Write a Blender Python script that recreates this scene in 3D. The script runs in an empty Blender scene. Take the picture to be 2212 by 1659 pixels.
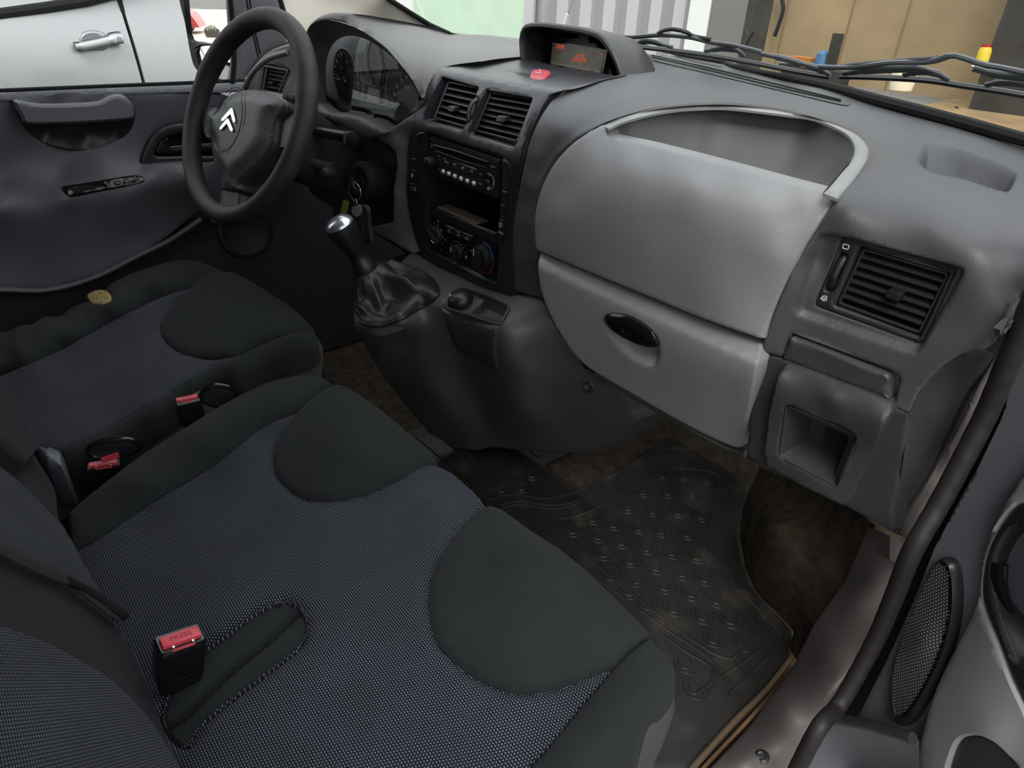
import bpy, bmesh, math, random
import numpy as np
from mathutils import Vector, Matrix, geometry
random.seed(7)
SC = bpy.context.scene
COL = SC.collection
# ------------------------------------------------------------------ camera
FPX, PX, PY = 1440.0, 1106.0, 829.5
CX_ = Vector((1456, 930, -1440)).normalized()
_y = Vector((1894, -800, 1440)).normalized()
CY_ = (_y - CX_ * _y.dot(CX_)).normalized()
CZ_ = CX_.cross(CY_)
CAM = Vector((.877, -.665, .95))
cam_d = bpy.data.cameras.new('camera'); cam = bpy.data.objects.new('camera', cam_d); COL.objects.link(cam)
cam_d.sensor_fit = 'HORIZONTAL'; cam_d.sensor_width = 36.0; cam_d.lens = 36.0 * FPX / 2212.0
cam_d.clip_start = .01; cam_d.clip_end = 200
R_ = Matrix(((CX_[0], -CX_[1], -CX_[2]), (CY_[0], -CY_[1], -CY_[2]), (CZ_[0], -CZ_[1], -CZ_[2])))
cam.matrix_world = Matrix.Translation(CAM) @ R_.to_4x4()
SC.camera = cam
# ------------------------------------------------------------------ light and exposure
SC.view_settings.view_transform = 'Standard'; SC.view_settings.look = 'None'
SC.view_settings.gamma = 1.0; SC.view_settings.use_curve_mapping = False
SC.view_settings.exposure = 0.5
world = bpy.data.worlds.new('overcast_sky'); SC.world = world; world.use_nodes = True
wn = world.node_tree; wn.nodes.clear()
wo = wn.nodes.new('ShaderNodeOutputWorld'); wb = wn.nodes.new('ShaderNodeBackground')
wg = wn.nodes.new('ShaderNodeTexGradient'); wt = wn.nodes.new('ShaderNodeTexCoord'); wr = wn.nodes.new('ShaderNodeValToRGB')
wm = wn.nodes.new('ShaderNodeSeparateXYZ'); wa = wn.nodes.new('ShaderNodeMapRange')
wn.links.new(wt.outputs['Generated'], wm.inputs[0]); wn.links.new(wm.outputs['Z'], wa.inputs['Value'])
wa.inputs['From Min'].default_value = -.1; wa.inputs['From Max'].default_value = 1.0
wn.links.new(wa.outputs[0], wr.inputs[0])
wr.color_ramp.elements[0].color = (.52, .52, .51, 1); wr.color_ramp.elements[1].color = (1.0, 1.03, 1.08, 1)
wn.links.new(wr.outputs[0], wb.inputs['Color']); wb.inputs['Strength'].default_value = 1.55
wn.links.new(wb.outputs[0], wo.inputs['Surface'])
# soft hazy sun from the passenger side, high
sun_d = bpy.data.lights.new('sun', 'SUN'); sun = bpy.data.objects.new('sun', sun_d); COL.objects.link(sun)
sun_d.energy = 1.7; sun_d.angle = math.radians(25); sun_d.color = (1.0, .97, .92)
sun.rotation_euler = Vector((.50, -.60, 1.0)).to_track_quat('Z', 'Y').to_euler(); sun.location = (3, -3, 6)

# ------------------------------------------------------------------ pixel -> world helpers
def ray(u, v):
    a, b = (u - PX) / FPX, (v - PY) / FPX
    d = (a, b, 1.0)
    return Vector((d[0]*CX_[0]+d[1]*CX_[1]+CX_[2], d[0]*CY_[0]+d[1]*CY_[1]+CY_[2], d[0]*CZ_[0]+d[1]*CZ_[1]+CZ_[2]))
def at(u, v, x=None, y=None, z=None, t=None):
    r = ray(u, v)
    if x is not None: t = (x - CAM.x) / r.x
    elif y is not None: t = (y - CAM.y) / r.y
    elif z is not None: t = (z - CAM.z) / r.z
    return CAM + r * t
def proj(p):
    q = Vector(p) - CAM
    c = (q.x*CX_[i] + q.y*CY_[i] + q.z*CZ_[i] for i in range(3))
    a, b, d = c
    return PX + FPX * a / d, PY + FPX * b / d, d
def onplane(u, v, p0, n):
    r = ray(u, v); t = (Vector(p0) - CAM).dot(n) / r.dot(n); return CAM + r * t
def zf(x0, y0, w):                       # zoomed-frame coordinates -> photo pixels
    s = w / 2212.0
    return lambda *p: [(x0 + a * s, y0 + b * s) for a, b in p]
ZA = zf(1100, 180, 600); ZB = zf(1140, 520, 600); ZC = zf(860, 130, 400); ZD = zf(860, 400, 400); ZE = zf(640, 0, 400)
ZF = zf(560, 760, 600); ZG = zf(850, 1050, 660); ZH = zf(960, 900, 800)
Z1 = zf(0, 0, 740); Z2 = zf(600, 0, 740); Z3 = zf(1300, 0, 912); Z4 = zf(640, 400, 740); Z5 = zf(1480, 480, 733.3)
Z6 = zf(0, 520, 740); Z7 = zf(0, 1000, 880); Z8 = zf(1400, 900, 1011.9)

class TPS:
    """smooth surface through points given as (u, v, {x|y|z: value}) or (u, v, Vector)"""
    def __init__(s, pts, back=(0, 1, 0), reg=2e-4):
        U, T = [], []
        for p in pts:
            u, v, c = p
            q = c if isinstance(c, Vector) else at(u, v, **c)
            U.append(((u-PX)/1000, (v-PY)/1000)); T.append(1.0 / proj(q)[2])
        U = np.array(U); n = len(U)
        K = s.k(U, U) + reg * np.eye(n); P = np.hstack([np.ones((n, 1)), U])
        A = np.zeros((n+3, n+3)); A[:n, :n] = K; A[:n, n:] = P; A[n:, :n] = P.T
        s.w = np.linalg.solve(A, np.concatenate([T, np.zeros(3)])); s.U = U; s.back = Vector(back)
    @staticmethod
    def k(a, b):
        r2 = ((a[:, None, :] - b[None, :, :])**2).sum(-1); return .5 * r2 * np.log(r2 + 1e-12)
    def __call__(s, u, v):
        q = np.array([[(u-PX)/1000, (v-PY)/1000]])
        n = len(s.U); val = (s.k(q, s.U) @ s.w[:n])[0] + s.w[n] + s.w[n+1]*q[0, 0] + s.w[n+2]*q[0, 1]
        return CAM + ray(u, v) / val
class ProfY:
    """front surface given as y = f(z)"""
    back = Vector((0, 1, 0))
    def __init__(s, f): s.f = f
    def __call__(s, u, v):
        r = ray(u, v); lo, hi = .3, 2.2
        for _ in range(40):
            t = (lo+hi)/2; p = CAM + r*t
            if p.y < s.f(p.z): lo = t
            else: hi = t
        return CAM + r*lo
class Plane:
    def __init__(s, p0, n, back=None):
        s.p0 = Vector(p0); s.n = Vector(n).normalized(); s.back = Vector(back) if back else -s.n
    def __call__(s, u, v): return onplane(u, v, s.p0, s.n)
class Off:
    """another surface shifted by d along a direction"""
    def __init__(s, base, d): s.b = base; s.back = base.back; s.d = Vector(d)
    def __call__(s, u, v): return s.b(u, v) + s.d

def cr(pts, n, closed=False):
    """Catmull-Rom through pts (tuples or Vectors), n samples evenly spaced in length"""
    P = [Vector(p) for p in pts]; m = len(P)
    out = []
    segs = m if closed else m - 1
    if segs < 1: return P
    for i in range(segs):
        p1, p2 = P[i], P[(i+1) % m]
        p0 = P[i-1] if (closed or i > 0) else p1 * 2 - p2
        p3 = P[(i+2) % m] if (closed or i + 2 < m) else p2 * 2 - p1
        for k in range(16):
            t = k / 16
            out.append(.5 * ((2*p1) + (p2-p0)*t + (2*p0-5*p1+4*p2-p3)*t*t + (3*p1-p0-3*p2+p3)*t*t*t))
    out.append(P[0].copy() if closed else P[-1].copy())
    L = [0.0]
    for a, b in zip(out, out[1:]): L.append(L[-1] + (b-a).length)
    tot = L[-1]; res = []; j = 0
    cnt = n if closed else n - 1
    for i in range(n):
        s = tot * i / cnt
        while j < len(L) - 2 and L[j+1] < s: j += 1
        f = (s - L[j]) / max(L[j+1] - L[j], 1e-12); res.append(out[j].lerp(out[j+1], min(max(f, 0), 1)))
    return res
def seg(pts, step=8):
    """straight polyline sampled every step pixels, corners kept (closed)"""
    out = []
    for i, p in enumerate(pts):
        q = pts[(i+1) % len(pts)]; d = math.dist(p, q); k = max(1, int(d/step))
        for j in range(k): out.append((p[0]+(q[0]-p[0])*j/k, p[1]+(q[1]-p[1])*j/k))
    return out
def rnd(pts, r, n=4):
    """closed polygon with rounded corners (radius in the polygon's own units)"""
    out = []; m = len(pts)
    rr = r if isinstance(r, (list, tuple)) else [r]*m
    for i in range(m):
        p = Vector(pts[i]); a = Vector(pts[i-1]) - p; b = Vector(pts[(i+1) % m]) - p
        ra = min(rr[i], a.length*.45); rb = min(rr[i], b.length*.45)
        if rr[i] <= 0: out.append(tuple(p)); continue
        A = p + a.normalized()*ra; B = p + b.normalized()*rb
        for k in range(n+1):
            t = k/n; out.append(tuple(A*(1-t)**2 + p*2*t*(1-t) + B*t*t))
    return out
def smooth_closed(pts, n=80): return [tuple(p) for p in cr(pts, n+1, True)[:-1]]
def area2(p): return sum(p[i][0]*p[(i+1) % len(p)][1] - p[(i+1) % len(p)][0]*p[i][1] for i in range(len(p)))
def inset(poly, d):
    n = len(poly); sgn = 1 if area2(poly) > 0 else -1; out = []
    for i in range(n):
        a, b, c = Vector(poly[i-1]), Vector(poly[i]), Vector(poly[(i+1) % n])
        t = (b-a).normalized() + (c-b).normalized()
        if t.length < 1e-6: t = (c-b)
        t.normalize(); nn = Vector((-t.y, t.x)) * sgn
        out.append(tuple(b + nn*d))
    return out
def inside(p, poly):
    c = False; x, y = p[0], p[1]; j = len(poly)-1
    for i in range(len(poly)):
        xi, yi = poly[i][0], poly[i][1]; xj, yj = poly[j][0], poly[j][1]
        if (yi > y) != (yj > y) and x < (xj-xi)*(y-yi)/(yj-yi)+xi: c = not c
        j = i
    return c
def pdist(p, poly, closed=True):
    best = 1e9; n = len(poly)
    for i in range(n if closed else n-1):
        ax, ay = poly[i][0], poly[i][1]; bx, by = poly[(i+1) % n][0], poly[(i+1) % n][1]
        dx, dy = bx-ax, by-ay; l = dx*dx+dy*dy
        t = 0 if l == 0 else max(0, min(1, ((p[0]-ax)*dx+(p[1]-ay)*dy)/l))
        best = min(best, math.hypot(p[0]-ax-t*dx, p[1]-ay-t*dy))
    return best
def sm(t): t = max(0.0, min(1.0, t)); return t*t*(3-2*t)

# ------------------------------------------------------------------ objects
def link(o, parent=None):
    COL.objects.link(o)
    if parent is not None:
        o.parent = parent; o.matrix_parent_inverse = parent.matrix_world.inverted()
    return o
def mesh(name, vs, fs, mat, parent=None, smooth=True, auto=None):
    m = bpy.data.meshes.new(name); m.from_pydata([tuple(v) for v in vs], [], fs); m.validate(); m.update()
    if mat: m.materials.append(mat)
    for p in m.polygons: p.use_smooth = smooth
    if auto is not None: sharp(m, auto)
    o = bpy.data.objects.new(name, m)
    if parent is not None:
        r = parent
        while r.parent: r = r.parent
        m.transform(r.matrix_world.inverted() if r.type == 'EMPTY' else Matrix.Identity(4)); o.parent = parent
    COL.objects.link(o); return o
def sharp(m, deg=35):
    bm = bmesh.new(); bm.from_mesh(m); a = math.radians(deg)
    bm.normal_update()
    for e in bm.edges:
        if len(e.link_faces) == 2: e.smooth = e.calc_face_angle(0) < a
    bm.to_mesh(m); bm.free()
def root(name, loc, label, cat, group=None, kind=None):
    o = bpy.data.objects.new(name, None); COL.objects.link(o); o.location = loc; o.empty_display_size = .05
    o.matrix_world = Matrix.Translation(Vector(loc)); o['label'] = label; o['category'] = cat
    if group: o['group'] = group
    if kind: o['kind'] = kind
    return o
def tag(o, label, cat, group=None, kind=None):
    o['label'] = label; o['category'] = cat
    if group: o['group'] = group
    if kind: o['kind'] = kind
    return o
class MB:
    """collects shapes (world space) and builds them as one mesh"""
    def __init__(s): s.v = []; s.f = []
    def add(s, vs, fs): k = len(s.v); s.v += [Vector(v) for v in vs]; s.f += [tuple(i+k for i in f) for f in fs]; return s
    def grid(s, rows, closed=False, flip=False):
        n = len(rows); m = len(rows[0]); fs = []
        for i in range(n-1):
            for j in range(m if closed else m-1):
                q = (i*m+j, i*m+(j+1) % m, (i+1)*m+(j+1) % m, (i+1)*m+j); fs.append(q[::-1] if flip else q)
        return s.add([p for r in rows for p in r], fs)
    def box(s, c, sz, M=None, bev=0.0):
        bm = bmesh.new(); bmesh.ops.create_cube(bm, size=1.0)
        for v in bm.verts: v.co = Vector((v.co.x*sz[0], v.co.y*sz[1], v.co.z*sz[2]))
        if bev > 0: bmesh.ops.bevel(bm, geom=bm.edges[:], offset=bev, segments=2, profile=.6, affect='EDGES')
        bm.verts.index_update(); M = M or Matrix.Identity(3)
        s.add([M @ v.co + Vector(c) for v in bm.verts], [tuple(v.index for v in f.verts) for f in bm.faces]); bm.free(); return s
    def prism(s, pts, vec, cap=True):
        """closed outline of 3D points extruded along vec"""
        n = len(pts); A = [Vector(p) for p in pts]; B = [p + Vector(vec) for p in A]
        fs = [(i, (i+1) % n, n+(i+1) % n, n+i) for i in range(n)]
        if cap: fs += [tuple(range(n))[::-1], tuple(range(n, 2*n))]
        return s.add(A+B, fs)
    def tube(s, path, r, k=10, closed=False, cap=True, flat=None):
        P = [Vector(p) for p in path]; n = len(P); rr = r if isinstance(r, (list, tuple)) else [r]*n
        rows = []; up = None
        for i in range(n):
            a = P[i-1] if (i > 0 or closed) else P[i]; b = P[(i+1) % n] if (i < n-1 or closed) else P[i]
            t = (b-a).normalized()
            if up is None:
                up = t.orthogonal().normalized() if flat is None else (Vector(flat) - t*t.dot(Vector(flat))).normalized()
            up = (up - t*t.dot(up)).normalized(); w = t.cross(up)
            ra = rr[i]; rb = ra
            if isinstance(ra, tuple): ra, rb = ra
            rows.append([P[i] + up*ra*math.cos(2*math.pi*j/k) + w*rb*math.sin(2*math.pi*j/k) for j in range(k)])
        if closed: rows.append(rows[0])
        s.grid(rows, True)
        if cap and not closed:
            s.add(rows[0], [tuple(range(k))]); s.add(rows[-1], [tuple(range(k))[::-1]])
        return s
    def lathe(s, prof, o, axis, k=32, ref=None):
        """prof = [(radius, height)], around axis at o"""
        ax = Vector(axis).normalized(); a = (Vector(ref) - ax*ax.dot(Vector(ref))).normalized() if ref else ax.orthogonal().normalized(); b = ax.cross(a); o = Vector(o)
        rows = [[o + ax*h + (a*math.cos(2*math.pi*j/k) + b*math.sin(2*math.pi*j/k))*max(r, 1e-5) for j in range(k)] for r, h in prof]
        s.grid(rows, True); return s
    def build(s, name, mat, parent=None, smooth=True, auto=35, weld=True):
        o = mesh(name, s.v, s.f, mat, parent, smooth)
        bm = bmesh.new(); bm.from_mesh(o.data)
        if weld: bmesh.ops.remove_doubles(bm, verts=bm.verts, dist=1e-6)
        bmesh.ops.recalc_face_normals(bm, faces=bm.faces)
        if auto is not None and smooth:
            bm.normal_update()
            for e in bm.edges:
                if len(e.link_faces) == 2: e.smooth = e.calc_face_angle(0) < math.radians(auto)
        bm.to_mesh(o.data); bm.free(); return o
def panel_geo(mb, outline, surf, holes=(), step=12, edge=None, skirt=.01, hole_skirt=None, fn=None, dense=()):
    """fill a pixel outline (with holes) on a surface; rounded border edge=(px, metres); skirt runs back from the border"""
    outline = [tuple(p)[:2] for p in outline]; holes = [[tuple(p)[:2] for p in h] for h in holes]
    V2, E, back = [], [], []
    def loop(poly, b, con=True):
        k = len(V2)
        for p in poly: V2.append(Vector(p)); back.append(b)
        if con: E.extend([(k+i, k+(i+1) % len(poly)) for i in range(len(poly))])
        return k
    e = edge or (0, 0)
    loop(outline, e[1])
    for h in holes: loop(h, e[1])
    if e[0]:
        for f, bb in ((.35, .45), (1.0, 0.0)):
            for p in inset(outline, e[0]*f):
                if inside(p, outline) and pdist(p, outline) > e[0]*f*.6 and all(pdist(p, h) > e[0]*f*.9 and not inside(p, h) for h in holes): V2.append(Vector(p)); back.append(e[1]*bb)
            for h in holes:
                for p in inset(h, -e[0]*f):
                    if inside(p, outline) and pdist(p, outline) > e[0]*f*.9 and pdist(p, h) > e[0]*f*.6: V2.append(Vector(p)); back.append(e[1]*bb)
    xs = [p[0] for p in outline]; ys = [p[1] for p in outline]
    lim = max(e[0]*1.25, step*.4)
    y = min(ys) + step*.5; row = 0
    while y < max(ys):
        x = min(xs) + step*(.25 + .5*(row % 2))
        while x < max(xs):
            if inside((x, y), outline) and pdist((x, y), outline) > lim and all(not inside((x, y), h) and pdist((x, y), h) > lim for h in holes):
                V2.append(Vector((x, y))); back.append(0.0)
            x += step
        y += step*.87; row += 1
    for dp, ds_ in dense:
        xs2 = [p[0] for p in dp]; ys2 = [p[1] for p in dp]; y = min(ys2)
        while y < max(ys2):
            x = min(xs2) + (ds_*.5 if int(y/ds_) % 2 else 0)
            while x < max(xs2):
                if inside((x, y), dp) and inside((x, y), outline) and all(not inside((x, y), h) and pdist((x, y), h) > lim for h in holes): V2.append(Vector((x, y))); back.append(0.0)
                x += ds_
            y += ds_*.87
    vo, eo, fo, ov, oe, of = geometry.delaunay_2d_cdt(V2, E, [], 0, 1e-4)
    bv = surf.back
    P = []
    for i, p in enumerate(vo):
        q = surf(p.x, p.y)
        b = max([back[j] for j in ov[i]], default=0) if ov[i] else 0
        q = q + bv * b
        if fn: q = q + fn(p.x, p.y, q)
        P.append(q)
    fs = []
    for f in fo:
        c = sum((vo[i] for i in f), Vector((0, 0)))/len(f)
        if inside(c, outline) and not any(inside(c, h) for h in holes): fs.append(tuple(f)[::-1])
    mb.add(P, fs)
    def sk(poly, d):
        if not d: return
        dv = d if isinstance(d, Vector) else bv*d
        A = []
        for p in poly:
            q = surf(*p) + bv*e[1]
            if fn: q = q + fn(p[0], p[1], q)
            A.append(q)
        n = len(A); mb.add(A + [a+dv for a in A], [(i, (i+1) % n, n+(i+1) % n, n+i) for i in range(n)])
    sk(outline, skirt)
    for h in holes: sk(h, hole_skirt if hole_skirt is not None else skirt)
    return mb
def panel(name, outline, surf, mat, parent=None, weld=True, auto=40, **k):
    mb = MB(); panel_geo(mb, outline, surf, **k)
    return mb.build(name, mat, parent, auto=auto, weld=weld)
def pxloft(name, rows, mat, parent=None, nu=40, nv=20, fn=None, thick=0, back=(0, 1, 0), auto=60, flip=False):
    """rows = [(pixel points, constraint dict or list of them)]; smooth sheet through them"""
    R = []
    for pts, c in rows:
        q = [at(p[0], p[1], **(c[i] if isinstance(c, list) else c)) if not isinstance(p, Vector) else p for i, p in enumerate(pts)]
        R.append(cr(q, nu))
    return sheet(name, R, mat, parent, nv, fn, thick, back, auto)
def sheet(name, R, mat, parent=None, nv=20, fn=None, thick=0, back=(0, 1, 0), auto=60):
    nu = len(R[0]); cols = [cr([r[j] for r in R], nv) for j in range(nu)]
    G = [[cols[j][i] for j in range(nu)] for i in range(nv)]
    if fn: G = [[p + fn(p) for p in r] for r in G]
    mb = MB().grid(G)
    if thick:
        b = Vector(back)*thick
        bd = G[0] + [G[i][-1] for i in range(1, nv)] + G[-1][::-1][1:] + [G[i][0] for i in range(nv-2, 0, -1)]
        n = len(bd); mb.add(bd + [p+b for p in bd], [(i, (i+1) % n, n+(i+1) % n, n+i) for i in range(n)])
    return mb.build(name, mat, parent, auto=auto)
FONT_CACHE = {}
def text(s, origin, right, up, h, mat, parent, name='lettering', ext=.0002, align='LEFT', spacing=1.0, sx=1.0):
    key = (s, align, spacing)
    c = bpy.data.curves.new(name, 'FONT'); c.body = s; c.size = 1.0; c.align_x = align; c.align_y = 'CENTER'; c.extrude = 0; c.space_character = spacing
    o = bpy.data.objects.new('tmp', c); COL.objects.link(o)
    dg = bpy.context.evaluated_depsgraph_get(); m = bpy.data.meshes.new_from_object(o.evaluated_get(dg)); COL.objects.unlink(o); bpy.data.objects.remove(o)
    r = Vector(right).normalized(); u = Vector(up); u = (u - r*u.dot(r)).normalized(); n = r.cross(u)
    vs = [Vector(origin) + r*(v.co.x*h*sx) + u*(v.co.y*h) + n*ext for v in m.vertices]; fs = [tuple(p.vertices) for p in m.polygons]
    bpy.data.meshes.remove(m)
    return vs, fs, n
def letters(items, mat, parent, name='lettering'):
    """items = [(string, origin, right, up, height)] -> one mesh of printed characters"""
    for it in items:
        s, o, r, u, h = it[:5]; al = it[5] if len(it) > 5 else 'CENTER'; sx = it[6] if len(it) > 6 else 1.0
        vs, fs, n = text(s, o, r, u, h, mat, parent, align=al, sx=sx)
        q = mesh(name, vs, fs, mat, parent, smooth=False)
    return q
def ring_pts(c, a, b, r1, r2=None, n=24, a0=0, a1=2*math.pi):
    r2 = r2 or r1
    return [Vector(c) + Vector(a)*r1*math.cos(a0+(a1-a0)*i/n) + Vector(b)*r2*math.sin(a0+(a1-a0)*i/n) for i in range(n + (0 if abs(a1-a0-2*math.pi) < 1e-6 else 1))]

# ------------------------------------------------------------------ materials
def mat(name, col, rough=.6, metal=0, spec=.5, bump=None, coat=0, mottle=None, sheen=0):
    """bump=(kind, scale per metre, strength, distance); mottle=(scale, amount)"""
    m = bpy.data.materials.new(name); m.use_nodes = True; nt = m.node_tree; b = nt.nodes['Principled BSDF']
    b.inputs['Base Color'].default_value = (*col, 1); b.inputs['Roughness'].default_value = rough; b.inputs['Metallic'].default_value = metal
    b.inputs['Specular IOR Level'].default_value = spec; b.inputs['Coat Weight'].default_value = coat
    if sheen: b.inputs['Sheen Weight'].default_value = sheen
    tc = nt.nodes.new('ShaderNodeTexCoord'); geo = nt.nodes.new('ShaderNodeNewGeometry')
    pos = geo.outputs['Position']
    if mottle:
        n = nt.nodes.new('ShaderNodeTexNoise'); n.inputs['Scale'].default_value = mottle[0]; n.inputs['Detail'].default_value = 6
        nt.links.new(pos, n.inputs['Vector'])
        r = nt.nodes.new('ShaderNodeMapRange'); r.inputs['From Min'].default_value = .3; r.inputs['From Max'].default_value = .7
        r.inputs['To Min'].default_value = 1-mottle[1]; r.inputs['To Max'].default_value = 1+mottle[1]; nt.links.new(n.outputs['Fac'], r.inputs['Value'])
        h = nt.nodes.new('ShaderNodeVectorMath'); h.operation = 'SCALE'; h.inputs[0].default_value = col
        nt.links.new(r.outputs[0], h.inputs['Scale']); nt.links.new(h.outputs[0], b.inputs['Base Color'])
        if len(mottle) > 2:
            mx = nt.nodes.new('ShaderNodeMix'); mx.data_type = 'RGBA'; n2 = nt.nodes.new('ShaderNodeTexNoise'); n2.inputs['Scale'].default_value = mottle[3]; n2.inputs['Detail'].default_value = 8
            nt.links.new(pos, n2.inputs['Vector']); r2 = nt.nodes.new('ShaderNodeMapRange'); r2.inputs['From Min'].default_value = mottle[4]; r2.inputs['From Max'].default_value = mottle[4]+.15
            nt.links.new(n2.outputs['Fac'], r2.inputs['Value']); nt.links.new(r2.outputs[0], mx.inputs[0]); nt.links.new(h.outputs[0], mx.inputs[6]); mx.inputs[7].default_value = (*mottle[2], 1)
            nt.links.new(mx.outputs[2], b.inputs['Base Color'])
    if bump:
        k, sc, st, di = bump
        bp = nt.nodes.new('ShaderNodeBump'); bp.inputs['Strength'].default_value = st; bp.inputs['Distance'].default_value = di
        if k == 'leather':
            t = nt.nodes.new('ShaderNodeTexVoronoi'); t.feature = 'SMOOTH_F1'; t.inputs['Scale'].default_value = sc; nt.links.new(pos, t.inputs['Vector']); nt.links.new(t.outputs['Distance'], bp.inputs['Height'])
        else:
            t = nt.nodes.new('ShaderNodeTexNoise'); t.inputs['Scale'].default_value = sc; t.inputs['Detail'].default_value = 4; nt.links.new(pos, t.inputs['Vector']); nt.links.new(t.outputs['Fac'], bp.inputs['Height'])
        nt.links.new(bp.outputs[0], b.inputs['Normal'])
    return m
def emit(name, col, s):
    m = bpy.data.materials.new(name); m.use_nodes = True; b = m.node_tree.nodes['Principled BSDF']
    b.inputs['Base Color'].default_value = (0, 0, 0, 1); b.inputs['Emission Color'].default_value = (*col, 1); b.inputs['Emission Strength'].default_value = s; return m
def glassy(name, tint=(1, 1, 1), rough=0.0, ior=1.45, dens=1.0):
    """thin pane: see-through with mirror reflections that grow towards grazing angles"""
    m = bpy.data.materials.new(name); m.use_nodes = True; nt = m.node_tree; nt.nodes.clear()
    o = nt.nodes.new('ShaderNodeOutputMaterial'); t = nt.nodes.new('ShaderNodeBsdfTransparent'); g = nt.nodes.new('ShaderNodeBsdfGlossy'); x = nt.nodes.new('ShaderNodeMixShader')
    t.inputs[0].default_value = (*tint, 1); g.inputs['Roughness'].default_value = rough
    ge = nt.nodes.new('ShaderNodeNewGeometry'); d = nt.nodes.new('ShaderNodeVectorMath'); d.operation = 'DOT_PRODUCT'; nt.links.new(ge.outputs['Incoming'], d.inputs[0]); nt.links.new(ge.outputs['Normal'], d.inputs[1])
    def mm(op, a, c):
        n = nt.nodes.new('ShaderNodeMath'); n.operation = op
        for i, q in enumerate((a, c)):
            if isinstance(q, (int, float)): n.inputs[i].default_value = q
            elif q is not None: nt.links.new(q, n.inputs[i])
        return n.outputs[0]
    k = mm('POWER', mm('SUBTRACT', 1.0, mm('ABSOLUTE', d.outputs['Value'], None)), 5.0)
    r0 = ((ior-1)/(ior+1))**2 * 1.6 * dens
    f = mm('ADD', mm('MULTIPLY', k, .9), r0)
    nt.links.new(f, x.inputs[0]); nt.links.new(t.outputs[0], x.inputs[1]); nt.links.new(g.outputs[0], x.inputs[2]); nt.links.new(x.outputs[0], o.inputs[0]); return m
def weave(name, base, dot, pitch, axes, rowpitch=None, dotw=.45, rough=.95, ribs=False):
    """knitted cloth: rows of light flecks (or fine ribs) laid out in metres on the cloth's own axes"""
    m = bpy.data.materials.new(name); m.use_nodes = True; nt = m.node_tree; b = nt.nodes['Principled BSDF']; L = nt.links
    b.inputs['Roughness'].default_value = rough; b.inputs['Specular IOR Level'].default_value = .2; b.inputs['Sheen Weight'].default_value = .02
    geo = nt.nodes.new('ShaderNodeNewGeometry'); sep = nt.nodes.new('ShaderNodeSeparateXYZ'); L.new(geo.outputs['Position'], sep.inputs[0])
    def M(op, a, c=None, d=None):
        n = nt.nodes.new('ShaderNodeMath'); n.operation = op
        for i, q in enumerate((a, c, d)):
            if q is None: continue
            if isinstance(q, (int, float)): n.inputs[i].default_value = q
            else: L.new(q, n.inputs[i])
        return n.outputs[0]
    A, B = sep.outputs[axes[0]], sep.outputs[axes[1]]
    rp = rowpitch or pitch
    if ribs:
        s = M('SINE', M('MULTIPLY', A, 2*math.pi/pitch)); fac = M('MULTIPLY_ADD', s, .5, .5)
    else:
        row = M('FLOOR', M('MULTIPLY', A, 1/rp)); sh = M('MULTIPLY', M('MODULO', row, 2.0), .5)
        fb = M('FRACT', M('ADD', M('MULTIPLY', B, 1/pitch), sh)); fa = M('FRACT', M('MULTIPLY', A, 1/rp))
        da = M('ABSOLUTE', M('SUBTRACT', fa, .5)); db = M('ABSOLUTE', M('SUBTRACT', fb, .5))
        fac = M('MULTIPLY', M('LESS_THAN', da, dotw*.5), M('LESS_THAN', db, dotw*.62))
    n = nt.nodes.new('ShaderNodeTexNoise'); n.inputs['Scale'].default_value = 14; n.inputs['Detail'].default_value = 5; L.new(geo.outputs['Position'], n.inputs['Vector'])
    n2 = nt.nodes.new('ShaderNodeTexNoise'); n2.inputs['Scale'].default_value = 900; n2.inputs['Detail'].default_value = 2; L.new(geo.outputs['Position'], n2.inputs['Vector'])
    mx = nt.nodes.new('ShaderNodeMix'); mx.data_type = 'RGBA'; L.new(fac, mx.inputs[0]); mx.inputs[6].default_value = (*base, 1); mx.inputs[7].default_value = (*dot, 1)
    k = M('MULTIPLY', M('MULTIPLY_ADD', n.outputs['Fac'], .7, .65), M('MULTIPLY_ADD', n2.outputs['Fac'], .5, .75))
    sc = nt.nodes.new('ShaderNodeVectorMath'); sc.operation = 'SCALE'; L.new(mx.outputs[2], sc.inputs[0]); L.new(k, sc.inputs['Scale']); L.new(sc.outputs[0], b.inputs['Base Color'])
    bp = nt.nodes.new('ShaderNodeBump'); bp.inputs['Strength'].default_value = .4; bp.inputs['Distance'].default_value = .0006
    L.new(M('ADD', fac, M('MULTIPLY', n2.outputs['Fac'], .5)), bp.inputs['Height']); L.new(bp.outputs[0], b.inputs['Normal'])
    return m
M_ = {}
M_['dash'] = mat('dark_grey_grained_plastic', (.058, .060, .064), .5, bump=('leather', 700, .25, .0006), mottle=(9, .08))
M_['dash2'] = mat('charcoal_grained_plastic', (.032, .034, .036), .5, bump=('leather', 700, .25, .0006), mottle=(12, .12))
M_['silver'] = mat('light_grey_grained_plastic', (.235, .238, .24), .44, bump=('leather', 650, .3, .0007), mottle=(8, .04))
M_['bin'] = mat('mid_grey_tray_plastic', (.105, .105, .104), .6, bump=('noise', 1200, .2, .0004), mottle=(10, .08))
M_['trim'] = mat('warm_grey_grained_plastic', (.125, .125, .122), .52, bump=('leather', 700, .25, .0006), mottle=(9, .06))
M_['black'] = mat('satin_black_plastic', (.012, .0125, .0135), .38)
M_['fascia'] = mat('blue_black_fascia_plastic', (.016, .018, .022), .31, bump=('noise', 2500, .1, .0002))
M_['gloss'] = mat('gloss_black_plastic', (.006, .006, .007), .15)
M_['vent'] = mat('black_vent_plastic', (.022, .022, .023), .42)
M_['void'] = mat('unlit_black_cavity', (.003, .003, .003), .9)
M_['chrome'] = mat('chrome', (.75, .77, .8), .12, 1)
M_['white'] = mat('white_print', (.7, .7, .7), .5)
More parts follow.
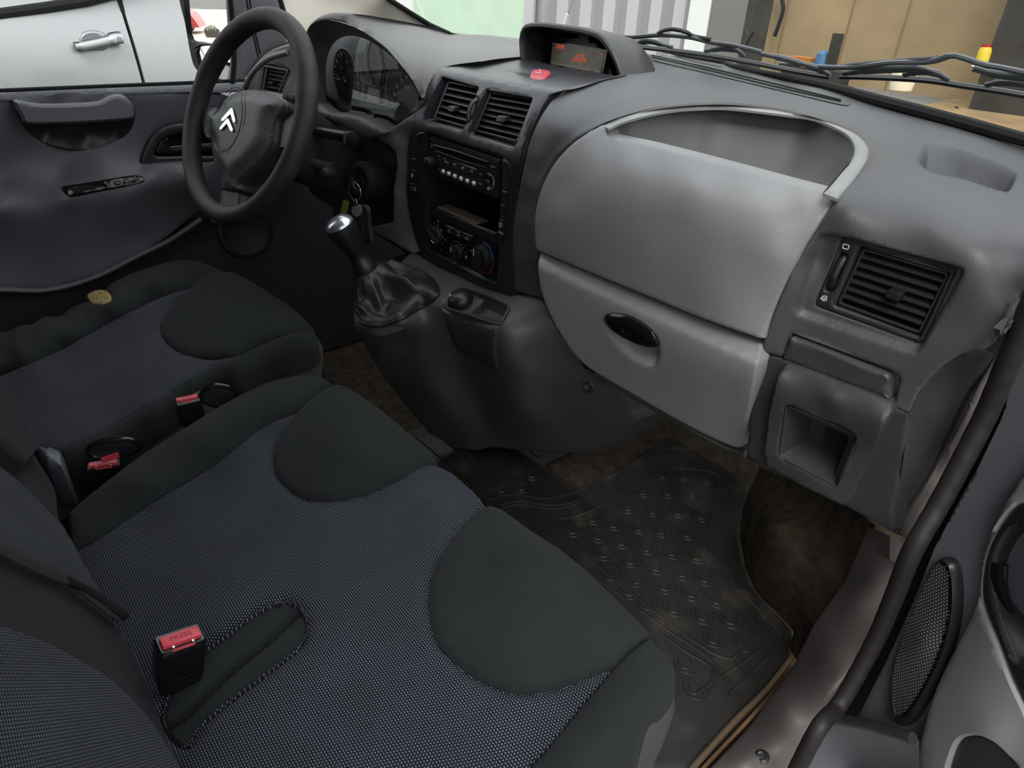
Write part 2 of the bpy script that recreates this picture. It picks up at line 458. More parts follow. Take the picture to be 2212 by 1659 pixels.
M_['grey_print'] = mat('grey_print', (.28, .29, .3), .5)
M_['red'] = mat('red_plastic', (.42, .025, .04), .4)
M_['door'] = mat('door_dark_grey_plastic', (.098, .100, .114), .48, bump=('leather', 600, .25, .0006), mottle=(7, .06))
M_['doorblk'] = mat('door_black_plastic', (.026, .026, .030), .42, bump=('noise', 1500, .15, .0003))
M_['rim'] = mat('worn_black_rubber_rim', (.021, .0195, .018), .62, bump=('noise', 900, .35, .0008), mottle=(40, .35, (.03, .025, .02), 25, .58))
M_['hub'] = mat('charcoal_hub_plastic', (.042, .047, .052), .42, bump=('leather', 550, .35, .0006))
M_['cloth'] = weave('dark_ribbed_cloth', (.0095, .0115, .0122), (.0175, .0205, .0215), .0022, (1, 0), ribs=True)
M_['weave'] = weave('blue_black_flecked_cloth', (.0060, .0074, .0125), (.130, .136, .158), .0031, (1, 0), rowpitch=.0025, dotw=.42)
M_['weave_v'] = weave('flecked_back_cloth', (.010, .012, .016), (.11, .117, .13), .0032, (2, 0), rowpitch=.0026, dotw=.42)
M_['cloth_v'] = weave('dark_back_cloth', (.010, .0115, .013), (.018, .020, .022), .0022, (2, 0), ribs=True)
M_['carpet'] = mat('brown_grey_carpet', (.042, .033, .024), 1.0, spec=.1, bump=('noise', 1400, .6, .0012), mottle=(40, .4, (.075, .054, .034), 14, .58))
M_['rubber'] = mat('dusty_black_rubber', (.015, .0138, .0125), .5, bump=('noise', 1600, .2, .0003), mottle=(14, .3, (.045, .039, .033), 11, .54))
M_['sill'] = mat('worn_grey_sill_plastic', (.125, .106, .102), .5, bump=('noise', 1800, .2, .0004), mottle=(12, .15, (.15, .13, .105), 8, .60))
M_['seal'] = mat('black_door_seal', (.012, .0095, .009), .6, bump=('noise', 500, .25, .0008))
M_['glass'] = glassy('window_glass', (.97, .99, .98))

# ================================================================== DASHBOARD (passenger side)
dash = root('dashboard', (0.3, 0.0, .4), 'dark grey moulded dashboard running across the van under the windscreen', 'dashboard')
B = lambda v: {'y': v}
Zc = lambda v: {'z': v}
INNER = [((1170, 643), B(0)), ((1158, 575), B(-.006)), ((1152, 520), B(-.014)), ((1151, 480), B(-.016)), ((1156, 440), B(-.014)), ((1170, 395), B(-.012)), ((1195, 350), B(-.006)),
 ((1230, 312), B(.002)), ((1266, 286), B(.014)), ((1300, 267), Zc(.7915)), ((1340, 252), Zc(.799)), ((1400, 235), Zc(.806)), ((1460, 226), Zc(.808)), ((1520, 222), Zc(.808)), ((1580, 222), Zc(.808)),
 ((1640, 228), Zc(.806)), ((1700, 238), Zc(.805)), ((1760, 252), Zc(.804)), ((1810, 267), Zc(.803)), ((1850, 285), Zc(.802)), ((1875, 310), Zc(.80)), ((1877, 335), Zc(.798)), ((1862, 362), Zc(.795)),
 ((1840, 392), Zc(.788)), ((1811, 425), B(.0)), ((1774, 478), B(-.010)), ((1737, 536), B(-.017)), ((1704, 598), B(-.020)), ((1667, 684), B(-.018)), ((1648, 740), B(-.014)), ((1646, 762), B(-.010))]
OUTER = [((1113, 632), B(0)), ((1108, 560), B(0)), ((1107, 500), B(0)), ((1112, 455), B(0)), ((1120, 410), B(0)), ((1130, 360), B(0)), ((1142, 310), B(.003)), ((1160, 265), B(.012)), ((1180, 232), B(.035)),
 ((1197, 213), B(.06)), ((1243, 186), Zc(.815)), ((1284, 173), Zc(.819)), ((1335, 162), Zc(.822)), ((1385, 148), Zc(.825)), ((1425, 120), Zc(.828)), ((1550, 138), Zc(.826)), ((1640, 160), Zc(.824)),
 ((1760, 191), Zc(.822)), ((1870, 218), Zc(.818)), ((1980, 248), Zc(.814)), ((2090, 276), Zc(.81)), ((2225, 312), Zc(.804)), ((2290, 400), Zc(.79)), ((2270, 480), Zc(.775)), ((2235, 560), {'x': .757}),
 ((2211, 619), {'x': .76}), ((2180, 666), B(.006)), ((2150, 725), B(.004)), ((2126, 758), B(.004)), ((2057, 778), B(.0)), ((1997, 831), B(.0)), ((1964, 893), B(.0))]
MID = [(1130, 560, B(-.010)), (1128, 480, B(-.012)), (1140, 400, B(-.012)), (1160, 340, B(-.008)), (1195, 275, B(.006)), (2020, 490, B(.008)), (1900, 470, B(.004)), (2120, 530, B(.008)),
 (1940, 430, Zc(.783)), (1800, 600, B(-.006)), (1900, 620, B(-.002)), (2040, 640, B(.0)), (1720, 690, B(-.006)), (1850, 760, B(.0)), (1990, 740, B(.0)), (2050, 380, Zc(.797)), (2150, 440, Zc(.783)),
 (1980, 320, Zc(.802)), (1450, 185, Zc(.815)), (1700, 205, Zc(.812)), (2000, 560, B(.0)), (1760, 560, B(-.004)), (1700, 760, B(-.003))]
S_pad = TPS([(p[0], p[1], c) for p, c in INNER + OUTER] + MID, reg=4e-4)
DOUT = [p for p, c in INNER[1:30]]
Dhole = [tuple(p) for p in cr(DOUT, 130)][:-1] + seg([DOUT[-1], DOUT[0]], 12)[:-0 or None][:int(math.dist(DOUT[-1], DOUT[0])/12)]
vent_out = rnd(Z5((1010, 92), (1750, 300), (1520, 812), (815, 555)), 12)
lid_notch = Z5((625, 882), (640, 850), (690, 722), (1345, 975), (1392, 1012), (1352, 1205))
pad_out = [tuple(p) for p in cr([p for p, c in OUTER], 220)] + lid_notch[::-1] + Z5((505, 850)) + [p for p in [(1170, 643)]]
# the pad ring opens under the D lid: outline walks the outer edge, then back along the D
pad_outer = [tuple(p) for p in cr([p for p, c in OUTER], 230)]
pad_inner = [tuple(p) for p in cr([p for p, c in INNER], 200)]
pad_poly = pad_outer + lid_notch[::-1] + pad_inner[::-1]
rec_poly = smooth_closed(Z3((1700, 735), (1800, 745), (1950, 800), (2120, 868), (2178, 905), (2165, 960), (2130, 1005), (2040, 985), (1900, 940), (1760, 915), (1690, 890), (1640, 830)), 60)
ves_poly = rnd(Z5((850, 40), (1850, 300), (1520, 880), (680, 600)), 26, 6)
def pad_fn(u, v, q):
    d = Vector((0, 0, 0))
    if 1930 < u and 290 < v < 430 and inside((u, v), rec_poly):
        k = pdist((u, v), rec_poly); w = 18 + 46*sm((2090-u)/150)
        d += Vector((0, 0, -.030*sm(k/w)))
    if 1690 < u < 2110 and 480 < v < 790 and inside((u, v), ves_poly): d += Vector((0, .008*sm(pdist((u, v), ves_poly)/14), 0))
    # soft ridge that follows the D outline at a distance
    if u < 1900 and v < 640:
        k = pdist((u, v), pad_inner, False)
        d += Vector((0, .3, -1)).normalized()*.0022*math.exp(-((k-16)/11)**2)
    return d
panel('dash_pad', pad_poly, S_pad, M_['dash'], dash, holes=[vent_out], step=9, edge=(4, .0018), skirt=.012, fn=pad_fn, hole_skirt=.02, dense=[(rec_poly, 4), (ves_poly, 6)], auto=80)
# defroster slot along the windscreen
so = smooth_closed(Z3((230, 287), (500, 345), (900, 440), (1240, 522), (1300, 545), (1290, 556), (1230, 548), (900, 470), (500, 375), (240, 312)), 90)
panel('defroster_grille', so, Off(S_pad, (0, 0, .0012)), M_['dash2'], dash, step=10, edge=(2, .001), skirt=.004)
for dy in (0, 1):
    a = Z3((260, 294+dy*10), (520, 352+dy*12), (900, 444+dy*14), (1250, 530+dy*8)); mb = MB()
    mb.tube([S_pad(*p) + Vector((0, 0, .0018)) for p in cr(a, 40)], .0011, 6); mb.build('grille_slot', M_['void'], dash)
# ---- silver rim round the open tray
RIN = ZA((795, 350), (900, 300), (1050, 255), (1200, 222), (1350, 200), (1500, 190), (1750, 188), (2212, 240)) + Z3((1090, 610), (1180, 640), (1280, 690), (1322, 745), (1322, 800), (1300, 845), (1260, 890), (1210, 950), (1165, 1000))
class RimS:
    back = Vector((0, 0, -1))
    def __init__(s, z): s.z = z
    def __call__(s, u, v): return at(u, v, z=s.z - .020*sm((v-325)/110) - .012*sm((1375-u)/75))
S_rim = RimS(.8030)
rin = [tuple(p)[:2] for p in cr(RIN, 110)]
rout = [tuple(p)[:2] for p in cr([p for p, c in INNER[9:25]], 110)]
rimp = inset(rout + rin[::-1], .8)
panel('tray_rim', rimp, S_rim, M_['silver'], dash, step=6, edge=(7, .0024), skirt=.003)
# ---- open tray: wall and floor
top3 = [RimS(.7990)(*p) for p in rin]
top3 = cr(top3, 110)
cen = Vector((.42, .05, 0))
rows = [top3]
for f, dz in ((.985, -.012), (.95, -.035), (.88, -.06), (.74, -.080), (.5, -.088), (.25, -.090)):
    rows.append([Vector((cen.x + (p.x-cen.x)*f, cen.y + (p.y-cen.y)*f, p.z*(1-(1-f)) + .797*(1-f) + dz)) for p in top3])
mb = MB().grid(rows)
mb.add(rows[-1] + [cen + Vector((0, -.05, .70))], [(i, i+1, 110) for i in range(109)])
mb.build('storage_tray', M_['bin'], dash, auto=80)
# ---- upper lid
LT = [(1284, 277), (1300, 269), (1313, 279), (1315, 292), (1400, 311), (1550, 350), (1700, 391), (1765, 408), (1783, 412), (1811, 425)]
lc = [(1314, 294, B(.022)), (1400, 313, B(.022)), (1550, 352, B(.020)), (1700, 393, B(.018)), (1780, 413, B(.014)), (1290, 274, B(.024)), (1300, 269, B(.031)), (1311, 278, B(.027)),
 (1340, 318, B(.006)), (1450, 345, B(.003)), (1600, 385, B(.0)), (1740, 425, B(-.004)), (1300, 330, B(.002)), (1260, 330, B(-.004)),
 (1350, 370, B(-.017)), (1500, 400, B(-.022)), (1650, 450, B(-.024)), (1250, 400, B(-.020)), (1300, 450, B(-.031)), (1450, 480, B(-.036)), (1600, 560, B(-.038)), (1250, 520, B(-.030)), (1400, 580, B(-.036)), (1550, 650, B(-.036)), (1680, 560, B(-.032)),
 (1165, 548, B(-.022)), (1300, 602, B(-.026)), (1450, 662, B(-.028)), (1645, 738, B(-.022)), (1200, 470, B(-.026)), (1200, 400, B(-.014))]
S_lid = TPS([(p[0], p[1], c) for p, c in INNER[1:9]] + [(p[0], p[1], c) for p, c in INNER[24:29]] + lc, reg=8e-4)
lid_poly = [tuple(p) for p in cr(LT, 60)] + [tuple(p) for p in cr([p for p, c in INNER[24:29]] + [(1648, 736)], 50)][1:] + seg([(1648, 737), (1400, 640), (1163, 549)], 10)[:-1][:44]
# rebuild bottom edge explicitly
bot = [tuple(p) for p in cr([(1648, 737), (1520, 692), (1400, 643), (1280, 594), (1180, 552), (1160, 545)], 46)]
lef = [tuple(p) for p in cr([(1155, 543)] + [p for p, c in INNER[2:9]] + [(1283, 277)], 60)]
lid_poly = [tuple(p) for p in cr(LT, 60)] + [tuple(p) for p in cr([p for p, c in INNER[24:29]] + [(1649, 733)], 50)][1:] + bot[1:] + lef[1:-1]
lid_poly = inset(lid_poly, 1.2)
panel('tray_lid', lid_poly, S_lid, M_['silver'], dash, step=9, edge=(5, .003), skirt=.02)
# ---- lower glovebox door
gl_l = ZB((98, 92), (75, 185), (82, 300), (115, 450), (180, 610), (260, 760), (360, 900), (470, 1010), (600, 1095))
gl_b = ZB((800, 1210), (1100, 1385), (1400, 1545), (1600, 1635), (1680, 1652), (1705, 1630))
gl_r = ZB((1730, 1560), (1765, 1350), (1800, 1150), (1832, 980), (1862, 830))
gl_t = ZB((1800, 800), (1400, 635), (1000, 470), (600, 305), (300, 180))
gpoly = [tuple(p) for p in cr(gl_l, 60)] + [tuple(p) for p in cr([gl_l[-1]] + gl_b, 60)][1:] + [tuple(p) for p in cr([gl_b[-1]] + gl_r, 50)][1:] + [tuple(p) for p in cr([gl_r[-1]] + gl_t + [gl_l[0]], 60)][1:-1]
crease = [tuple(p)[:2] for p in cr(ZB((72, 190), (400, 345), (800, 520), (1200, 695), (1600, 870), (1810, 962)), 14)]
ctop = [tuple(p)[:2] for p in cr([gl_l[0]] + gl_t[::-1] + [gl_r[-1]], 14)]
gp = [(p[0], p[1], B(-.012)) for p in ctop] + [(p[0], p[1], B(-.030)) for p in crease] + [(p[0], p[1]-9, B(-.025)) for p in crease] + [(p[0], p[1]+14, B(-.0295)) for p in crease]
gp += [(p[0], p[1], B(v)) for p, v in zip(ZB((700, 820), (1200, 1050), (1600, 1250), (250, 740), (1750, 1400), (600, 1090), (1100, 1385), (1500, 1590), (1700, 1630), (1000, 1100), (1400, 1350), (450, 700)), (-.016, -.010, -.004, -.014, .006, .016, .032, .042, .042, .004, .014, -.018))]
S_glove = TPS(gp, reg=2e-5)
hand_poly = smooth_closed(ZB((690, 572), (800, 590), (900, 640), (1000, 720), (1045, 800), (1035, 840), (960, 845), (850, 810), (720, 740), (640, 670), (618, 615), (640, 580)), 60)
dent_poly = smooth_closed(ZB((640, 640), (800, 600), (1010, 740), (1055, 860), (1045, 960), (1010, 1020), (930, 1000), (800, 930), (700, 830), (640, 740), (600, 660)), 60)
def gfn(u, v, q):
    if 1290 < u < 1440 and 660 < v < 810 and inside((u, v), dent_poly): return Vector((0, .016*sm(pdist((u, v), dent_poly)/20), 0))
    return Vector((0, 0, 0))
gd = panel('glovebox_door', gpoly, S_glove, M_['silver'], dash, step=7, edge=(3.5, .0025), skirt=.02, fn=gfn)
def hfn(u, v, q): return Vector((0, -.004*sm(pdist((u, v), hand_poly)/14), 0))
panel('handle', hand_poly, Off(S_glove, (0, -.0045, 0)), M_['gloss'], gd, step=6, edge=(3, .002), skirt=.014, fn=hfn)['label'] = 'glossy black oval pull handle'
lk = [onplane(*p, S_glove(1352, 712)+Vector((0, -.0090, 0)), (0, 1, 0)) for p in smooth_closed(ZB((800, 645), (835, 680), (830, 740), (800, 757), (760, 725), (748, 680), (770, 650)), 24)]
mb = MB(); mb.tube(lk, .0004, 6, closed=True); mb.box(S_glove(1355, 708)+Vector((0, -.0090, 0)), (.0010, .001, .007)); mb.build('lock', M_['black'], gd)
# dark body behind the gaps
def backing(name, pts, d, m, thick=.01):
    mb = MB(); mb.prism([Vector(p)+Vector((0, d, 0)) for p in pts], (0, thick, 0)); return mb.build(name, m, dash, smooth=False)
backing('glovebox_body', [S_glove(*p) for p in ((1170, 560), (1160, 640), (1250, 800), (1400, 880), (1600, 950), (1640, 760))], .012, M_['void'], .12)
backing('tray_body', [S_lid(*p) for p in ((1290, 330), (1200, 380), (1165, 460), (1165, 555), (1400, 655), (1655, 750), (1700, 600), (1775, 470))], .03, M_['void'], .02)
# black lower edge of the glovebox frame
fr = [S_glove(*p) + Vector((0, .012, -.004)) for p in cr(ZB((500, 1055), (640, 1130), (1000, 1345), (1400, 1570), (1560, 1650), (1700, 1700)), 40)]
MB().tube(fr, .006, 8).build('glovebox_frame', M_['dash2'], dash)
# ---- lower right column
S_col = TPS([(1647, 762, B(-.006)), (1639, 778, B(-.006)), (1622, 878, B(.004)), (1613, 975, B(.014)), (1642, 1010, B(.018)), (1740, 1050, B(.02)), (1830, 1097, B(.022)), (1931, 1154, B(.024)), (1940, 1040, B(.012)), (1955, 960, B(.004)), (1964, 893, B(.0)),
 (1800, 830, B(0)), (1700, 850, B(0)), (1850, 950, B(.006)), (1750, 960, B(.012)), (1660, 900, B(.004))])
pk_out = Z5((668, 905), (1000, 1035), (1352, 1172), (1345, 1235), (1300, 1310)) + Z8((1085, 110), (1040, 215), (985, 330), (950, 408), (915, 424), (730, 335), (560, 240), (545, 190)) + Z5((505, 1520), (540, 1250), (598, 1000))
pk_hole = rnd(Z5((655, 1195), (1085, 1375)) + Z8((980, 100), (885, 328), (618, 188)), 6)
colpoly = [(1647, 764), (1682, 774)] + Z5((640, 895)) + [(p[0]-3, p[1]) for p in pk_out[::-1][:3]][::-1][0:0] + Z5((1000, 1060), (1345, 1190)) + [(1927, 880), (1964, 894), (1956, 960), (1944, 1040), (1931, 1100), (1931, 1154), (1900, 1135), (1830, 1097), (1740, 1052), (1642, 1012), (1612, 982), (1616, 930), (1624, 870), (1639, 780)]
panel('column_trim', seg(colpoly, 12), S_col, M_['dash2'], dash, step=12, edge=(4, .002), skirt=.03, holes=[rnd(Z5((700, 1230), (1060, 1400)) + Z8((940, 120), (870, 290), (650, 180)), 5)])
cl = rnd(Z5((690, 735), (1345, 988), (1345, 1165), (635, 890)), [10, 14, 10, 8], 4)
panel('coin_box_lid', cl, Off(S_pad, (0, -.004, 0)), M_['dash2'], dash, step=8, edge=(6, .004), skirt=.016)
S_pk = TPS([(*p, B(-.004)) for p in Z5((668, 905), (1352, 1172), (1000, 1035))] + [(*p, B(-.020)) for p in Z5((600, 1000), (950, 1145), (1300, 1300), (615, 1020), (1290, 1320))] + [(*p, B(-.013)) for p in Z5((545, 1250), (900, 1230), (1230, 1420))] + [(*p, B(.004)) for p in Z8((560, 240), (730, 335), (920, 424), (1000, 300))] + [(*p, B(-.004)) for p in Z5((520, 1480))+Z8((1060, 160))])
pk = panel('storage_pocket', seg(pk_out, 10), S_pk, M_['dash2'], dash, step=8, edge=(4, .003), skirt=.024, holes=[pk_hole], hole_skirt=.001)
ph3 = [S_pk(*p) for p in pk_hole]; c3 = sum(ph3, Vector())/len(ph3)
rows = [ph3] + [[c3 + (p-c3)*f + Vector((0, d, 0)) for p in ph3] for f, d in ((.985, .003), (.95, .008), (.86, .03), (.80, .05))]
mb = MB().grid(rows, True); mb.add(rows[-1], [tuple(range(len(ph3)))]); mb.build('pocket_liner', M_['dash2'], pk)
hq = [onplane(*p, c3+Vector((.02, .046, 0)), (0, 1, 0)) for p in rnd(Z5((925, 1310), (1090, 1385), (1055, 1520), (905, 1450)), 3)]
MB().prism(hq, (0, .004, 0)).build('socket_opening', M_['void'], pk)
# ---- side cover of the dash towards the door
S_side = TPS([(2126, 758, {'x': .757}), (2057, 778, B(.0)), (1997, 831, B(0)), (1964, 893, B(0)), (1956, 960, B(.004)), (1944, 1040, B(.012)), (1931, 1154, B(.024)), (1949, 1129, {'x': .742}), (2007, 1030, {'x': .745}), (2082, 900, {'x': .750}), (2146, 772, {'x': .757}), (2030, 900, B(.03)), (1985, 1020, B(.04))], back=(-.3, 1, 0))
panel('dash_end_cover', seg([(2128, 757), (2100, 762), (2057, 779), (2025, 802), (1997, 832), (1975, 870), (1964, 894), (1956, 960), (1944, 1040), (1931, 1100), (1931, 1154), (1949, 1130), (2007, 1032), (2082, 902), (2150, 768)], 14), S_side, M_['dash2'], dash, step=14, edge=(3, .001), skirt=.0)
# side vent grille at the far right end of the dash
gv = Z5((2205, 500), (2140, 600), (2050, 700), (2055, 740), (2100, 720), (2205, 640))
panel('side_grille', gv, Plane(at(2180, 690, x=.766), (1, .15, 0)), M_['vent'], dash, step=10, skirt=.004)
for i in range(4):
    a, b = Z5((2075+i*36, 716-i*52), (2150+i*30, 640-i*50)); p = at(*a, x=.768); q = at(*b, x=.768)
    MB().tube([p, q], .0012, 6).build('grille_slat', M_['dash'], dash)

# ================================================================== CENTRE STACK
TOPL = [(956, 145), (1000, 156), (1076, 172), (1140, 187), (1197, 200)]
def fasy(z):
    if z < .715: return 0.0
    if z < .812: return 6.3*(z-.715)**2
    d = z-.812; return .0593 + 1.222*d + 1300*d*d
S_fas = ProfY(fasy)
fl = [(956, 145), (932, 166), (920, 186), (903, 217), (891, 253), (882, 293), (878, 347), (877, 418), (882, 463), (891, 499), (898, 523), (905, 541), (916, 558), (947, 577), (987, 598), (1041, 620), (1080, 638), (1100, 644), (1113, 638), (1113, 620), (1108, 581), (1106, 527), (1109, 472), (1118, 405), (1128, 347), (1142, 293), (1164, 240), (1182, 211), (1197, 200)]
foutl = [tuple(p)[:2] for p in cr(fl, 180)] + seg([(1197, 200), (1243, 187), (1284, 174), (1332, 164), (1350, 158), (1350, 130), (1300, 100), (1180, 108), (1122, 120), (1070, 127), (1023, 134), (985, 139), (956, 145)], 8)[2:-6]
vL = rnd(ZC((515, 200), (955, 320), (765, 838), (318, 722)), 3); vR = rnd(ZC((1045, 352), (1600, 452), (1375, 1040), (848, 884)), 4)
radio_hole = rnd([(918.5, 288), (1084, 342), (1072, 612), (923, 538)], 3)
haz = smooth_closed(ZC((1600, 130), (1625, 108), (1700, 104), (1790, 118), (1822, 145), (1810, 170), (1740, 222), (1690, 230), (1590, 215), (1575, 190)), 40)
dish = smooth_closed(ZC((1130, 90), (1400, 68), (1650, 75), (1900, 110), (1960, 150), (1900, 200), (1780, 235), (1640, 232), (1480, 190), (1300, 140)), 60)
well = [(1128, 124), (1200, 139), (1343, 164), (1345, 110), (1300, 60), (1130, 50)]
def topfn(u, v, q):
    if inside((u, v), dish): return Vector((0, 0, -.005*sm(pdist((u, v), dish)/14)))
    if inside((u, v), well): return Vector((0, 0, -.020*sm(pdist((u, v), well)/6)))
    return Vector((0, 0, 0))
S_top = Off(S_fas, (0, 0, 0)); S_top.back = Vector((0, 0, -1))

fas = panel('centre_fascia', foutl, S_fas, M_['fascia'], dash, step=8, edge=(3, .002), skirt=.02, holes=[vL, vR, radio_hole], hole_skirt=.04, fn=topfn, dense=[(dish, 5), (well, 6)])
hz = panel('hazard_button', haz, Off(S_top, (0, 0, .001)), M_['red'], dash, step=5, edge=(3, .002), skirt=.012)
hz['label'] = 'red hazard button with a white triangle'
tri = [S_top(*p) + Vector((0, 0, .0030)) for p in ZC((1640, 170), (1700, 178), (1688, 135))]
MB().tube(tri, .0007, 6, closed=True).build('triangle_mark', M_['white'], hz)
# ---- display hood and trip computer
HY = .25
arch = [at(*p, y=HY) for p in [(1124, 150), (1121, 110), (1120, 85), (1125, 62), (1137, 51), (1170, 49), (1220, 55), (1265, 63), (1295, 75), (1318, 103), (1334, 135), (1346, 172)]]
arch = cr(arch, 60)
cx = sum(p.x for p in arch)/60; cz = .815
def off_arch(A, d, dy, dz=0, sx=1):
    out = []
    for i, p in enumerate(A):
        a = A[max(i-1, 0)]; b = A[min(i+1, len(A)-1)]; t = (b-a).normalized(); n = Vector((t.z, 0, -t.x)).normalized()
        out.append(Vector(((p.x-cx)*sx+cx, p.y+dy, p.z+dz)) + n*d)
    return out
mb = MB()
mb.grid([off_arch(arch, .004, .125, -.020, .9), off_arch(arch, .002, .10, -.010, .96), off_arch(arch, .0, .05, -.003), off_arch(arch, 0, .012), off_arch(arch, -.0005, .004), off_arch(arch, .002, 0), off_arch(arch, .006, -.001), off_arch(arch, .009, .003), off_arch(arch, .0105, .01), off_arch(arch, .013, .06)])
bk = off_arch(arch, .004, .125, -.020, .9); mb.add(bk + [Vector((cx, HY+.14, .80))], [(i, i+1, 60) for i in range(59)])
disp = root('trip_display', (cx, HY+.03, .82), 'hooded black trip display with orange digits on top of the dashboard', 'display')
mb.build('display_hood', M_['black'], disp)
scr0 = at(1246, 128, y=HY+.055)
sn = Vector((.0, -1, .18)).normalized(); scr = Plane(scr0, sn)
bz = [(1128, 135), (1127, 95), (1133, 72), (1150, 64), (1200, 66), (1270, 78), (1300, 95), (1318, 130), (1330, 168), (1240, 150)]
panel('bezel', seg(bz, 10), Plane(scr0 + Vector((0, .006, 0)), sn), M_['black'], disp, step=14, skirt=.002)
sc = rnd(Z2((1750, 258), (2135, 322), (2102, 487), (1740, 412)), 2)
panel('screen_frame', sc, Off(scr, (0, -.002, 0)), M_['gloss'], disp, step=12, skirt=.008)
M_['lcd'] = mat('brown_grey_lcd_glass', (.46, .42, .34), .35, mottle=(60, .2)); M_['amber'] = emit('amber_digits', (1.0, .12, .045), .42)
sg = rnd(Z2((1783, 274), (2118, 328), (2085, 474), (1767, 411)), 1.5)
sp = panel('screen', sg, Off(scr, (0, -.0024, 0)), M_['lcd'], disp, step=12, skirt=.001)
so_ = lambda X, Y: onplane(*Z2((X, Y))[0], scr0 + Vector((0, -.0032, 0)), sn)
rr = so_(2090, 430) - so_(1790, 380); uu = so_(1783, 274) - so_(1767, 411)
letters([('2348', so_(1822, 302), rr, uu, .0105), ('470 KM', so_(1948, 388), rr, uu, .0115, 'CENTER', .9), ('--', so_(2092, 350), rr, uu, .009)], M_['amber'], sp)
mb = MB(); mb.tube([so_(1928, 362), so_(1933, 350), so_(1945, 353), so_(1950, 360), so_(1968, 362)], .0005, 5); mb.tube(ring_pts(so_(1974, 358), rr.normalized(), uu.normalized(), .0018, n=10), .0006, 5, closed=True); mb.build('fuel_symbol', M_['amber'], sp)

# ================================================================== AIR VENTS
def vent(name, quad, surf, label, nsl, tabpos, group=None, frame=None, vanes=6, dep=.03, d0=.004, par=None, slat_mat='vent', tilt=.0):
    """quad = pixel corners TL, TR, BR, BL of the opening"""
    c = [surf(*p) for p in quad]
    o = sum(c, Vector())/4
    t = root(name, o, label, 'air vent', group)
    bkv = Vector((0, 1, 0))
    def P(s, q, h=0): return (c[0]*(1-s)+c[1]*s)*(1-q) + (c[3]*(1-s)+c[2]*s)*q + bkv*(d0+h)
    # inner box
    mb = MB(); R0 = [P(0, 0, -d0*.5), P(1, 0, -d0*.5), P(1, 1, -d0*.5), P(0, 1, -d0*.5)]; R1 = [p + bkv*dep for p in R0]
    mb.grid([R0, R1], True); mb.add(R1, [(0, 1, 2, 3)]); mb.build('duct', M_['void'], t, smooth=False)
    # rounded inner frame
    fr = [P(*q) for q in rnd([(.01, .015), (.99, .015), (.99, .985), (.01, .985)], .05, 4)]
    MB().tube(fr, .0016, 6, closed=True).build('slat_frame', M_['vent'], t)
    e = (c[1]-c[0]).normalized(); w = (c[1]-c[0]).length; dn = (c[3]-c[0]).normalized()
    for i in range(nsl):
        q = (i+.5)/nsl if nsl > 7 else (i+1)/(nsl+1)
        a, b = P(.015, q), P(.985, q)
        nrm = bkv + dn*(-.25-tilt)
        mb = MB(); th = dn*.0011
        prof = [a-th, a-th+nrm*.013, a+th+nrm*.013, a+th]
        m2 = [p + (b-a) for p in prof]; mb.grid([prof, m2], True); mb.add(prof, [(3, 2, 1, 0)]); mb.add(m2, [(0, 1, 2, 3)])
        mb.build('slat', M_[slat_mat], t, smooth=False)
    for j in range(vanes):
        s = (j+1)/(vanes+1); a = P(s, .02, .016); b = P(s, .98, .016); mb = MB(); th = e*.0006
        pr = [a-th, a-th+bkv*.01, a+th+bkv*.01, a+th]; m2 = [p+(b-a) for p in pr]; mb.grid([pr, m2], True); mb.build('vane', M_['black'], t, smooth=False)
    s, q = tabpos; g = P(s, q, -.003)
    Mx = Matrix((e, bkv, -dn)).transposed()
    mb = MB(); mb.box(g, (w*.17, .012, .009 if nsl < 8 else .007), Mx, .0012)
    tb = mb.build('tab', M_['black'], t)
    mb = MB()
    for k in range(4): mb.box(g + bkv*-.0062 + dn*(.002*(k-1.5)*.8), (w*.15, .0006, .0005), Mx)
    mb.build('tab_ridge', M_['vent'], tb, smooth=False)
    return t, P, e, dn
qL = ZC((545, 262), (955, 345), (745, 808), (368, 700)); qR = ZC((1050, 385), (1590, 470), (1360, 985), (850, 850))
vent('air_vent', qL, Off(S_fas, (0, .006, 0)), 'left of the two black slatted air vents above the radio', 5, (.5, .62), 'centre stack air vents', vanes=6, slat_mat='fascia')
vent('air_vent', qR, Off(S_fas, (0, .006, 0)), 'right of the two black slatted air vents above the radio', 6, (.55, .55), 'centre stack air vents', vanes=8, slat_mat='fascia')
# thumbwheel between the vents
wq = [S_fas(*p) for p in smooth_closed(ZC((940, 425), (972, 440), (950, 560), (860, 720), (820, 755), (812, 740), (850, 600), (900, 470)), 40)]
MB().prism([p + Vector((0, -.0006, 0)) for p in wq], (0, .004, 0)).build('thumbwheel_slot', M_['void'], fas)
a, b = S_fas(*ZC((945, 465))[0]), S_fas(*ZC((838, 735))[0])
mb = MB(); mid = (a+b)/2; ax = Vector((1, 0, 0)); R = (a-b).length*.62
pr = []
for k in range(13):
    an = math.radians(-52 + 104*k/12); up = (a-b).normalized(); f = Vector((0, -1, 0)); f = (f - up*up.dot(f)).normalized()
    pr.append(mid - f*(R*.62-.003) + f*R*math.cos(an)*.78 + up*R*math.sin(an)*.95)
mb.tube(pr, (.0032), 8); mb.build('thumbwheel', M_['vent'], fas)
def ico(pts, w, m, parent, name='symbol', surf=S_fas, off=-.0006, frame=ZC, closed=True):
    P3 = [surf(*p) + Vector((0, off, 0)) for p in frame(*pts)]; MB().tube(P3, w, 5, closed=closed).build(name, m, parent)
ico([(955, 375), (992, 382), (988, 408), (952, 400)], .0005, M_['white'], fas); ico([(795, 795), (815, 800), (812, 825), (792, 820)], .0004, M_['grey_print'], fas)

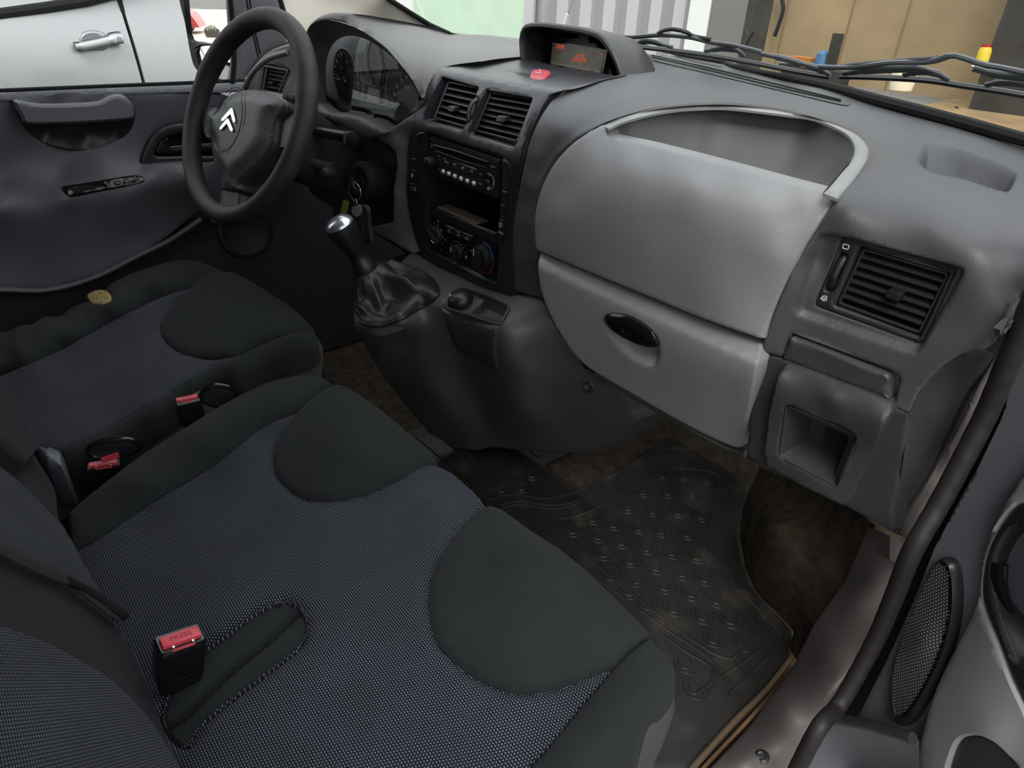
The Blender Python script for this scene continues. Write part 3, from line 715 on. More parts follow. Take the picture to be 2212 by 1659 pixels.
# ---- recess behind radio, shelf and climate panel
RP = .006
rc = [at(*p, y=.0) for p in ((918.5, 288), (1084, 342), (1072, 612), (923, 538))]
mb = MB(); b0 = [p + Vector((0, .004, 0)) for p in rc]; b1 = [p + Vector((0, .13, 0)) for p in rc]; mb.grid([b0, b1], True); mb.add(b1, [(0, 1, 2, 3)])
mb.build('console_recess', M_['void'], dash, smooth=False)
PL = Plane((0, RP, 0), (0, -1, 0), (0, 1, 0))
pc = lambda X, Y, h=0: onplane(*ZC((X, Y))[0], (0, RP-h, 0), (0, 1, 0))
pd = lambda X, Y, h=0: onplane(*ZD((X, Y))[0], (0, RP-h, 0), (0, 1, 0))
XR = Vector((1, 0, 0)); ZU = Vector((0, 0, 1))
# ================================================================== RADIO
radio = root('car_radio', (0, RP, .67), 'black car radio with six silver preset buttons and a round keypad', 'radio')
rf = rnd([(920, 290.5), (1082.5, 344), (1077, 430), (924, 375)], 2)
panel('radio_face', rf, PL, M_['black'], radio, step=12, edge=(2, .001), skirt=.10)
def plate(name, pts, fr, h, m, par, r=2, sk=.0, bev=(1.5, .0008), d=None):
    return panel(name, rnd(fr(*pts), r), Plane((0, RP-h, 0), (0, -1, 0), (0, 1, 0)), m, par, step=8, edge=bev, skirt=h+.001 if d is None else d)
cd = plate('disc_slot', [(440, 1005), (1080, 1215), (1085, 1290), (1000, 1262), (700, 1170), (450, 1075)], ZC, .0008, M_['gloss'], radio, .4)
MB().tube(cr([pc(430, 1018, .002), pc(700, 1090, .0035), pc(900, 1160, .003), pc(1075, 1218, .0015)], 20), (.0016), 6).build('slot_lip', M_['fascia'], cd)
MB().tube(cr([pc(445, 1080, .001), pc(620, 1145, .002), pc(820, 1215, .002), pc(1060, 1282, .001)], 20), .0007, 6).build('slot_edge', M_['fascia'], cd)
plate('eject_button', [(372, 992), (440, 1008), (436, 1075), (376, 1052)], ZC, .001, M_['fascia'], radio, 1)
kc = pc(405, 1215); 
MB().lathe([(0, .0145), (.006, .0142), (.0088, .0125), (.0098, .009), (.0104, .0)], kc, (0, -1, 0), 28).build('volume_knob', M_['black'], radio)
plate('display_strip', [(535, 1160), (945, 1300), (925, 1370), (528, 1235)], ZC, .0009, M_['fascia'], radio, 1.2)
for i, (x, y) in enumerate(((547, 1330), (614, 1356), (686, 1385), (760, 1414), (834, 1442), (912, 1470))):
    MB().lathe([(0, .0055), (.0024, .0050), (.0040, .0032), (.0044, .0)], pc(x, y), (0, -1, 0), 16).build('preset_button', mat('silver_button', (.5, .52, .52), .25, .6) if i == 0 else bpy.data.materials['silver_button'], radio)
kp = MB().lathe([(0, .002), (.0115, .002), (.0128, .001), (.0132, 0)], pc(1090, 1450), (0, -1, 0), 32).build('keypad', M_['gloss'], radio)
MB().lathe([(0, .0045), (.004, .0040), (.0045, .002)], pc(1078, 1450), (0, -1, 0), 20).build('centre_key', M_['black'], kp)
MB().tube(ring_pts(pc(1090, 1450, .0022), XR, ZU, .0118, n=28, a0=-1.2, a1=1.9), .0007, 5).build('keypad_rim', M_['grey_print'], kp)
MB().lathe([(0, .0036), (.0026, .003), (.003, .001)], pc(1088, 1535, .001), (0, -1, 0), 14).build('lower_key', bpy.data.materials['silver_button'], kp)
letters([('RADIO', pc(578, 1220, .0014), XR, ZU, .0040), ('BAND', pc(675, 1245, .0014), XR, ZU, .0038), ('LIST', pc(884, 1312, .0014), XR, ZU, .0028), ('DARK', pc(880, 1332, .0014), XR, ZU, .0030), ('SRC', pc(490, 1145, .0004), XR, ZU, .003), ('TA', pc(500, 1190, .0004), XR, ZU, .003),
 ('AF', pc(497, 1295, .0004), XR, ZU, .003), ('ESC', pc(988, 1362, .0004), XR, ZU, .003), ('MENU', pc(985, 1478, .0004), XR, ZU, .003), ('TA', pc(1112, 1268, .0004), XR, ZU, .0035), ('OK', pc(1080, 1452, .0052), XR, ZU, .0032)], M_['white'], radio)
mb = MB()
for x, y in ((1040, 1440), (1088, 1378), (1135, 1478)): MB().box(pc(x, y, .0022), (.0022, .0004, .0012)).build('key_mark', M_['white'], radio, smooth=False)
mb.tube([pc(765, 1300, .0012), pc(765, 1278, .0012), pc(785, 1282, .0012), pc(785, 1302, .0012)], .0004, 5); mb.build('note_symbol', M_['white'], radio, smooth=False); mb = MB(); mb.tube(ring_pts(pc(402, 1030, .0012), XR, ZU, .0012, n=3), .0005, 4, closed=True); mb.build('eject_symbol', M_['white'], radio, smooth=False); mb = MB()
mb.tube([pc(1130, 1278, .0006), pc(1140, 1270, .0006), pc(1155, 1282, .0006)], .0004, 5)
mb.build('key_mark', M_['white'], radio, smooth=False)
# ---- open shelf with felt
sh = MB()
zb = pd(400, 330).z
q = [pd(352, 262), pd(1180, 565)]
sh.box((-.01, .06, pd(700, 400).z-.006), (.2, .11, .012)); sh.build('shelf_floor', M_['black'], dash, smooth=False)
fz = pd(700, 400).z + .0012
fm = [at(*p, z=fz) for p in ZD((460, 268), (600, 232), (1142, 462), (1025, 522))]
felt = MB().prism([p - Vector((0, 0, .0) ) for p in fm], (0, 0, .0016)).build('felt_mat', mat('speckled_beige_felt', (.16, .125, .08), .95, bump=('noise', 2500, .6, .001), mottle=(420, .5, (.03, .025, .018), 520, .50)), None, smooth=False)
tag(felt, 'speckled beige felt strip lying in the open slot below the radio', 'mat')
# ================================================================== CLIMATE PANEL
clim = root('climate_control_panel', (0, RP, .55), 'black heater control panel with three rotary knobs', 'control panel')
cf = rnd(ZD((350, 262), (1182, 572), (1178, 1168), (345, 768)), 2)
panel('control_face', cf, PL, M_['gloss'], clim, step=12, edge=(2, .001), skirt=.05)
plate('button_strip', [(572, 478), (890, 605), (868, 680), (570, 560)], ZD, .002, M_['fascia'], clim, 2)
def knob(c, r, lever, h=.014):
    k = MB().lathe([(0, h*.55), (r*.85, h*.55), (r*.95, h*.45), (r, 0)], c, (0, -1, 0), 36).build('rotary_knob', M_['black'], clim)
    d = Vector((math.sin(lever), 0, math.cos(lever))); s = Vector((d.z, 0, -d.x))
    pts = [c + Vector((0, -h*.5, 0)) + d*(r*.98*a) + s*(r*.30*b*(1-.25*abs(a))) for a, b in ((-.9, -.8), (-.5, -1), (.5, -1), (.95, -.55), (1.0, 0), (.95, .55), (.5, 1), (-.5, 1), (-.9, .8))]
    MB().prism(pts, (0, -h*.6, 0)).build('knob_grip', M_['black'], k, smooth=False)
    mb = MB(); mb.tube([c + Vector((0, -h*1.11, 0)) + d*(r*.35), c + Vector((0, -h*1.11, 0)) + d*(r*.85)], .0007, 5); mb.build('pointer', M_['white'], k)
    return k
k1, k2, k3 = pd(455, 605), pd(715, 805), pd(1015, 865)
knob(k1, .0185, math.radians(118)); knob(k2, .0150, 0.0); knob(k3, .0225, -.05, .018)
for c, r, a0, a1, n in ((k1, .0225, -2.6, 2.4, 18), (k2, .0200, -1.5, 1.2, 14)):
    mb = MB()
    for i in range(n):
        if i % 2: continue
        b0 = a0+(a1-a0)*i/n; b1 = a0+(a1-a0)*(i+.8)/n
        mb.tube([c + Vector((r*math.sin(t), -.0006, r*math.cos(t))) for t in (b0, (b0+b1)/2, b1)], .0004, 4)
    mb.build('scale_mark', M_['grey_print'], clim)
M_['blue_print'] = mat('blue_print', (.03, .10, .42), .5); M_['red_print'] = mat('red_print', (.42, .035, .02), .5)
mb = MB(); mb.tube([k3 + Vector((.0275*math.sin(t), -.0006, .0275*math.cos(t))) for t in np.linspace(.05, 1.45, 14)], .0008, 5); mb.build('cold_arc', M_['blue_print'], clim)
mb = MB(); mb.tube([k3 + Vector((.0275*math.sin(t), -.0006, .0275*math.cos(t))) for t in np.linspace(1.55, 3.3, 16)], .0006, 5); mb.tube([k3 + Vector((.0275*math.sin(t), -.0006, .0275*math.cos(t))) for t in np.linspace(3.3, 4.8, 14)], .0007, 5); mb.build('hot_arc', M_['red_print'], clim)
letters([('A/C', pd(718, 597, .0026), XR, ZU, .0055), ('3', pd(805, 805, .0006), XR, ZU, .004)], M_['white'], clim)
cs_ = []
cs_.append(MB().tube(ring_pts(pd(608, 548, .0026), XR, ZU, .0022, .003, n=12), .0004, 5, closed=True)); cs_.append(MB().tube([pd(805, 622, .0026), pd(835, 632, .0026), pd(832, 655, .0026), pd(806, 645, .0026)], .0007, 5, closed=True))
cs_.append(MB().tube(ring_pts(pd(812, 858, .0006), XR, ZU, .0018, .0022, n=8), .0009, 5, closed=True)); cs_.append(MB().tube(ring_pts(pd(478, 430, .0006), XR, ZU, .002, .0015, n=8), .0004, 5, closed=True)); cs_.append(MB().tube(ring_pts(pd(870, 785, .0006), XR, ZU, .002, .0012, n=8), .0005, 5, closed=True))
for x, y in ((388, 480), (570, 652), (405, 680), (515, 770)): cs_.append(MB().tube([pd(x-8, y-6, .0006), pd(x+8, y, .0006), pd(x, y+12, .0006)], .0005, 4))
for q_ in cs_: q_.build('control_symbol', M_['grey_print'], clim)
MB().box(pd(722, 560, .0026), (.007, .0005, .001)).build('green_lamp', emit('green_lamp', (.02, .35, .05), .3), clim, smooth=False)
for e in ([(575, 480), (655, 512)], [(780, 572), (885, 612)]): MB().tube([pd(*e[0], .0022), pd(*e[1], .0022)], .0005, 5).build('strip_edge', M_['grey_print'], clim)
# trim ridge under the climate panel
MB().tube(cr([S_fas(*p) + Vector((0, -.001, 0)) for p in ZD((345, 772), (700, 950), (1000, 1110), (1180, 1172))], 24), .0014, 6).build('trim_ridge', M_['fascia'], fas)
# switch columns on both sides of the radio
def sw(pts, fr=ZC, h=.003, m='black'): return panel('switch_blank', rnd(fr(*pts), 2.0), Off(S_fas, (0, -h, 0)), M_[m], fas, step=8, edge=(2, .0012), skirt=h+.002)
swl = smooth_closed(ZC((215, 900), (255, 865), (315, 870), (250, 950), (232, 1160), (180, 1150), (185, 1000)), 36)
panel('switch_blank', swl, Off(S_fas, (0, -.002, 0)), M_['fascia'], fas, step=6, edge=(2, .0012), skirt=.004)
sw([(172, 1165), (228, 1175), (222, 1300), (165, 1290)]); s1 = sw([(160, 1300), (222, 1312), (222, 1455), (158, 1450)]); s2 = sw([(155, 1465), (215, 1475), (222, 1610), (150, 1590)])
MB().tube(ring_pts(S_fas(*ZC((188, 1375))[0]) + Vector((0, -.0036, 0)), XR, ZU, .0022, .003, n=12), .0005, 5, closed=True).build('lock_symbol', M_['white'], s1)
mb = MB(); mb.tube([S_fas(*ZC(p)[0]) + Vector((0, -.0036, 0)) for p in ((178, 1510), (205, 1515), (203, 1550), (176, 1545))], .0004, 5, closed=True); mb.tube([S_fas(*ZC(p)[0]) + Vector((0, -.0036, 0)) for p in ((224, 1510), (222, 1560))], .0008, 5); mb.build('door_symbol', M_['grey_print'], s2)
sr = smooth_closed(ZC((1248, 1190), (1300, 1200), (1345, 1250), (1362, 1330), (1345, 1450), (1318, 1555), (1258, 1535), (1250, 1350)), 36)
panel('switch_blank', sr, Off(S_fas, (0, -.002, 0)), M_['fascia'], fas, step=6, edge=(2, .0012), skirt=.004)
for P4 in ([(1255, 60), (1322, 75), (1298, 232), (1235, 212)], [(1232, 225), (1298, 242), (1285, 400), (1225, 382)]): sw(P4, ZD)
s3 = sw([(1222, 395), (1284, 412), (1275, 575), (1205, 545)], ZD)
letters([('ESP', S_fas(*ZD((1246, 460))[0]) + Vector((0, -.0036, 0)), XR, ZU, .0062), ('OFF', S_fas(*ZD((1240, 492))[0]) + Vector((0, -.0036, 0)), XR, ZU, .0045)], M_['white'], s3)
sw([(1200, 560), (1272, 585), (1255, 670), (1215, 680), (1188, 650)], ZD)
MB().tube([S_fas(*ZD(p)[0]) + Vector((0, -.003, 0)) for p in ((1212, 545), (1275, 578))], .0006, 5).build('switch_edge', M_['grey_print'], fas)

# ================================================================== PASSENGER AIR VENT
S_rv = Off(S_pad, (0, .009, 0))
rv_in = rnd(Z5((1115, 168), (1700, 345), (1505, 765), (945, 555)), 3)
qq = Z5((1125, 185), (1690, 352), (1497, 748), (958, 548))
rv, RVP, e_, dn_ = vent('air_vent', qq, S_rv, 'square black air vent with its own frame at the right end of the dashboard', 6, (.58, .52), None, vanes=6, d0=.003)
f2 = panel('vent_frame', vent_out, Off(S_rv, (0, -.002, 0)), M_['vent'], rv, step=9, edge=(4, .002), skirt=.02, holes=[rv_in, rnd(Z5((990, 205), (1035, 222), (930, 470), (885, 455)), 5)], hole_skirt=.012)
mb = MB(); a = S_rv(*Z5((1012, 222))[0]); b = S_rv(*Z5((908, 460))[0]); mb.box((a+b)/2 + Vector((0, .012, 0)), (.03, .001, (a-b).length*1.2)); mb.build('wheel_slot', M_['void'], f2, smooth=False)
up = (a-b).normalized(); fwd = Vector((0, -1, 0)); mid = (a+b)/2; R = (a-b).length
mb = MB(); mb.tube([mid + fwd*(-.010 + .0125*math.cos(t)) + up*R*.5*math.sin(t)*.95 for t in np.linspace(-1.3, 1.3, 14)], .0036, 8); tw = mb.build('thumbwheel', M_['vent'], rv)
mb = MB()
for t in np.linspace(-1.1, -.2, 8): mb.box(mid + fwd*(-.0062 + .0125*math.cos(t)) + up*R*.5*math.sin(t)*.95, (.006, .0008, .0008))
mb.build('wheel_ridge', M_['black'], tw, smooth=False)
def ico2(pts, nm): MB().tube([S_rv(*p) + Vector((0, -.0024, 0)) for p in Z5(*pts)], .0005, 5, closed=True).build(nm, M_['white'], f2)
ico2(rnd([(1010, 150), (1048, 160), (1040, 187), (1004, 178)], 7), 'open_symbol'); ico2([(862, 505), (880, 490), (902, 492), (898, 520), (878, 522)], 'shut_symbol'); ico2([(876, 500), (890, 500), (888, 514), (874, 513)], 'shut_symbol')

# ================================================================== INSTRUMENT BINNACLE
OPp = ZE((120, 430), (145, 335), (200, 285), (300, 243), (450, 248), (600, 288), (750, 350), (900, 448), (1050, 568), (1150, 678), (1250, 800), (1350, 930), (1430, 1070), (1462, 1165), (1440, 1290), (1290, 1405), (1110, 1552), (960, 1450), (800, 1390), (600, 1358), (400, 1345), (260, 1220), (205, 1000), (150, 650))
OPy = [-.030, -.040, -.045, -.048, -.045, -.040, -.034, -.026, -.018, -.012, -.006, 0, .004, .006, .010, .008, -.002, -.010, -.015, -.018, -.020, -.012, -.015, -.022]
OP3 = [at(*p, y=y) for p, y in zip(OPp, OPy)]
LNp = ZE((352, 900), (358, 760), (385, 640), (440, 530), (520, 460), (640, 428), (800, 455), (950, 535), (1100, 640), (1230, 770), (1340, 900), (1420, 1040), (1462, 1160), (1435, 1275), (1290, 1400), (1120, 1548), (1000, 1450), (830, 1385), (650, 1350), (540, 1335), (460, 1290), (400, 1200), (370, 1100), (355, 1000))
# re-order the lens loop so that both loops start at the left middle
op = cr(OP3[22:] + OP3[:22], 121, True)[:-1]; ln = cr([at(*p, y=.03) for p in LNp], 121, True)[:-1]
# align start
ln = ln[:]
rows = [[a.lerp(b, f) + Vector((0, 0, 0)) for a, b in zip(op, ln)] for f in (0, .06, .3, .6, .9, 1)]
rows = [[p + (p - Vector((-.33, p.y, .79))).normalized()*d for p in r] for r, d in zip(rows, (0, 0, 0, 0, 0, 0))]
MB().grid(rows, True).build('binnacle_surround', M_['trim'], dash)
# hood skin from the opening edge over the top to the windscreen
HT = [(662, 76, -.018), (665, 58, -.035), (676, 45, -.044), (694, 33, -.050), (721, 27, -.052), (752, 30, -.050), (800, 36, -.040)]
hood_poly_px = [tuple(p)[:2] for p in cr([OPp[i] for i in range(0, 14)], 80)]
silh = [(662, 78), (664, 60), (675, 45), (694, 33), (721, 27), (752, 30), (803, 37), (929, 60), (971, 72), (1040, 76), (1118, 84)]
lowr = [(1125, 122), (1060, 128), (1023, 134), (985, 139), (956, 146), (932, 167), (920, 187), (908, 212)]
S_hood = TPS([(*p, B(y)) for p, y in zip(OPp[:14], OPy[:14])] + [(*p, {'y': y}) for p, y in (((675, 43), -.028), ((694, 31), -.034), ((721, 25), -.038), ((752, 28), -.036))] +
 [(803, 37, B(.03)), (929, 60, B(.26)), (971, 72, B(.42)), (1040, 76, Zc(.832)), (1118, 84, Zc(.830)), (1125, 122, Zc(.828)), (1060, 128, Zc(.828)), (1023, 134, Zc(.827)), (956, 146, S_fas(956, 146)), (932, 167, S_fas(932, 167)), (920, 187, S_fas(920, 187)), (908, 212, S_fas(905, 215))] +
 [(857, 99, B(.025)), (893, 136, B(.022)), (800, 75, B(.0)), (850, 80, B(.06)), (950, 100, B(.16)), (760, 50, B(-.022)), (890, 170, B(.0))], reg=6e-4)
def rimfn(u, v, q):
    return Vector((0, 0, 0))
pp = [tuple(p)[:2] for p in cr(silh, 90)] + [tuple(p)[:2] for p in cr(lowr, 60)] + hood_poly_px[::-1][2:]
panel('instrument_hood', pp, S_hood, M_['trim'], dash, step=6, edge=(4, .003), skirt=.012, fn=rimfn, auto=80)
# lower lip under the instruments
lp = [(*p, B(y)) for p, y in zip([OPp[i] for i in range(15, 22)], [OPy[i] for i in range(15, 22)])]
lp += [(*p, B(-.028)) for p in ZE((960, 1520), (850, 1445), (700, 1395), (560, 1375), (330, 1362))] + [(*p, B(-.02)) for p in ZE((1020, 1592), (850, 1659), (700, 1590), (560, 1490), (350, 1420), (205, 1335))]
S_lip = TPS(lp)
panel('hood_lower_lip', ZE((205, 1335), (210, 1240), (260, 1225), (330, 1290), (400, 1345), (600, 1358), (800, 1390), (960, 1450), (1110, 1552), (1290, 1405), (1440, 1290), (1462, 1180), (1500, 1180), (1460, 1330), (1300, 1500), (1150, 1560), (1020, 1595), (960, 1625), (850, 1659), (700, 1590), (560, 1490), (350, 1420)), S_lip, M_['trim'], dash, step=7, edge=(3, .003), skirt=.02)
S_strip = TPS([(*p, B(.006)) for p in ((905, 216), (893, 245), (878, 290), (877, 347), (876, 418), (882, 463), (891, 499), (905, 541))] + [(*p, B(-.004)) for p in ((884, 262), (841, 278), (815, 296), (816, 303), (854, 329), (857, 361), (849, 405), (849, 470), (801, 497), (841, 517), (867, 534), (888, 544), (860, 420), (862, 310))])
panel('inner_trim', seg([(906, 216), (893, 243), (872, 262), (841, 278), (813, 296), (816, 303), (838, 314), (854, 329), (857, 361), (849, 405), (849, 455), (847, 480), (832, 484), (801, 490), (801, 500), (841, 519), (867, 536), (890, 548), (906, 543), (894, 505), (885, 465), (880, 418), (881, 347), (885, 293), (895, 252)], 8), S_strip, M_['trim'], dash, step=9, edge=(3, .002), skirt=.03)

# ---- instrument cluster
clu = root('instrument_cluster', (-.34, .03, .79), 'instrument cluster with dials behind clear glass under the hood', 'instrument cluster')
CYY = .040
pe = lambda X, Y, h=0: at(*ZE((X, Y))[0], y=CYY-h)
PC = Plane((0, CYY, 0), (0, -1, 0), (0, 1, 0))
M_['cluface'] = mat('grey_cluster_face', (.26, .27, .28), .5); M_['dial'] = mat('black_dial', (.012, .013, .015), .5)
big = [tuple(p)[:2] for p in smooth_closed(LNp, 60)]
panel('cluster_face', inset(big, -14), Off(PC, (0, .002, 0)), M_['cluface'], clu, step=16, skirt=.01)
def dialdisc(c, rx, rz, m, par, name, h=.001, n=40, rim=True):
    P = [c + Vector((rx*math.cos(2*math.pi*i/n), -h, rz*math.sin(2*math.pi*i/n))) for i in range(n)]
    o = MB().prism(P, (0, h, 0)).build(name, m, par)
    if rim: MB().tube(P, .0012, 6, closed=True).build('dial_ring', M_['cluface'], o)
    return o
tc_, sc_, fc_ = pe(590, 965), pe(1275, 1190), pe(958, 765)
d1 = dialdisc(pe(600, 960), .052, .058, M_['dial'], clu, 'gauge'); d2 = dialdisc(pe(1270, 1180), .054, .060, M_['dial'], clu, 'gauge')
d3 = panel('centre_panel', rnd(ZE((725, 640), (900, 610), (1070, 680), (1215, 790), (1150, 880), (1080, 1030), (950, 1010), (810, 940)), 5), Off(PC, (0, -.0015, 0)), M_['dial'], clu, step=10, skirt=.002)
d4 = dialdisc(pe(958, 765), .0285, .038, M_['dial'], clu, 'gauge', .008)
rb = MB().tube(ring_pts(pe(958, 765, .009), XR, ZU, .0285, .038, 32), .0016, 6, closed=True).build('gauge_bezel', M_['black'], d4)
lcd = panel('odometer_screen', rnd(ZE((880, 1035), (1020, 1075), (1000, 1232), (858, 1190)), 2), Off(PC, (0, -.004, 0)), mat('pale_lcd', (.42, .36, .33), .4), clu, step=10, skirt=.003)
panel('screen_frame', rnd(ZE((835, 1010), (1040, 1060), (1015, 1250), (815, 1200)), 2), Off(PC, (0, -.003, 0)), M_['dial'], clu, step=10, skirt=.003)
nums = [('20', 540, 808), ('30', 607, 745), ('40', 685, 765), ('50', 727, 860), ('60', 737, 1000), ('70', 705, 1122), ('10', 492, 915), ('0', 485, 1052)]
letters([(s, pe(x, y, .0016), XR, ZU, .0085) for s, x, y in nums] + [('x100 tr/min', pe(635, 848, .0016), XR, ZU, .0035)], M_['white'], d1)
letters([(s, pe(x, y, .0016), XR, ZU, .0085) for s, x, y in (('10', 1155, 1230), ('30', 1172, 1125), ('50', 1207, 1035), ('70', 1257, 962), ('90', 1315, 930), ('km/h', 1335, 1048))] + [('110', pe(1440, 1110, .0016), XR, ZU, .0085), ('130', pe(1445, 1205, .0016), XR, ZU, .0085)], M_['white'], d2)
for cc, th0, th1, n, rx, rz in ((pe(600, 960), 3.6, -.6, 15, .047, .053), (pe(1270, 1180), 3.9, -.5, 19, .049, .055)):
    mb = MB()
    for i in range(n):
        t = th0 + (th1-th0)*i/(n-1); k = .90 if i % 2 else .84
        mb.tube([cc + Vector((rx*math.cos(t)*k, -.0018, rz*math.sin(t)*k)), cc + Vector((rx*math.cos(t), -.0018, rz*math.sin(t)))], .00045, 4)
    mb.build('scale_mark', M_['white'], clu)
mb = MB()
for i in range(9):
    t = 2.6 - 5.2*i/8; cc = pe(958, 765); mb.tube([cc + Vector((.021*math.cos(t), -.0088, .028*math.sin(t))), cc + Vector((.025*math.cos(t), -.0088, .034*math.sin(t)))], .0004, 4)
mb.build('scale_mark', M_['white'], clu)
def needle(a, b, h, m, par): MB().tube([pe(*a, h), pe(*b, h)], [.0013, .0004], 6).build('needle', m, par)
needle((590, 970), (445, 930), .006, M_['white'], d1); needle((1275, 1185), (1110, 1298), .006, M_['white'], d2)
M_['ndl'] = mat('pale_orange_needle', (.75, .42, .28), .4)
needle((905, 750), (968, 778), .010, M_['ndl'], d4); needle((990, 880), (1048, 795), .010, M_['ndl'], d4)
MB().lathe([(0, .009), (.006, .009), (.007, .002)], tc_, (0, -1, 0), 20).build('needle_hub', M_['dial'], d1); MB().lathe([(0, .009), (.006, .009), (.007, .002)], sc_, (0, -1, 0), 20).build('needle_hub', M_['dial'], d2)
# two black trip buttons poking through the glass
for a, b in (((650, 1285), (808, 1312)), ((918, 1380), (1080, 1408))):
    p, q = at(*ZE(a)[0], y=-.004), at(*ZE(b)[0], y=.022); MB().tube([p, q], .0042, 12).build('trip_button', M_['gloss'], clu)
# curved clear cover
S_len = ProfY(lambda z: .030 - (4.2*(.765-z)**2 if z < .765 else 0) )
M_['lens'] = glassy('instrument_glass', (.93, .95, .95), .02, 1.6)
mb = MB(); panel_geo(mb, big, S_len, step=12, skirt=0); mb.build('clear_cover', M_['lens'], clu)

# ================================================================== LEFT END OF THE DASH
S_le = TPS([(523, 193, B(-.05)), (530, 165, B(-.05)), (555, 130, B(-.05)), (582, 110, B(-.048)), (625, 94, B(-.03)), (664, 100, B(-.02)), (660, 160, B(-.02)), (672, 240, B(-.03)), (600, 235, B(-.05)), (530, 240, B(-.05)), (575, 170, B(-.055))])
lq = Z1((1712, 425), (1862, 455), (1800, 608), (1686, 585))
panel('driver_end_trim', smooth_closed([(521, 200), (524, 180), (535, 157), (555, 130), (582, 108), (625, 94), (664, 96), (668, 130), (664, 190), (674, 250), (640, 262), (600, 250), (560, 245), (528, 238)], 70), S_le, M_['trim'], dash, step=8, edge=(5, .006), skirt=.03, holes=[rnd(lq, 2)])
vent('air_vent', lq, Off(S_le, (0, .004, 0)), 'small square air vent beyond the steering wheel, next to the driver door', 5, (.45, .62), None, vanes=4, slat_mat='sill', dep=.025)
MB().tube([S_le(*p) + Vector((0, -.001, 0)) for p in rnd(lq, 2.5)], .0022, 6, closed=True).build('vent_surround', M_['sill'], dash)
arc = [S_le(*p) + Vector((0, -.002, 0)) for p in cr(Z1((1580, 600), (1600, 530), (1650, 450), (1740, 375), (1860, 335)), 30)]
MB().tube(arc, .005, 8).build('end_trim_bead', M_['silver'], dash)
# knee panel and lower driver side
kn = [at(850, 330, y=.03), Vector((-.15, .03, .70)), Vector((-.74, .03, .74)), Vector((-.74, .05, .50)), Vector((-.60, .05, .44)), Vector((-.16, .05, .44))][1:]
sheet('knee_panel', [[Vector((-.76, .025, .76)), Vector((-.45, .02, .72)), Vector((-.13, .03, .74))], [Vector((-.76, .03, .60)), Vector((-.45, .0, .60)), Vector((-.13, .03, .60))], [Vector((-.76, .07, .46)), Vector((-.45, .06, .45)), Vector((-.13, .05, .44))]], M_['doorblk'], dash, 12, thick=.02)
MB().prism([Vector((-.13, .03, .44)), Vector((-.30, .03, .44)), Vector((-.30, .03, .40)), Vector((-.13, .03, .38))], (0, .1, 0)).build('lower_cubby', M_['doorblk'], dash, smooth=False)

# ================================================================== STEERING WHEEL
aW, bW = math.radians(26.93), math.radians(7.88)
WN = Vector((math.cos(aW)*math.sin(bW), -math.cos(aW)*math.cos(bW), math.sin(aW))); W1 = Vector((math.cos(bW), math.sin(bW), 0)); W2 = WN.cross(W1)
if W2.z < 0: W2 = -W2
WC = Vector((-.4045, -.199, .7198)); 
wheel = root('steering_wheel', WC, 'black three-spoke steering wheel with a worn rim and silver double chevron badge', 'steering wheel')
RR = .1775; N = 96; rows = []
for i in range(N):
    t = 2*math.pi*i/N; rad = W1*math.cos(t) + W2*math.sin(t)
    th = .0166 + .0012*max(0, math.cos(2*t))*0 + (.0012 if math.sin(t) > .3 else 0)
    gr = .0012*max(0, math.sin(14*t)) if .25 < t < 1.2 or 1.95 < t < 2.9 else 0
    rows.append([WC + rad*(RR + (th - (gr if math.cos(a) < 0 else 0))*math.cos(a)) + WN*(th*1.08*math.sin(a)) for a in [2*math.pi*j/20 for j in range(20)]])
rows.append(rows[0]); MB().grid(rows, True).build('rim', M_['rim'], wheel, auto=None)
HO = .004
PH = Plane(WC + WN*HO, WN, -WN)
print('WC px', proj(WC), proj(WC+WN*.03))
hubpts = Z1((1325, 800), (1322, 745), (1345, 705), (1410, 690), (1440, 640), (1500, 595), (1580, 573), (1660, 577), (1780, 612), (1835, 650), (1850, 690), (1825, 735), (1790, 770), (1775, 850), (1765, 920), (1720, 1000), (1640, 1090), (1570, 1150), (1535, 1190), (1535, 1225), (1425, 1222), (1425, 1190), (1420, 1130), (1380, 1070), (1362, 990), (1358, 920), (1345, 880), (1328, 850))
hp = [tuple(p)[:2] for p in smooth_closed(hubpts, 90)]
hc = Z1((1560, 830))[0]
def hubfn(u, v, q):
    d = pdist((u, v), hp); return WN*(.012*sm(d/34))
hub = panel('airbag_cover', hp, PH, M_['hub'], wheel, step=6, edge=(4, .006), skirt=.03, fn=hubfn)
spk = M_['hub']
def spoke(pts, name='spoke', h=-.006):
    q = [tuple(p)[:2] for p in smooth_closed(Z1(*pts), 40)]
    return panel(name, q, Plane(WC + WN*h, WN, -WN), spk, wheel, step=6, edge=(4, .006), skirt=.014)
spoke([(1290, 720), (1335, 690), (1400, 700), (1420, 760), (1400, 860), (1350, 900), (1310, 870), (1295, 800)])
spoke([(1765, 900), (1775, 800), (1800, 760), (1850, 735), (1900, 740), (1910, 850), (1890, 930), (1830, 960), (1775, 950)])
spoke([(1425, 1225), (1540, 1235), (1545, 1300), (1540, 1370), (1500, 1440), (1420, 1450), (1350, 1430), (1370, 1360), (1410, 1300)])
ph = lambda X, Y, h=.0: onplane(*Z1((X, Y))[0], WC + WN*(HO+.0125+h), WN)
cir = [Z1((1500 + 100*math.cos(t)*1.0 + 28*math.sin(t), 790 + 205*math.sin(t)*-1.0 + 0*math.cos(t)))[0] for t in np.linspace(0, 2*math.pi, 41)[:-1]]
MB().tube([PH(*p) + hubfn(p[0], p[1], None) + WN*.0002 for p in cir], .0007, 5, closed=True).build('badge_circle', M_['black'], hub)
cir2 = [Z1((1504 + 116*math.cos(t) + 30*math.sin(t), 786 + 222*math.sin(t)*-1))[0] for t in np.linspace(-.2, 4.6, 36)]
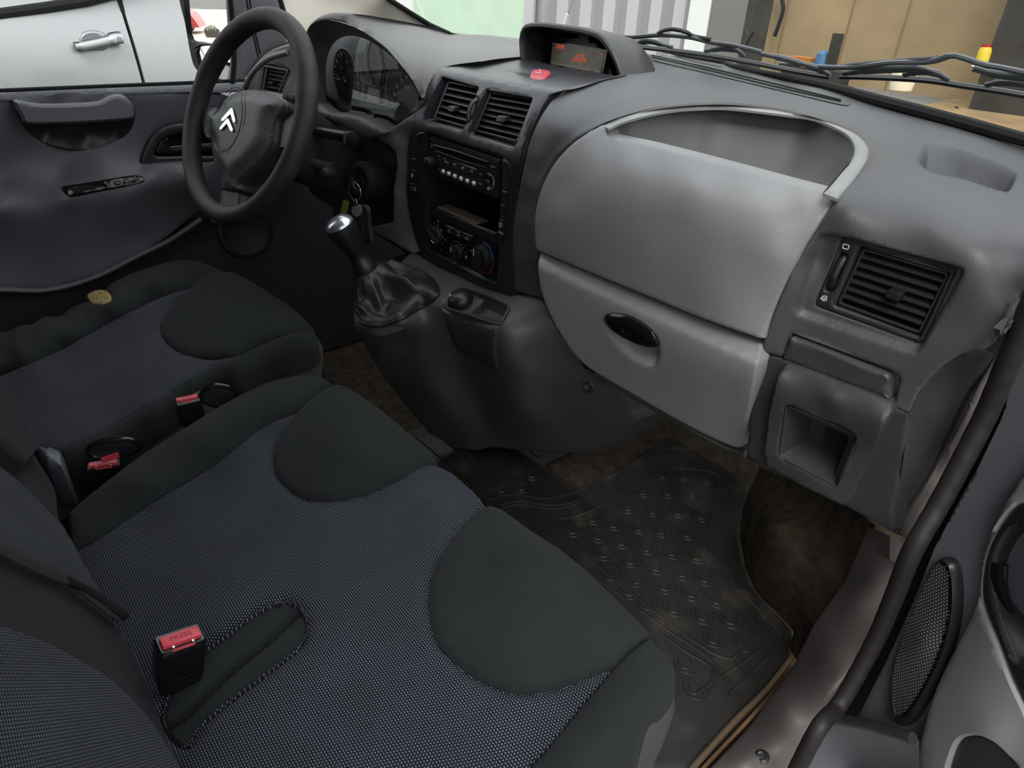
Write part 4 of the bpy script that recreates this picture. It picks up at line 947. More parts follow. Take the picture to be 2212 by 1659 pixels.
MB().tube([PH(*p) + hubfn(p[0], p[1], None) + WN*.0002 for p in cir2], .0005, 5).build('badge_circle', M_['black'], hub)
def chev(pts):
    mb = MB(); P = [ph(*p, .0005) for p in pts]; mb.prism(P, WN*.0022); return mb.build('chevron', M_['chrome'], hub, smooth=False)
chev([(1435, 785), (1437, 768), (1499, 699), (1508, 703), (1526, 778), (1521, 796), (1511, 790), (1495, 738), (1450, 782)])
chev([(1424, 840), (1426, 824), (1472, 766), (1483, 770), (1511, 838), (1505, 853), (1494, 846), (1471, 800), (1436, 838)])
rt = (ph(1620, 840) - ph(1400, 850)); 
letters([('AIRBAG', ph(1450, 968, .0004), W1, W2, .0085, 'CENTER', .95)], M_['vent'], hub)
letters([('L', ph(1338, 775, -.010), W1, W2, .006)], M_['black'], hub)
# ================================================================== STEERING COLUMN
colm = root('steering_column', WC - WN*.1, 'black plastic steering column shroud behind the wheel with ignition lock', 'steering column')
rows = []
for d, a, b, off in ((.035, .060, .052, 0), (.05, .078, .066, 0), (.09, .080, .070, -.004), (.15, .074, .066, -.01), (.22, .066, .055, -.02)):
    rows.append([WC - WN*d + W2*off + W1*(a*math.copysign(abs(math.cos(t))**.6, math.cos(t))) + W2*(b*math.copysign(abs(math.sin(t))**.6, math.sin(t))) for t in [2*math.pi*j/48 for j in range(48)]])
mb = MB().grid(rows, True); mb.add(rows[0], [tuple(range(48))]); mb.build('column_shroud', M_['doorblk'], colm)
ig = at(778, 391, y=-.045)
axi = (CAM - ig).normalized()*.25 + Vector((.1, -.9, .1)); axi.normalize()
MB().lathe([(.004, .002), (.012, .003), (.016, .001), (.018, .004), (.026, .007), (.033, .004), (.036, -.006), (.036, -.10)], ig, axi, 36).build('ignition_lock', M_['black'], colm)
sk = at(754, 301, y=-.075)
mb = MB(); mb.tube([WC - WN*.085 + W1*.06 + W2*.02, sk - Vector((.02, -.01, 0)), sk], [.008, .010, .011], 12); mb.lathe([(0, .004), (.009, .003), (.0145, 0), (.0150, -.006), (.012, -.014), (0, -.016)], sk, (.3, -.9, .2), 24); mb.build('stalk', M_['black'], colm)
mb = MB(); s2_ = at(704, 372, y=-.10); mb.tube([WC - WN*.09 + W1*.05 - W2*.03, s2_ + Vector((-.01, .02, .0)), s2_], [.010, .013, .012], 12); mb.lathe([(0, .012), (.008, .010), (.012, 0), (.013, -.014)], s2_, (.35, -.85, .1), 20); mb.build('audio_stalk', M_['doorblk'], colm)
mb = MB(); s3_ = at(622, 212, y=-.15); mb.tube([WC - WN*.08 - W1*.02 + W2*.06, s3_], [.008, .009], 12); mb.lathe([(0, .006), (.006, .004), (.008, 0), (.008, -.01)], s3_, (.3, -.8, .3), 16); mb.build('stalk', M_['hub'], colm)
# ================================================================== KEYS
key = root('ignition_key', ig, 'ignition key in the lock with a steel ring hanging from it', 'key')
mb = MB(); kq = ig + axi*.004; mb.box(kq + axi*.011, (.010, .026, .004), Matrix((Vector((1, 0, 0)), axi, Vector((1, 0, 0)).cross(axi))).transposed(), .0015); mb.build('key_head', M_['black'], key)
pr_ = at(*Z2((495, 1237))[0], y=-.075)
MB().tube(ring_pts(pr_, Vector((.95, .25, 0)).normalized(), Vector((0, .1, 1)).normalized(), .0165, n=36), .0009, 8, closed=True).build('split_ring', mat('steel', (.6, .58, .55), .25, 1), key)
mb = MB(); c1 = at(*Z2((505, 1285))[0], y=-.078); mb.tube([c1, at(*Z2((512, 1318))[0], y=-.08)], .0016, 8); mb.build('ring_link', bpy.data.materials['steel'], key)
fob = root('black_key_tag', at(*Z2((410, 1330))[0], y=-.085), 'flat black key tag with a yellow-green strip hanging from the key ring', 'key tag')
pf = lambda X, Y, h=0: at(*Z2((X, Y))[0], y=-.085-h)
MB().prism([pf(*p) for p in rnd([(400, 1240), (445, 1240), (490, 1300), (460, 1400), (440, 1500), (350, 1470), (365, 1300)], 12)], (0, .003, 0)).build('tag_body', M_['black'], fob)
M_['lime'] = mat('lime_label', (.42, .45, .05), .5)
lb = MB().prism([pf(*p, .0004) for p in ((425, 1290), (463, 1303), (438, 1402), (396, 1396))], (0, .0004, 0)).build('strip', M_['lime'], fob, smooth=False)
u_ = (pf(430, 1300) - pf(410, 1395)).normalized(); r_ = Vector((u_.z, 0, -u_.x))
letters([('AUX', pf(428, 1380, .0008), u_, -r_, .011, 'CENTER', .8)], M_['white'], lb)
f2_ = root('grey_key_remote', at(*Z2((540, 1400))[0], y=-.10), 'dark key remote with worn yellow lettering hanging behind the gear knob', 'key remote')
pg = lambda X, Y, h=0: at(*Z2((X, Y))[0], y=-.10-h)
MB().prism([pg(*p) for p in smooth_closed([(500, 1335), (545, 1325), (575, 1350), (582, 1440), (600, 1560), (590, 1585), (545, 1570), (515, 1460), (495, 1380)], 30)], (0, .007, 0)).build('remote_body', M_['vent'], f2_)
MB().prism([pg(*p, .001) for p in smooth_closed([(478, 1340), (520, 1325), (540, 1345), (535, 1385), (500, 1400), (480, 1375)], 20)], (0, .006, 0)).build('rubber_collar', M_['grey_print'], f2_)
u_ = (pg(545, 1425) - pg(550, 1540)).normalized(); r_ = Vector((u_.z, 0, -u_.x))
letters([('NEMO', pg(548, 1483, .0008), -u_, r_, .013, 'CENTER', .8), ('83', pg(556, 1585, .0008), Vector((1, 0, 0)), ZU, .007)], mat('worn_yellow_print', (.16, .12, .02), .6), f2_)

# ================================================================== LOWER CONSOLE
con = root('lower_console', (-.02, .0, .1), 'dark grey pedestal console below the radio carrying the gear lever', 'centre console')
CT_ = [(888, 545, B(.002)), (914, 557, B(.002)), (947, 576, B(.002)), (1041, 620, B(.002)), (1113, 636, B(.002)), (1170, 646, B(.006)), (847, 584, Zc(.478)), (834, 597, Zc(.474)), (800, 630, Zc(.457)), (770, 664, Zc(.444)), (762, 684, Zc(.435)), (764, 704, Zc(.425)),
 (801, 714, Zc(.432)), (874, 704, Zc(.445)), (924, 676, B(-.085)), (954, 656, B(-.075)), (880, 640, Zc(.466)), (960, 620, B(-.04)), (1078, 706, B(-.058)), (1125, 702, B(-.035)), (1162, 680, B(-.012)), (1100, 670, B(-.03)), (1000, 650, B(-.045))]
CF_ = [(764, 706, Zc(.424)), (801, 714, Zc(.430)), (874, 706, Zc(.443)), (924, 678, B(-.086)), (954, 658, B(-.076)), (787, 748, B(-.15)), (827, 815, B(-.10)), (874, 875, B(-.045)), (924, 935, B(.015)), (980, 969, B(.055)), (1027, 973, B(.07)), (1062, 966, B(.08)),
 (900, 760, B(-.092)), (945, 850, B(-.050)), (880, 740, B(-.100)), (975, 730, B(-.058)), (1005, 800, B(-.012)), (1025, 860, B(.025)), (1050, 910, B(.055)), (1078, 708, B(-.060)), (1125, 704, B(-.040)), (1165, 682, B(-.014)), (1100, 780, B(-.052)), (1150, 770, B(-.020)), (1180, 860, B(.025)),
 (1240, 790, B(.020)), (1303, 822, B(.035)), (1260, 930, B(.09)), (1376, 907, B(.10)), (1282, 978, B(.14)), (1191, 978, B(.11)), (1110, 960, B(.085)), (985, 900, B(.0)), (1120, 880, B(.002))]
S_ct = TPS(CT_ + [q for q in CF_ if not any(abs(q[0]-p[0])+abs(q[1]-p[1]) < 8 for p in CT_)], back=(0, 1, 0), reg=5e-5)
S_cf = S_ct
boot_px = Z4((388, 850), (405, 790), (470, 700), (530, 640), (590, 580), (680, 538), (790, 562), (880, 620), (916, 690), (893, 740), (800, 795), (660, 878), (540, 915), (440, 898))
bpx = [tuple(p)[:2] for p in smooth_closed(boot_px, 72)]
tray = rnd(Z4((1060, 668), (1110, 680), (1250, 730), (1375, 790), (1315, 905), (955, 790), (1000, 712)), 8)
top_poly = seg([(888, 544), (914, 556), (947, 576), (987, 597), (1041, 619), (1080, 637), (1100, 643), (1115, 636), (1142, 640), (1172, 645), (1176, 655), (1178, 668), (1162, 682), (1146, 694), (1125, 704), (1096, 708), (1079, 706), (1000, 680), (958, 666), (950, 664), (924, 679), (900, 694), (874, 706), (840, 714), (801, 715), (775, 712), (764, 704), (761, 690), (762, 676), (772, 658), (800, 626), (834, 594), (850, 580)], 8)
con_poly = seg([(888, 544), (914, 556), (947, 576), (987, 597), (1041, 619), (1080, 637), (1100, 643), (1115, 636), (1142, 640), (1172, 645), (1189, 685), (1210, 726), (1238, 764), (1267, 794), (1303, 817), (1340, 850), (1376, 907), (1322, 947), (1282, 978), (1191, 979), (1160, 977), (1110, 972), (1062, 966), (1027, 974), (980, 969), (956, 952), (924, 935), (874, 875), (827, 815), (787, 748), (764, 706), (761, 690), (762, 676), (772, 658), (800, 626), (834, 594), (850, 580)], 9)
panel('pedestal', con_poly, S_ct, M_['dash'], con, step=9, edge=(3, .002), skirt=Vector((0, .12, -.02)), holes=[inset(bpx, 3), inset(tray, 1)], hole_skirt=Vector((0, 0, -.02)))
ash = rnd(Z4((948, 790), (1180, 868), (1312, 905), (1300, 950), (1315, 1182), (1240, 1165), (1085, 1092), (1030, 1040), (990, 930)), [4, 3, 6, 3, 3, 6, 14, 6, 4])
panel('ashtray_front', ash, Off(S_cf, (0, -.006, 0)), M_['dash2'], con, step=7, edge=(4, .004), skirt=.02)
MB().tube([S_ct(*p) + Vector((0, 0, .0015)) for p in inset(tray, -1)], .0022, 6, closed=True).build('tray_lip', M_['dash2'], con)
# coin tray
tz = Vector((0, 0, -.018)); mb = MB(); T3 = [S_ct(*p) for p in tray]; cc = sum(T3, Vector())/len(T3); rows = [T3, [cc + (p-cc)*.93 + tz*.7 for p in T3], [cc + (p-cc)*.86 + tz for p in T3]]
mb.grid(rows, True); mb.add(rows[-1], [tuple(range(len(T3)))]); mb.build('console_tray', M_['dash2'], con)
stp = [S_ct(*p) + Vector((0, 0, -.002)) for p in Z4((1105, 682), (1215, 735), (1195, 765), (1120, 825), (1020, 790), (1060, 730))]
MB().prism(stp, (0, 0, -.02)).build('socket_step', M_['dash2'], con, smooth=False)
cap_c = S_ct(*Z4((1062, 740))[0]) + Vector((0, 0, .002))
sc_cap = MB().lathe([(0, .012), (.010, .0110), (.018, .0075), (.0215, .002), (.0215, -.006)], cap_c, (.05, -.25, 1), 32).build('power_socket_cap', M_['black'], con)
letters([('12V', cap_c + Vector((-.008, -.0165, .0085)), Vector((.9, -.35, -.2)), Vector((.1, .5, .5)), .0065, 'CENTER')], M_['white'], sc_cap)
# clip on the right side of the pedestal
cp = S_cf(1272, 833); MB().lathe([(.003, .001), (.005, .003), (.0075, .004), (.0105, .001), (.011, -.004)], cp, (.2, -1, .1), 20).build('trim_clip', M_['seal'], con)
# fascia to console side trim on the driver side
# ================================================================== GEAR LEVER
neck = Vector((-.132, -.137, .515)); knob_c = Vector((-.1405, -.166, .585))
kb = at(735, 488, x=-.140); nk = at(783, 568, x=-.131); 
gear = root('gear_lever', S_ct(850, 650), 'gear lever with a silver-topped knob and creased black leather boot', 'gear lever')
base = [S_ct(*p) + Vector((0, 0, .002)) for p in bpx]; n = len(base); bc = sum(base, Vector())/n
axl = (kb - nk).normalized(); s1v = Vector((1, 0, 0)); s1v = (s1v - axl*s1v.dot(axl)).normalized(); s2v = axl.cross(s1v)
# neck ring matched by angle about the boot centre
nr = []
for p in base:
    d = p - bc; t = math.atan2(d.y, d.x); nr.append(nk - axl*.012 + (Vector((math.cos(t), 0, 0))*1.0).x*s1v*.0215 + s2v*(.0215*math.sin(t)))
if s2v.y < 0: nr = [nk - axl*.012 + s1v*.0215*math.cos(math.atan2((p-bc).y, (p-bc).x)) - s2v*.0215*math.sin(math.atan2((p-bc).y, (p-bc).x)) for p in base]
G = []
prof = [(0, 0, 0), (.03, .03, .004), (.10, .02, .008), (.25, .06, .004), (.42, .16, -.002), (.58, .32, -.003), (.72, .52, 0), (.86, .76, .001), (1, 1, 0)]
for f, g, e in prof:
    r = []
    for i, (a, b) in enumerate(zip(base, nr)):
        t = 2*math.pi*i/n; w = math.sin(math.pi*min(1, f*1.05))
        # horizontally gather towards the lever, vertically rise late; folds run down the leather
        q = Vector((a.x + (b.x-a.x)*f, a.y + (b.y-a.y)*f, a.z + (b.z-a.z)*g + e))
        fold = .0055*math.sin(3*t + 5*f + .8) + .0035*math.sin(5*t - 7*f) + .002*math.sin(9*t + 11*f)
        d = Vector((a.x-bc.x, a.y-bc.y, 0)).normalized()
        q += (Vector((0, 0, 1))*fold*1.5 + d*fold)*w
        r.append(q)
    G.append(r)
G2 = []
cols = [cr([row[j] for row in G], 40) for j in range(n)]
for i in range(40): G2.append([cols[j][i] for j in range(n)])
M_['leather'] = mat('black_leather', (.022, .020, .018), .45, bump=('leather', 900, .35, .0006), mottle=(30, .3))
MB().grid(G2, True).build('boot', M_['leather'], gear, auto=None)
MB().tube(base, .0035, 8, closed=True).build('boot_frame', M_['black'], gear)
seam = [G2[k][min(n-1, int(n*.42))] + Vector((0, -.0005, .001)) for k in range(2, 20)]
MB().tube(seam, .0008, 5).build('boot_seam', M_['black'], gear)
MB().lathe([(.0235, -.016), (.0225, -.004), (.0205, .004), (.0165, .012), (.0150, .02), (.0150, .03)], nk - axl*.004, axl, 28).build('collar', M_['black'], gear)
L = (kb-nk).length
gk = MB().lathe([(.0155, L-.058), (.0195, L-.040), (.0245, L-.018), (.0262, L-.006), (.0255, L+.002), (.022, L+.006)], nk, axl, 32).build('knob', M_['black'], gear)
M_['knobtop'] = mat('worn_silver_knob_top', (.55, .58, .62), .22, .85, mottle=(60, .35))
kt = MB().lathe([(.0250, L+.003), (.0235, L+.0075), (.018, L+.0125), (.010, L+.0155), (0, L+.0165)], nk, axl, 32).build('knob_cap', M_['knobtop'], gk)
tt = nk + axl*(L+.0172)
def kp_(a, b): r2 = a*a+b*b; return nk + axl*(L+.0170 - .0042*r2/(.016**2)) + s1v*a + s2v*b
sgn = 1 if s2v.y > 0 else -1
mb = MB()
for x in (-.008, 0, .008): mb.tube([kp_(x, -.0065), kp_(x, .0065)], .0004, 4)
mb.tube([kp_(-.008, 0), kp_(.010, 0)], .0004, 4); mb.build('gate_mark', M_['black'], kt)
letters([(s, kp_(x, sgn*y), s1v, s2v*sgn, .0055) for s, x, y in (('1', -.008, .0100), ('2', -.008, -.0100), ('3', 0, .0108), ('4', 0, -.0108), ('5', .008, .0100), ('R', .008, -.0100))], M_['black'], kt)

# ================================================================== SEATS
CN = Vector((0, -.205, 1)).normalized()
def cush(u, v, h=0.0): return onplane(u, v, Vector((0, -.66, .34+h)), CN)
def cT(pts, back=(0, 0, -1)): return TPS([(p[0], p[1], cush(p[0], p[1], h)) for p, h in pts], back=back)
def Hh(pts, h): return [(p, h) for p in pts]
DN = Vector((0, 0, -1))
bench = root('passenger_bench', (.35, -.5, .0), 'wide passenger bench seat in dark cloth with blue-black flecked centre panels', 'seat')
bol_out = Z6((430, 1760), (560, 1640), (900, 1382), (1200, 1190), (1500, 1010), (1800, 890), (1980, 857), (2080, 880), (2150, 915))
bol_in = ZF((590, 250), (480, 312), (375, 388), (200, 500), (0, 602)) + Z7((1130, 22), (800, 222), (500, 425), (440, 455), (380, 500))
pad1_back = ZF((375, 388), (250, 520), (160, 650), (115, 760), (108, 870), (130, 960), (200, 1050), (300, 1130), (430, 1167), (560, 1175), (700, 1155), (870, 1110), (1000, 1055), (1130, 990), (1250, 915), (1340, 882), (1415, 878))
pad1_front = ZF((1400, 840), (1250, 690), (1000, 470), (800, 330), (700, 270), (640, 250), (590, 250), (480, 310))
pad2_back = ZG((700, 128), (600, 170), (500, 270), (400, 390), (320, 510), (270, 640), (250, 780), (255, 920), (290, 1060), (370, 1190), (500, 1310), (640, 1400), (800, 1465), (950, 1482), (1100, 1470), (1250, 1430), (1400, 1370), (1500, 1330), (1600, 1300))
pad2_front = ZG((1700, 1190), (1800, 1110), (1862, 1080), (1820, 1010), (1600, 790), (1400, 600), (1200, 440), (1000, 310), (850, 200), (760, 140))
rb_in = ZG((1862, 1082), (1800, 1120), (1700, 1200), (1600, 1302), (1450, 1480), (1300, 1659)) + [(1190, 1605), (1120, 1680)]
rb_out = [(1330, 1690), (1370, 1640)] + ZG((1840, 1640), (1950, 1525), (2025, 1420), (2045, 1340), (2030, 1280), (1960, 1190))
P1 = smooth_closed(pad1_back + pad1_front, 90); P2 = smooth_closed(pad2_back + pad2_front, 100)
surf_b = cT(Hh([(187, 1068), (301, 982), (401, 918), (502, 858), (602, 818)], .005) + Hh([(663, 808), (719, 828), (780, 858)], .0) +
 Hh([(614, 896), (560, 923), (450, 1008), (318, 1088), (199, 1167)], .004) + Hh([(420, 950), (520, 885), (300, 1050)], .022) +
 Hh(ZF((1250, 690), (1000, 470), (800, 330), (640, 250), (1415, 878), (1600, 1020), (1812, 1210)), -.004) + Hh(ZG((1820, 1010), (1600, 790), (1400, 600), (1200, 440), (1000, 310), (850, 200)), -.004) +
 Hh(pad1_back[2:-1:2], .0) + Hh(pad2_back[1:-1:2], .0) + Hh([(740, 980), (790, 960)], .020) + Hh([(1080, 1270), (1150, 1300), (1120, 1200)], .022) +
 Hh([(500, 1200), (400, 1150), (750, 1250), (350, 1250), (800, 1400), (700, 1550), (900, 1550), (450, 1500)], .0) + Hh([(1240, 1545), (1150, 1659), (1340, 1440)], .0) + Hh([(1330, 1560), (1380, 1500), (1250, 1659)], .012) + Hh([(1464, 1470), (1435, 1405), (1400, 1600), (1320, 1700)], -.012) + Hh([(300, 1600), (500, 1750), (900, 1750)], -.005))
def slot(u, v): return inside((u, v), SLOT)
SLOT = [tuple(p)[:2] for p in smooth_closed(Z7((1540, 735), (1612, 762), (1655, 820), (1667, 900), (1620, 990), (1500, 1085), (1350, 1200), (1200, 1310), (1080, 1420), (1000, 1530), (900, 1440), (880, 1350), (930, 1200), (1050, 1050), (1250, 900), (1400, 792)), 70)]
seam = Z7((1605, 785), (1420, 950), (1200, 1130), (1000, 1330), (900, 1400))
def bfn(u, v, q):
    d = 0
    for P in (P1, P2):
        k = pdist((u, v), P)
        if k < 22: d -= .006*(1 - k/22)**1.5
    k = pdist((u, v), SLOT)
    if k < 18 and not inside((u, v), SLOT): d -= .008*(1-k/18)**1.5
    return Vector((0, 0, d))
center_poly = [p for p in cr(bol_in[3:], 50)] + [Vector((120, 1330)), Vector((240, 1700)), Vector((420, 1760)), Vector((1000, 1760))] + [p for p in cr(rb_in[::-1], 50)] + [Vector(p) for p in [pad2_front[2]]]
center_poly = [(p[0], p[1]) for p in center_poly] + [(p[0], p[1]) for p in cr(ZG((1820, 1015), (1600, 795), (1400, 605), (1200, 445), (1000, 315), (850, 205), (700, 125)), 30)] + ZF((1812, 1208), (1700, 1090), (1550, 960), (1415, 876), (1400, 842), (1250, 692), (1000, 472), (800, 332), (640, 254))
body_poly = center_poly
pc_ = panel('seat_panel', seg(inset(body_poly, 1), 14), Off(surf_b, (0, 0, -.001)), M_['weave'], bench, step=13, edge=(3, .003), skirt=Vector((0, .012, -.16)), fn=bfn, holes=[inset(SLOT, 2)], hole_skirt=Vector((0, 0, -.03)))
def puff(P, a, w):
    def f(u, v, q): return Vector((0, 0, a*math.sin(min(1, pdist((u, v), P)/w)*math.pi/2)))
    return f
panel('front_pad', P1, Off(surf_b, (0, 0, .001)), M_['cloth'], bench, step=11, edge=(9, .006), skirt=Vector((0, .012, -.10)), fn=puff(P1, .006, 40))
panel('front_pad', P2, Off(surf_b, (0, 0, .001)), M_['cloth'], bench, step=11, edge=(9, .006), skirt=Vector((0, .012, -.10)), fn=puff(P2, .006, 50))
LB = [tuple(p)[:2] for p in cr(bol_out, 60)] + ZF((590, 247), (480, 313)) + [tuple(p)[:2] for p in cr(bol_in[2:], 50)]
panel('side_bolster', LB, surf_b, M_['cloth'], bench, step=11, edge=(7, .006), skirt=Vector((-.01, 0, -.14)), fn=puff(LB, .006, 30))
RB = [tuple(p)[:2] for p in cr(rb_in, 50)] + [tuple(p)[:2] for p in cr(rb_out + [rb_in[0]], 60)][:-1]
panel('side_bolster', RB, surf_b, M_['cloth'], bench, step=11, edge=(9, .007), skirt=Vector((.004, .0, -.02)), fn=puff(RB, .006, 36))
# vinyl side skirt below the right bolster
sk_top = [surf_b(*p) + Vector((0, 0, -.016)) for p in cr([(1300, 1740), (1370, 1640), (1399, 1540), (1450, 1478), (1460, 1448), (1452, 1428), (1435, 1403)], 40)]
rows = [sk_top, [p + Vector((.010, -.004, -.02)) for p in sk_top], [p + Vector((.004, -.02, -.14)) for p in sk_top], [p + Vector((-.03, -.05, -.34)) for p in sk_top]]
M_['vinyl'] = mat('grey_perforated_vinyl', (.045, .043, .042), .6, bump=('leather', 900, .5, .0008))
sheet('seat_skirt', rows, M_['vinyl'], bench, 14)
panel('buckle_slot', SLOT, Off(surf_b, (0, 0, -.006)), M_['cloth'], bench, step=8, edge=(6, .004), skirt=.02,
      fn=lambda u, v, q: Vector((0, 0, -.016*math.exp(-(pdist((u, v), seam, False)/9)**2))))
# solid foam core under the covers
core = [surf_b(*p) + Vector((0, 0, -.035)) for p in [(240, 1150), (560, 935), (650, 870), (850, 900), (1000, 1060), (1250, 1240), (1400, 1430), (1380, 1520), (1180, 1700), (400, 1700), (250, 1350)]]
MB().prism(core, (0, 0, -.20)).build('seat_base', M_['void'], bench, smooth=False)
# ---- bench backrest
def back_core(x0, x1, ztop, par, y0=-.70):
    n = Vector((0, 1, .35)); rows = []
    for z in (.30, .40, .60, ztop-.08, ztop-.02, ztop):
        y = y0 - .35*(z-.34) - (.0 if z < ztop-.05 else (.02 if z < ztop else .05)); rows.append([Vector((x, y - .03*abs((x-(x0+x1)/2)/(x1-x0)*2)**4, z)) for x in np.linspace(x0, x1, 14)] + [Vector((x, y-.13 + (.0 if z < ztop else .05), z)) for x in np.linspace(x1, x0, 14)])
    mb = MB().grid(rows, True); mb.add(rows[-1], [tuple(range(28))]); return mb.build('backrest_core', M_['cloth_v'], par)
back_core(.06, .70, .93, bench, -.715)
BN = Vector((0, 1, .35)).normalized()
def bk_(u, v, h=0.0): return onplane(u, v, Vector((0, -.66+h, .34)), BN)
class BackS:
    back = Vector((0, -1, 0))
    def __init__(s, h): s.h = h
    def __call__(s, u, v): return bk_(u, v, s.h)
sil = [(-40, 840), (0, 868), (15, 893), (40, 925), (67, 952), (100, 1005), (128, 1055), (137, 1115), (150, 1135), (170, 1182), (192, 1240), (217, 1288), (237, 1312), (262, 1345), (300, 1400), (328, 1440), (346, 1497), (358, 1557), (375, 1600), (392, 1625), (420, 1700)]
bp_ = [tuple(p)[:2] for p in cr(sil, 90)] + [(300, 1760), (-60, 1760), (-60, 1300)]
panel('backrest', seg(bp_, 14), BackS(.0), M_['cloth_v'], bench, step=16, edge=(16, .006), skirt=Vector((0, -.02, -.04)))
wp1 = [tuple(p)[:2] for p in smooth_closed(Z7((-120, -60), (0, 8), (100, 80), (200, 172), (290, 270), (345, 330), (410, 430), (460, 530), (530, 650), (590, 770), (560, 770), (400, 660), (200, 560), (0, 470), (-120, 410)), 70)]
panel('back_panel', wp1, BackS(.003), M_['weave_v'], bench, step=12, edge=(7, .003), skirt=.008, fn=lambda u, v, q: Vector((0, .004*sm(pdist((u, v), wp1)/40), 0)))
wp2 = [tuple(p)[:2] for p in cr(Z7((-120, 830), (0, 862), (200, 932), (400, 1030), (600, 1150), (760, 1300), (870, 1440), (950, 1570), (1020, 1680), (1060, 1760)), 50)] + [(260, 1760), (-50, 1760)]
panel('back_panel', seg(wp2, 12), BackS(.006), M_['weave_v'], bench, step=14, edge=(8, .005), skirt=.012)
# belt webbing edge lying over the backrest
st = [bk_(*p, .010) for p in cr(Z7((-80, 410), (0, 458), (200, 560), (380, 640), (560, 780), (640, 835)), 30)]
belt = MB().tube(st, [(.0022, .010)]*30, 8, flat=(0, 1, .35)).build('seat_belt', mat('black_webbing', (.012, .012, .013), .7, bump=('noise', 1500, .4, .0005)))
tag(belt, 'black seat belt webbing running over the bench backrest at the left edge', 'seat belt')
bg = MB().tube([bk_(*p, .012) for p in cr(Z7((370, 640), (480, 700), (580, 770), (640, 815), (668, 828)), 14)], [(.005, .004)]*5 + [(.006, .005)]*5 + [(.007, .006)]*4, 10).build('belt_guide', M_['black'], bench)

# ================================================================== DRIVER SEAT
ds = root('driver_seat', (-.36, -.45, 0), 'driver seat in dark cloth with a torn side bolster showing yellow foam', 'seat')
dcp = [tuple(p)[:2] for p in smooth_closed(Z6((1440, 185), (1320, 215), (1240, 275), (1120, 380), (1055, 470), (1030, 540), (1040, 600), (1100, 670), (1200, 722), (1330, 743), (1470, 735), (1600, 698), (1750, 632), (1900, 578), (2030, 590), (1990, 515), (1890, 425), (1750, 330), (1600, 240), (1510, 195)), 80)]
surf_d = cT(Hh(Z6((1440, 185), (1200, 115), (2040, 600)), -.002) + Hh(Z6((1750, 330), (1600, 240), (1950, 480)), -.004) + Hh(Z6((1240, 275), (1000, 370), (700, 520), (400, 690), (0, 860), (1600, 698), (1400, 790), (1200, 900), (900, 1080), (600, 1250), (400, 1350)), .002) +
 Hh(Z6((1030, 540), (1200, 722), (1100, 400), (800, 800), (400, 950), (500, 1150), (300, 1100)), .0) + Hh(Z6((1450, 450), (1600, 400)), .016) + Hh(Z6((0, 580), (380, 470), (560, 350), (900, 180)), .0) + Hh(Z6((700, 420), (1000, 280), (400, 590), (100, 690)), .022) +
 Hh(Z6((1950, 705), (1700, 780), (1400, 900), (1200, 1000), (750, 1280), (430, 1440)), -.010) + Hh(Z6((1900, 630), (1500, 800), (1000, 1080)), .008) + Hh([(-60, 730), (-60, 850)], .0))
def dfn(u, v, q):
    k = pdist((u, v), dcp); return Vector((0, 0, -.006*(1-k/16)**1.5 if k < 16 else 0))
ctr = Z6((1240, 275), (1000, 370), (700, 520), (400, 690), (200, 780), (0, 862), (-150, 930), (20, 1180), (200, 1330), (400, 1352), (600, 1252), (900, 1082), (1200, 902), (1400, 792), (1600, 698), (1900, 580), (2030, 590), (1950, 470), (1750, 330), (1510, 195), (1400, 200))
panel('seat_panel', seg(ctr, 12), Off(surf_d, (0, 0, -.002)), M_['weave'], ds, step=12, edge=(3, .002), skirt=Vector((0, .01, -.1)), fn=dfn)
panel('front_pad', dcp, surf_d, M_['cloth'], ds, step=10, edge=(7, .006), skirt=Vector((0, .012, -.10)), fn=puff(dcp, .006, 32))
lb = [tuple(p)[:2] for p in cr(Z6((-150, 640), (0, 578), (200, 520), (380, 468), (500, 400), (560, 350), (720, 262), (900, 180), (1100, 125), (1200, 114), (1330, 140), (1440, 185)), 60)] + [tuple(p)[:2] for p in cr(Z6((1240, 277), (1000, 372), (700, 522), (400, 692), (200, 782), (0, 862), (-150, 930)), 45)]
tear = [tuple(p)[:2] for p in smooth_closed(Z6((556, 342), (590, 312), (640, 300), (690, 312), (716, 350), (700, 385), (650, 400), (600, 392)), 30)]
def lfn(u, v, q):
    d = .006*math.sin(min(1, pdist((u, v), lb)/26)*math.pi/2)
    if u < 260 and v < 780: d += .002*math.sin(u*.06 + v*.03) * sm((260-u)/80) - .003*math.sin(u*.11)*sm((240-u)/80)
    k = pdist((u, v), tear); d -= .006*math.exp(-(k/12)**2)
    return Vector((0, 0, d))
sb = panel('side_bolster', lb, surf_d, M_['cloth'], ds, step=8, edge=(6, .006), skirt=Vector((-.01, 0, -.2)), fn=lfn, holes=[tear], hole_skirt=.008)
M_['foam'] = mat('yellow_foam', (.33, .25, .09), .95, bump=('noise', 400, .9, .003), mottle=(150, .45, (.03, .025, .015), 120, .56))
fo = panel('torn_foam', tear, Off(surf_d, (0, 0, -.004)), M_['foam'], sb, step=4, edge=(3, .002), skirt=.004); fo['label'] = 'yellow foam showing through the torn cover'
rbp = [tuple(p)[:2] for p in smooth_closed(Z6((1600, 700), (1750, 634), (1900, 580), (1980, 566), (2030, 585), (2052, 630), (2030, 680), (1950, 712), (1700, 785), (1400, 905), (1200, 1005), (950, 1160), (750, 1285), (560, 1392), (430, 1442), (405, 1395), (400, 1352), (600, 1252), (900, 1082), (1200, 902), (1400, 792)), 110)]
panel('side_bolster', rbp, surf_d, M_['cloth'], ds, step=9, edge=(6, .006), skirt=Vector((.004, 0, -.03)), fn=puff(rbp, .004, 22))
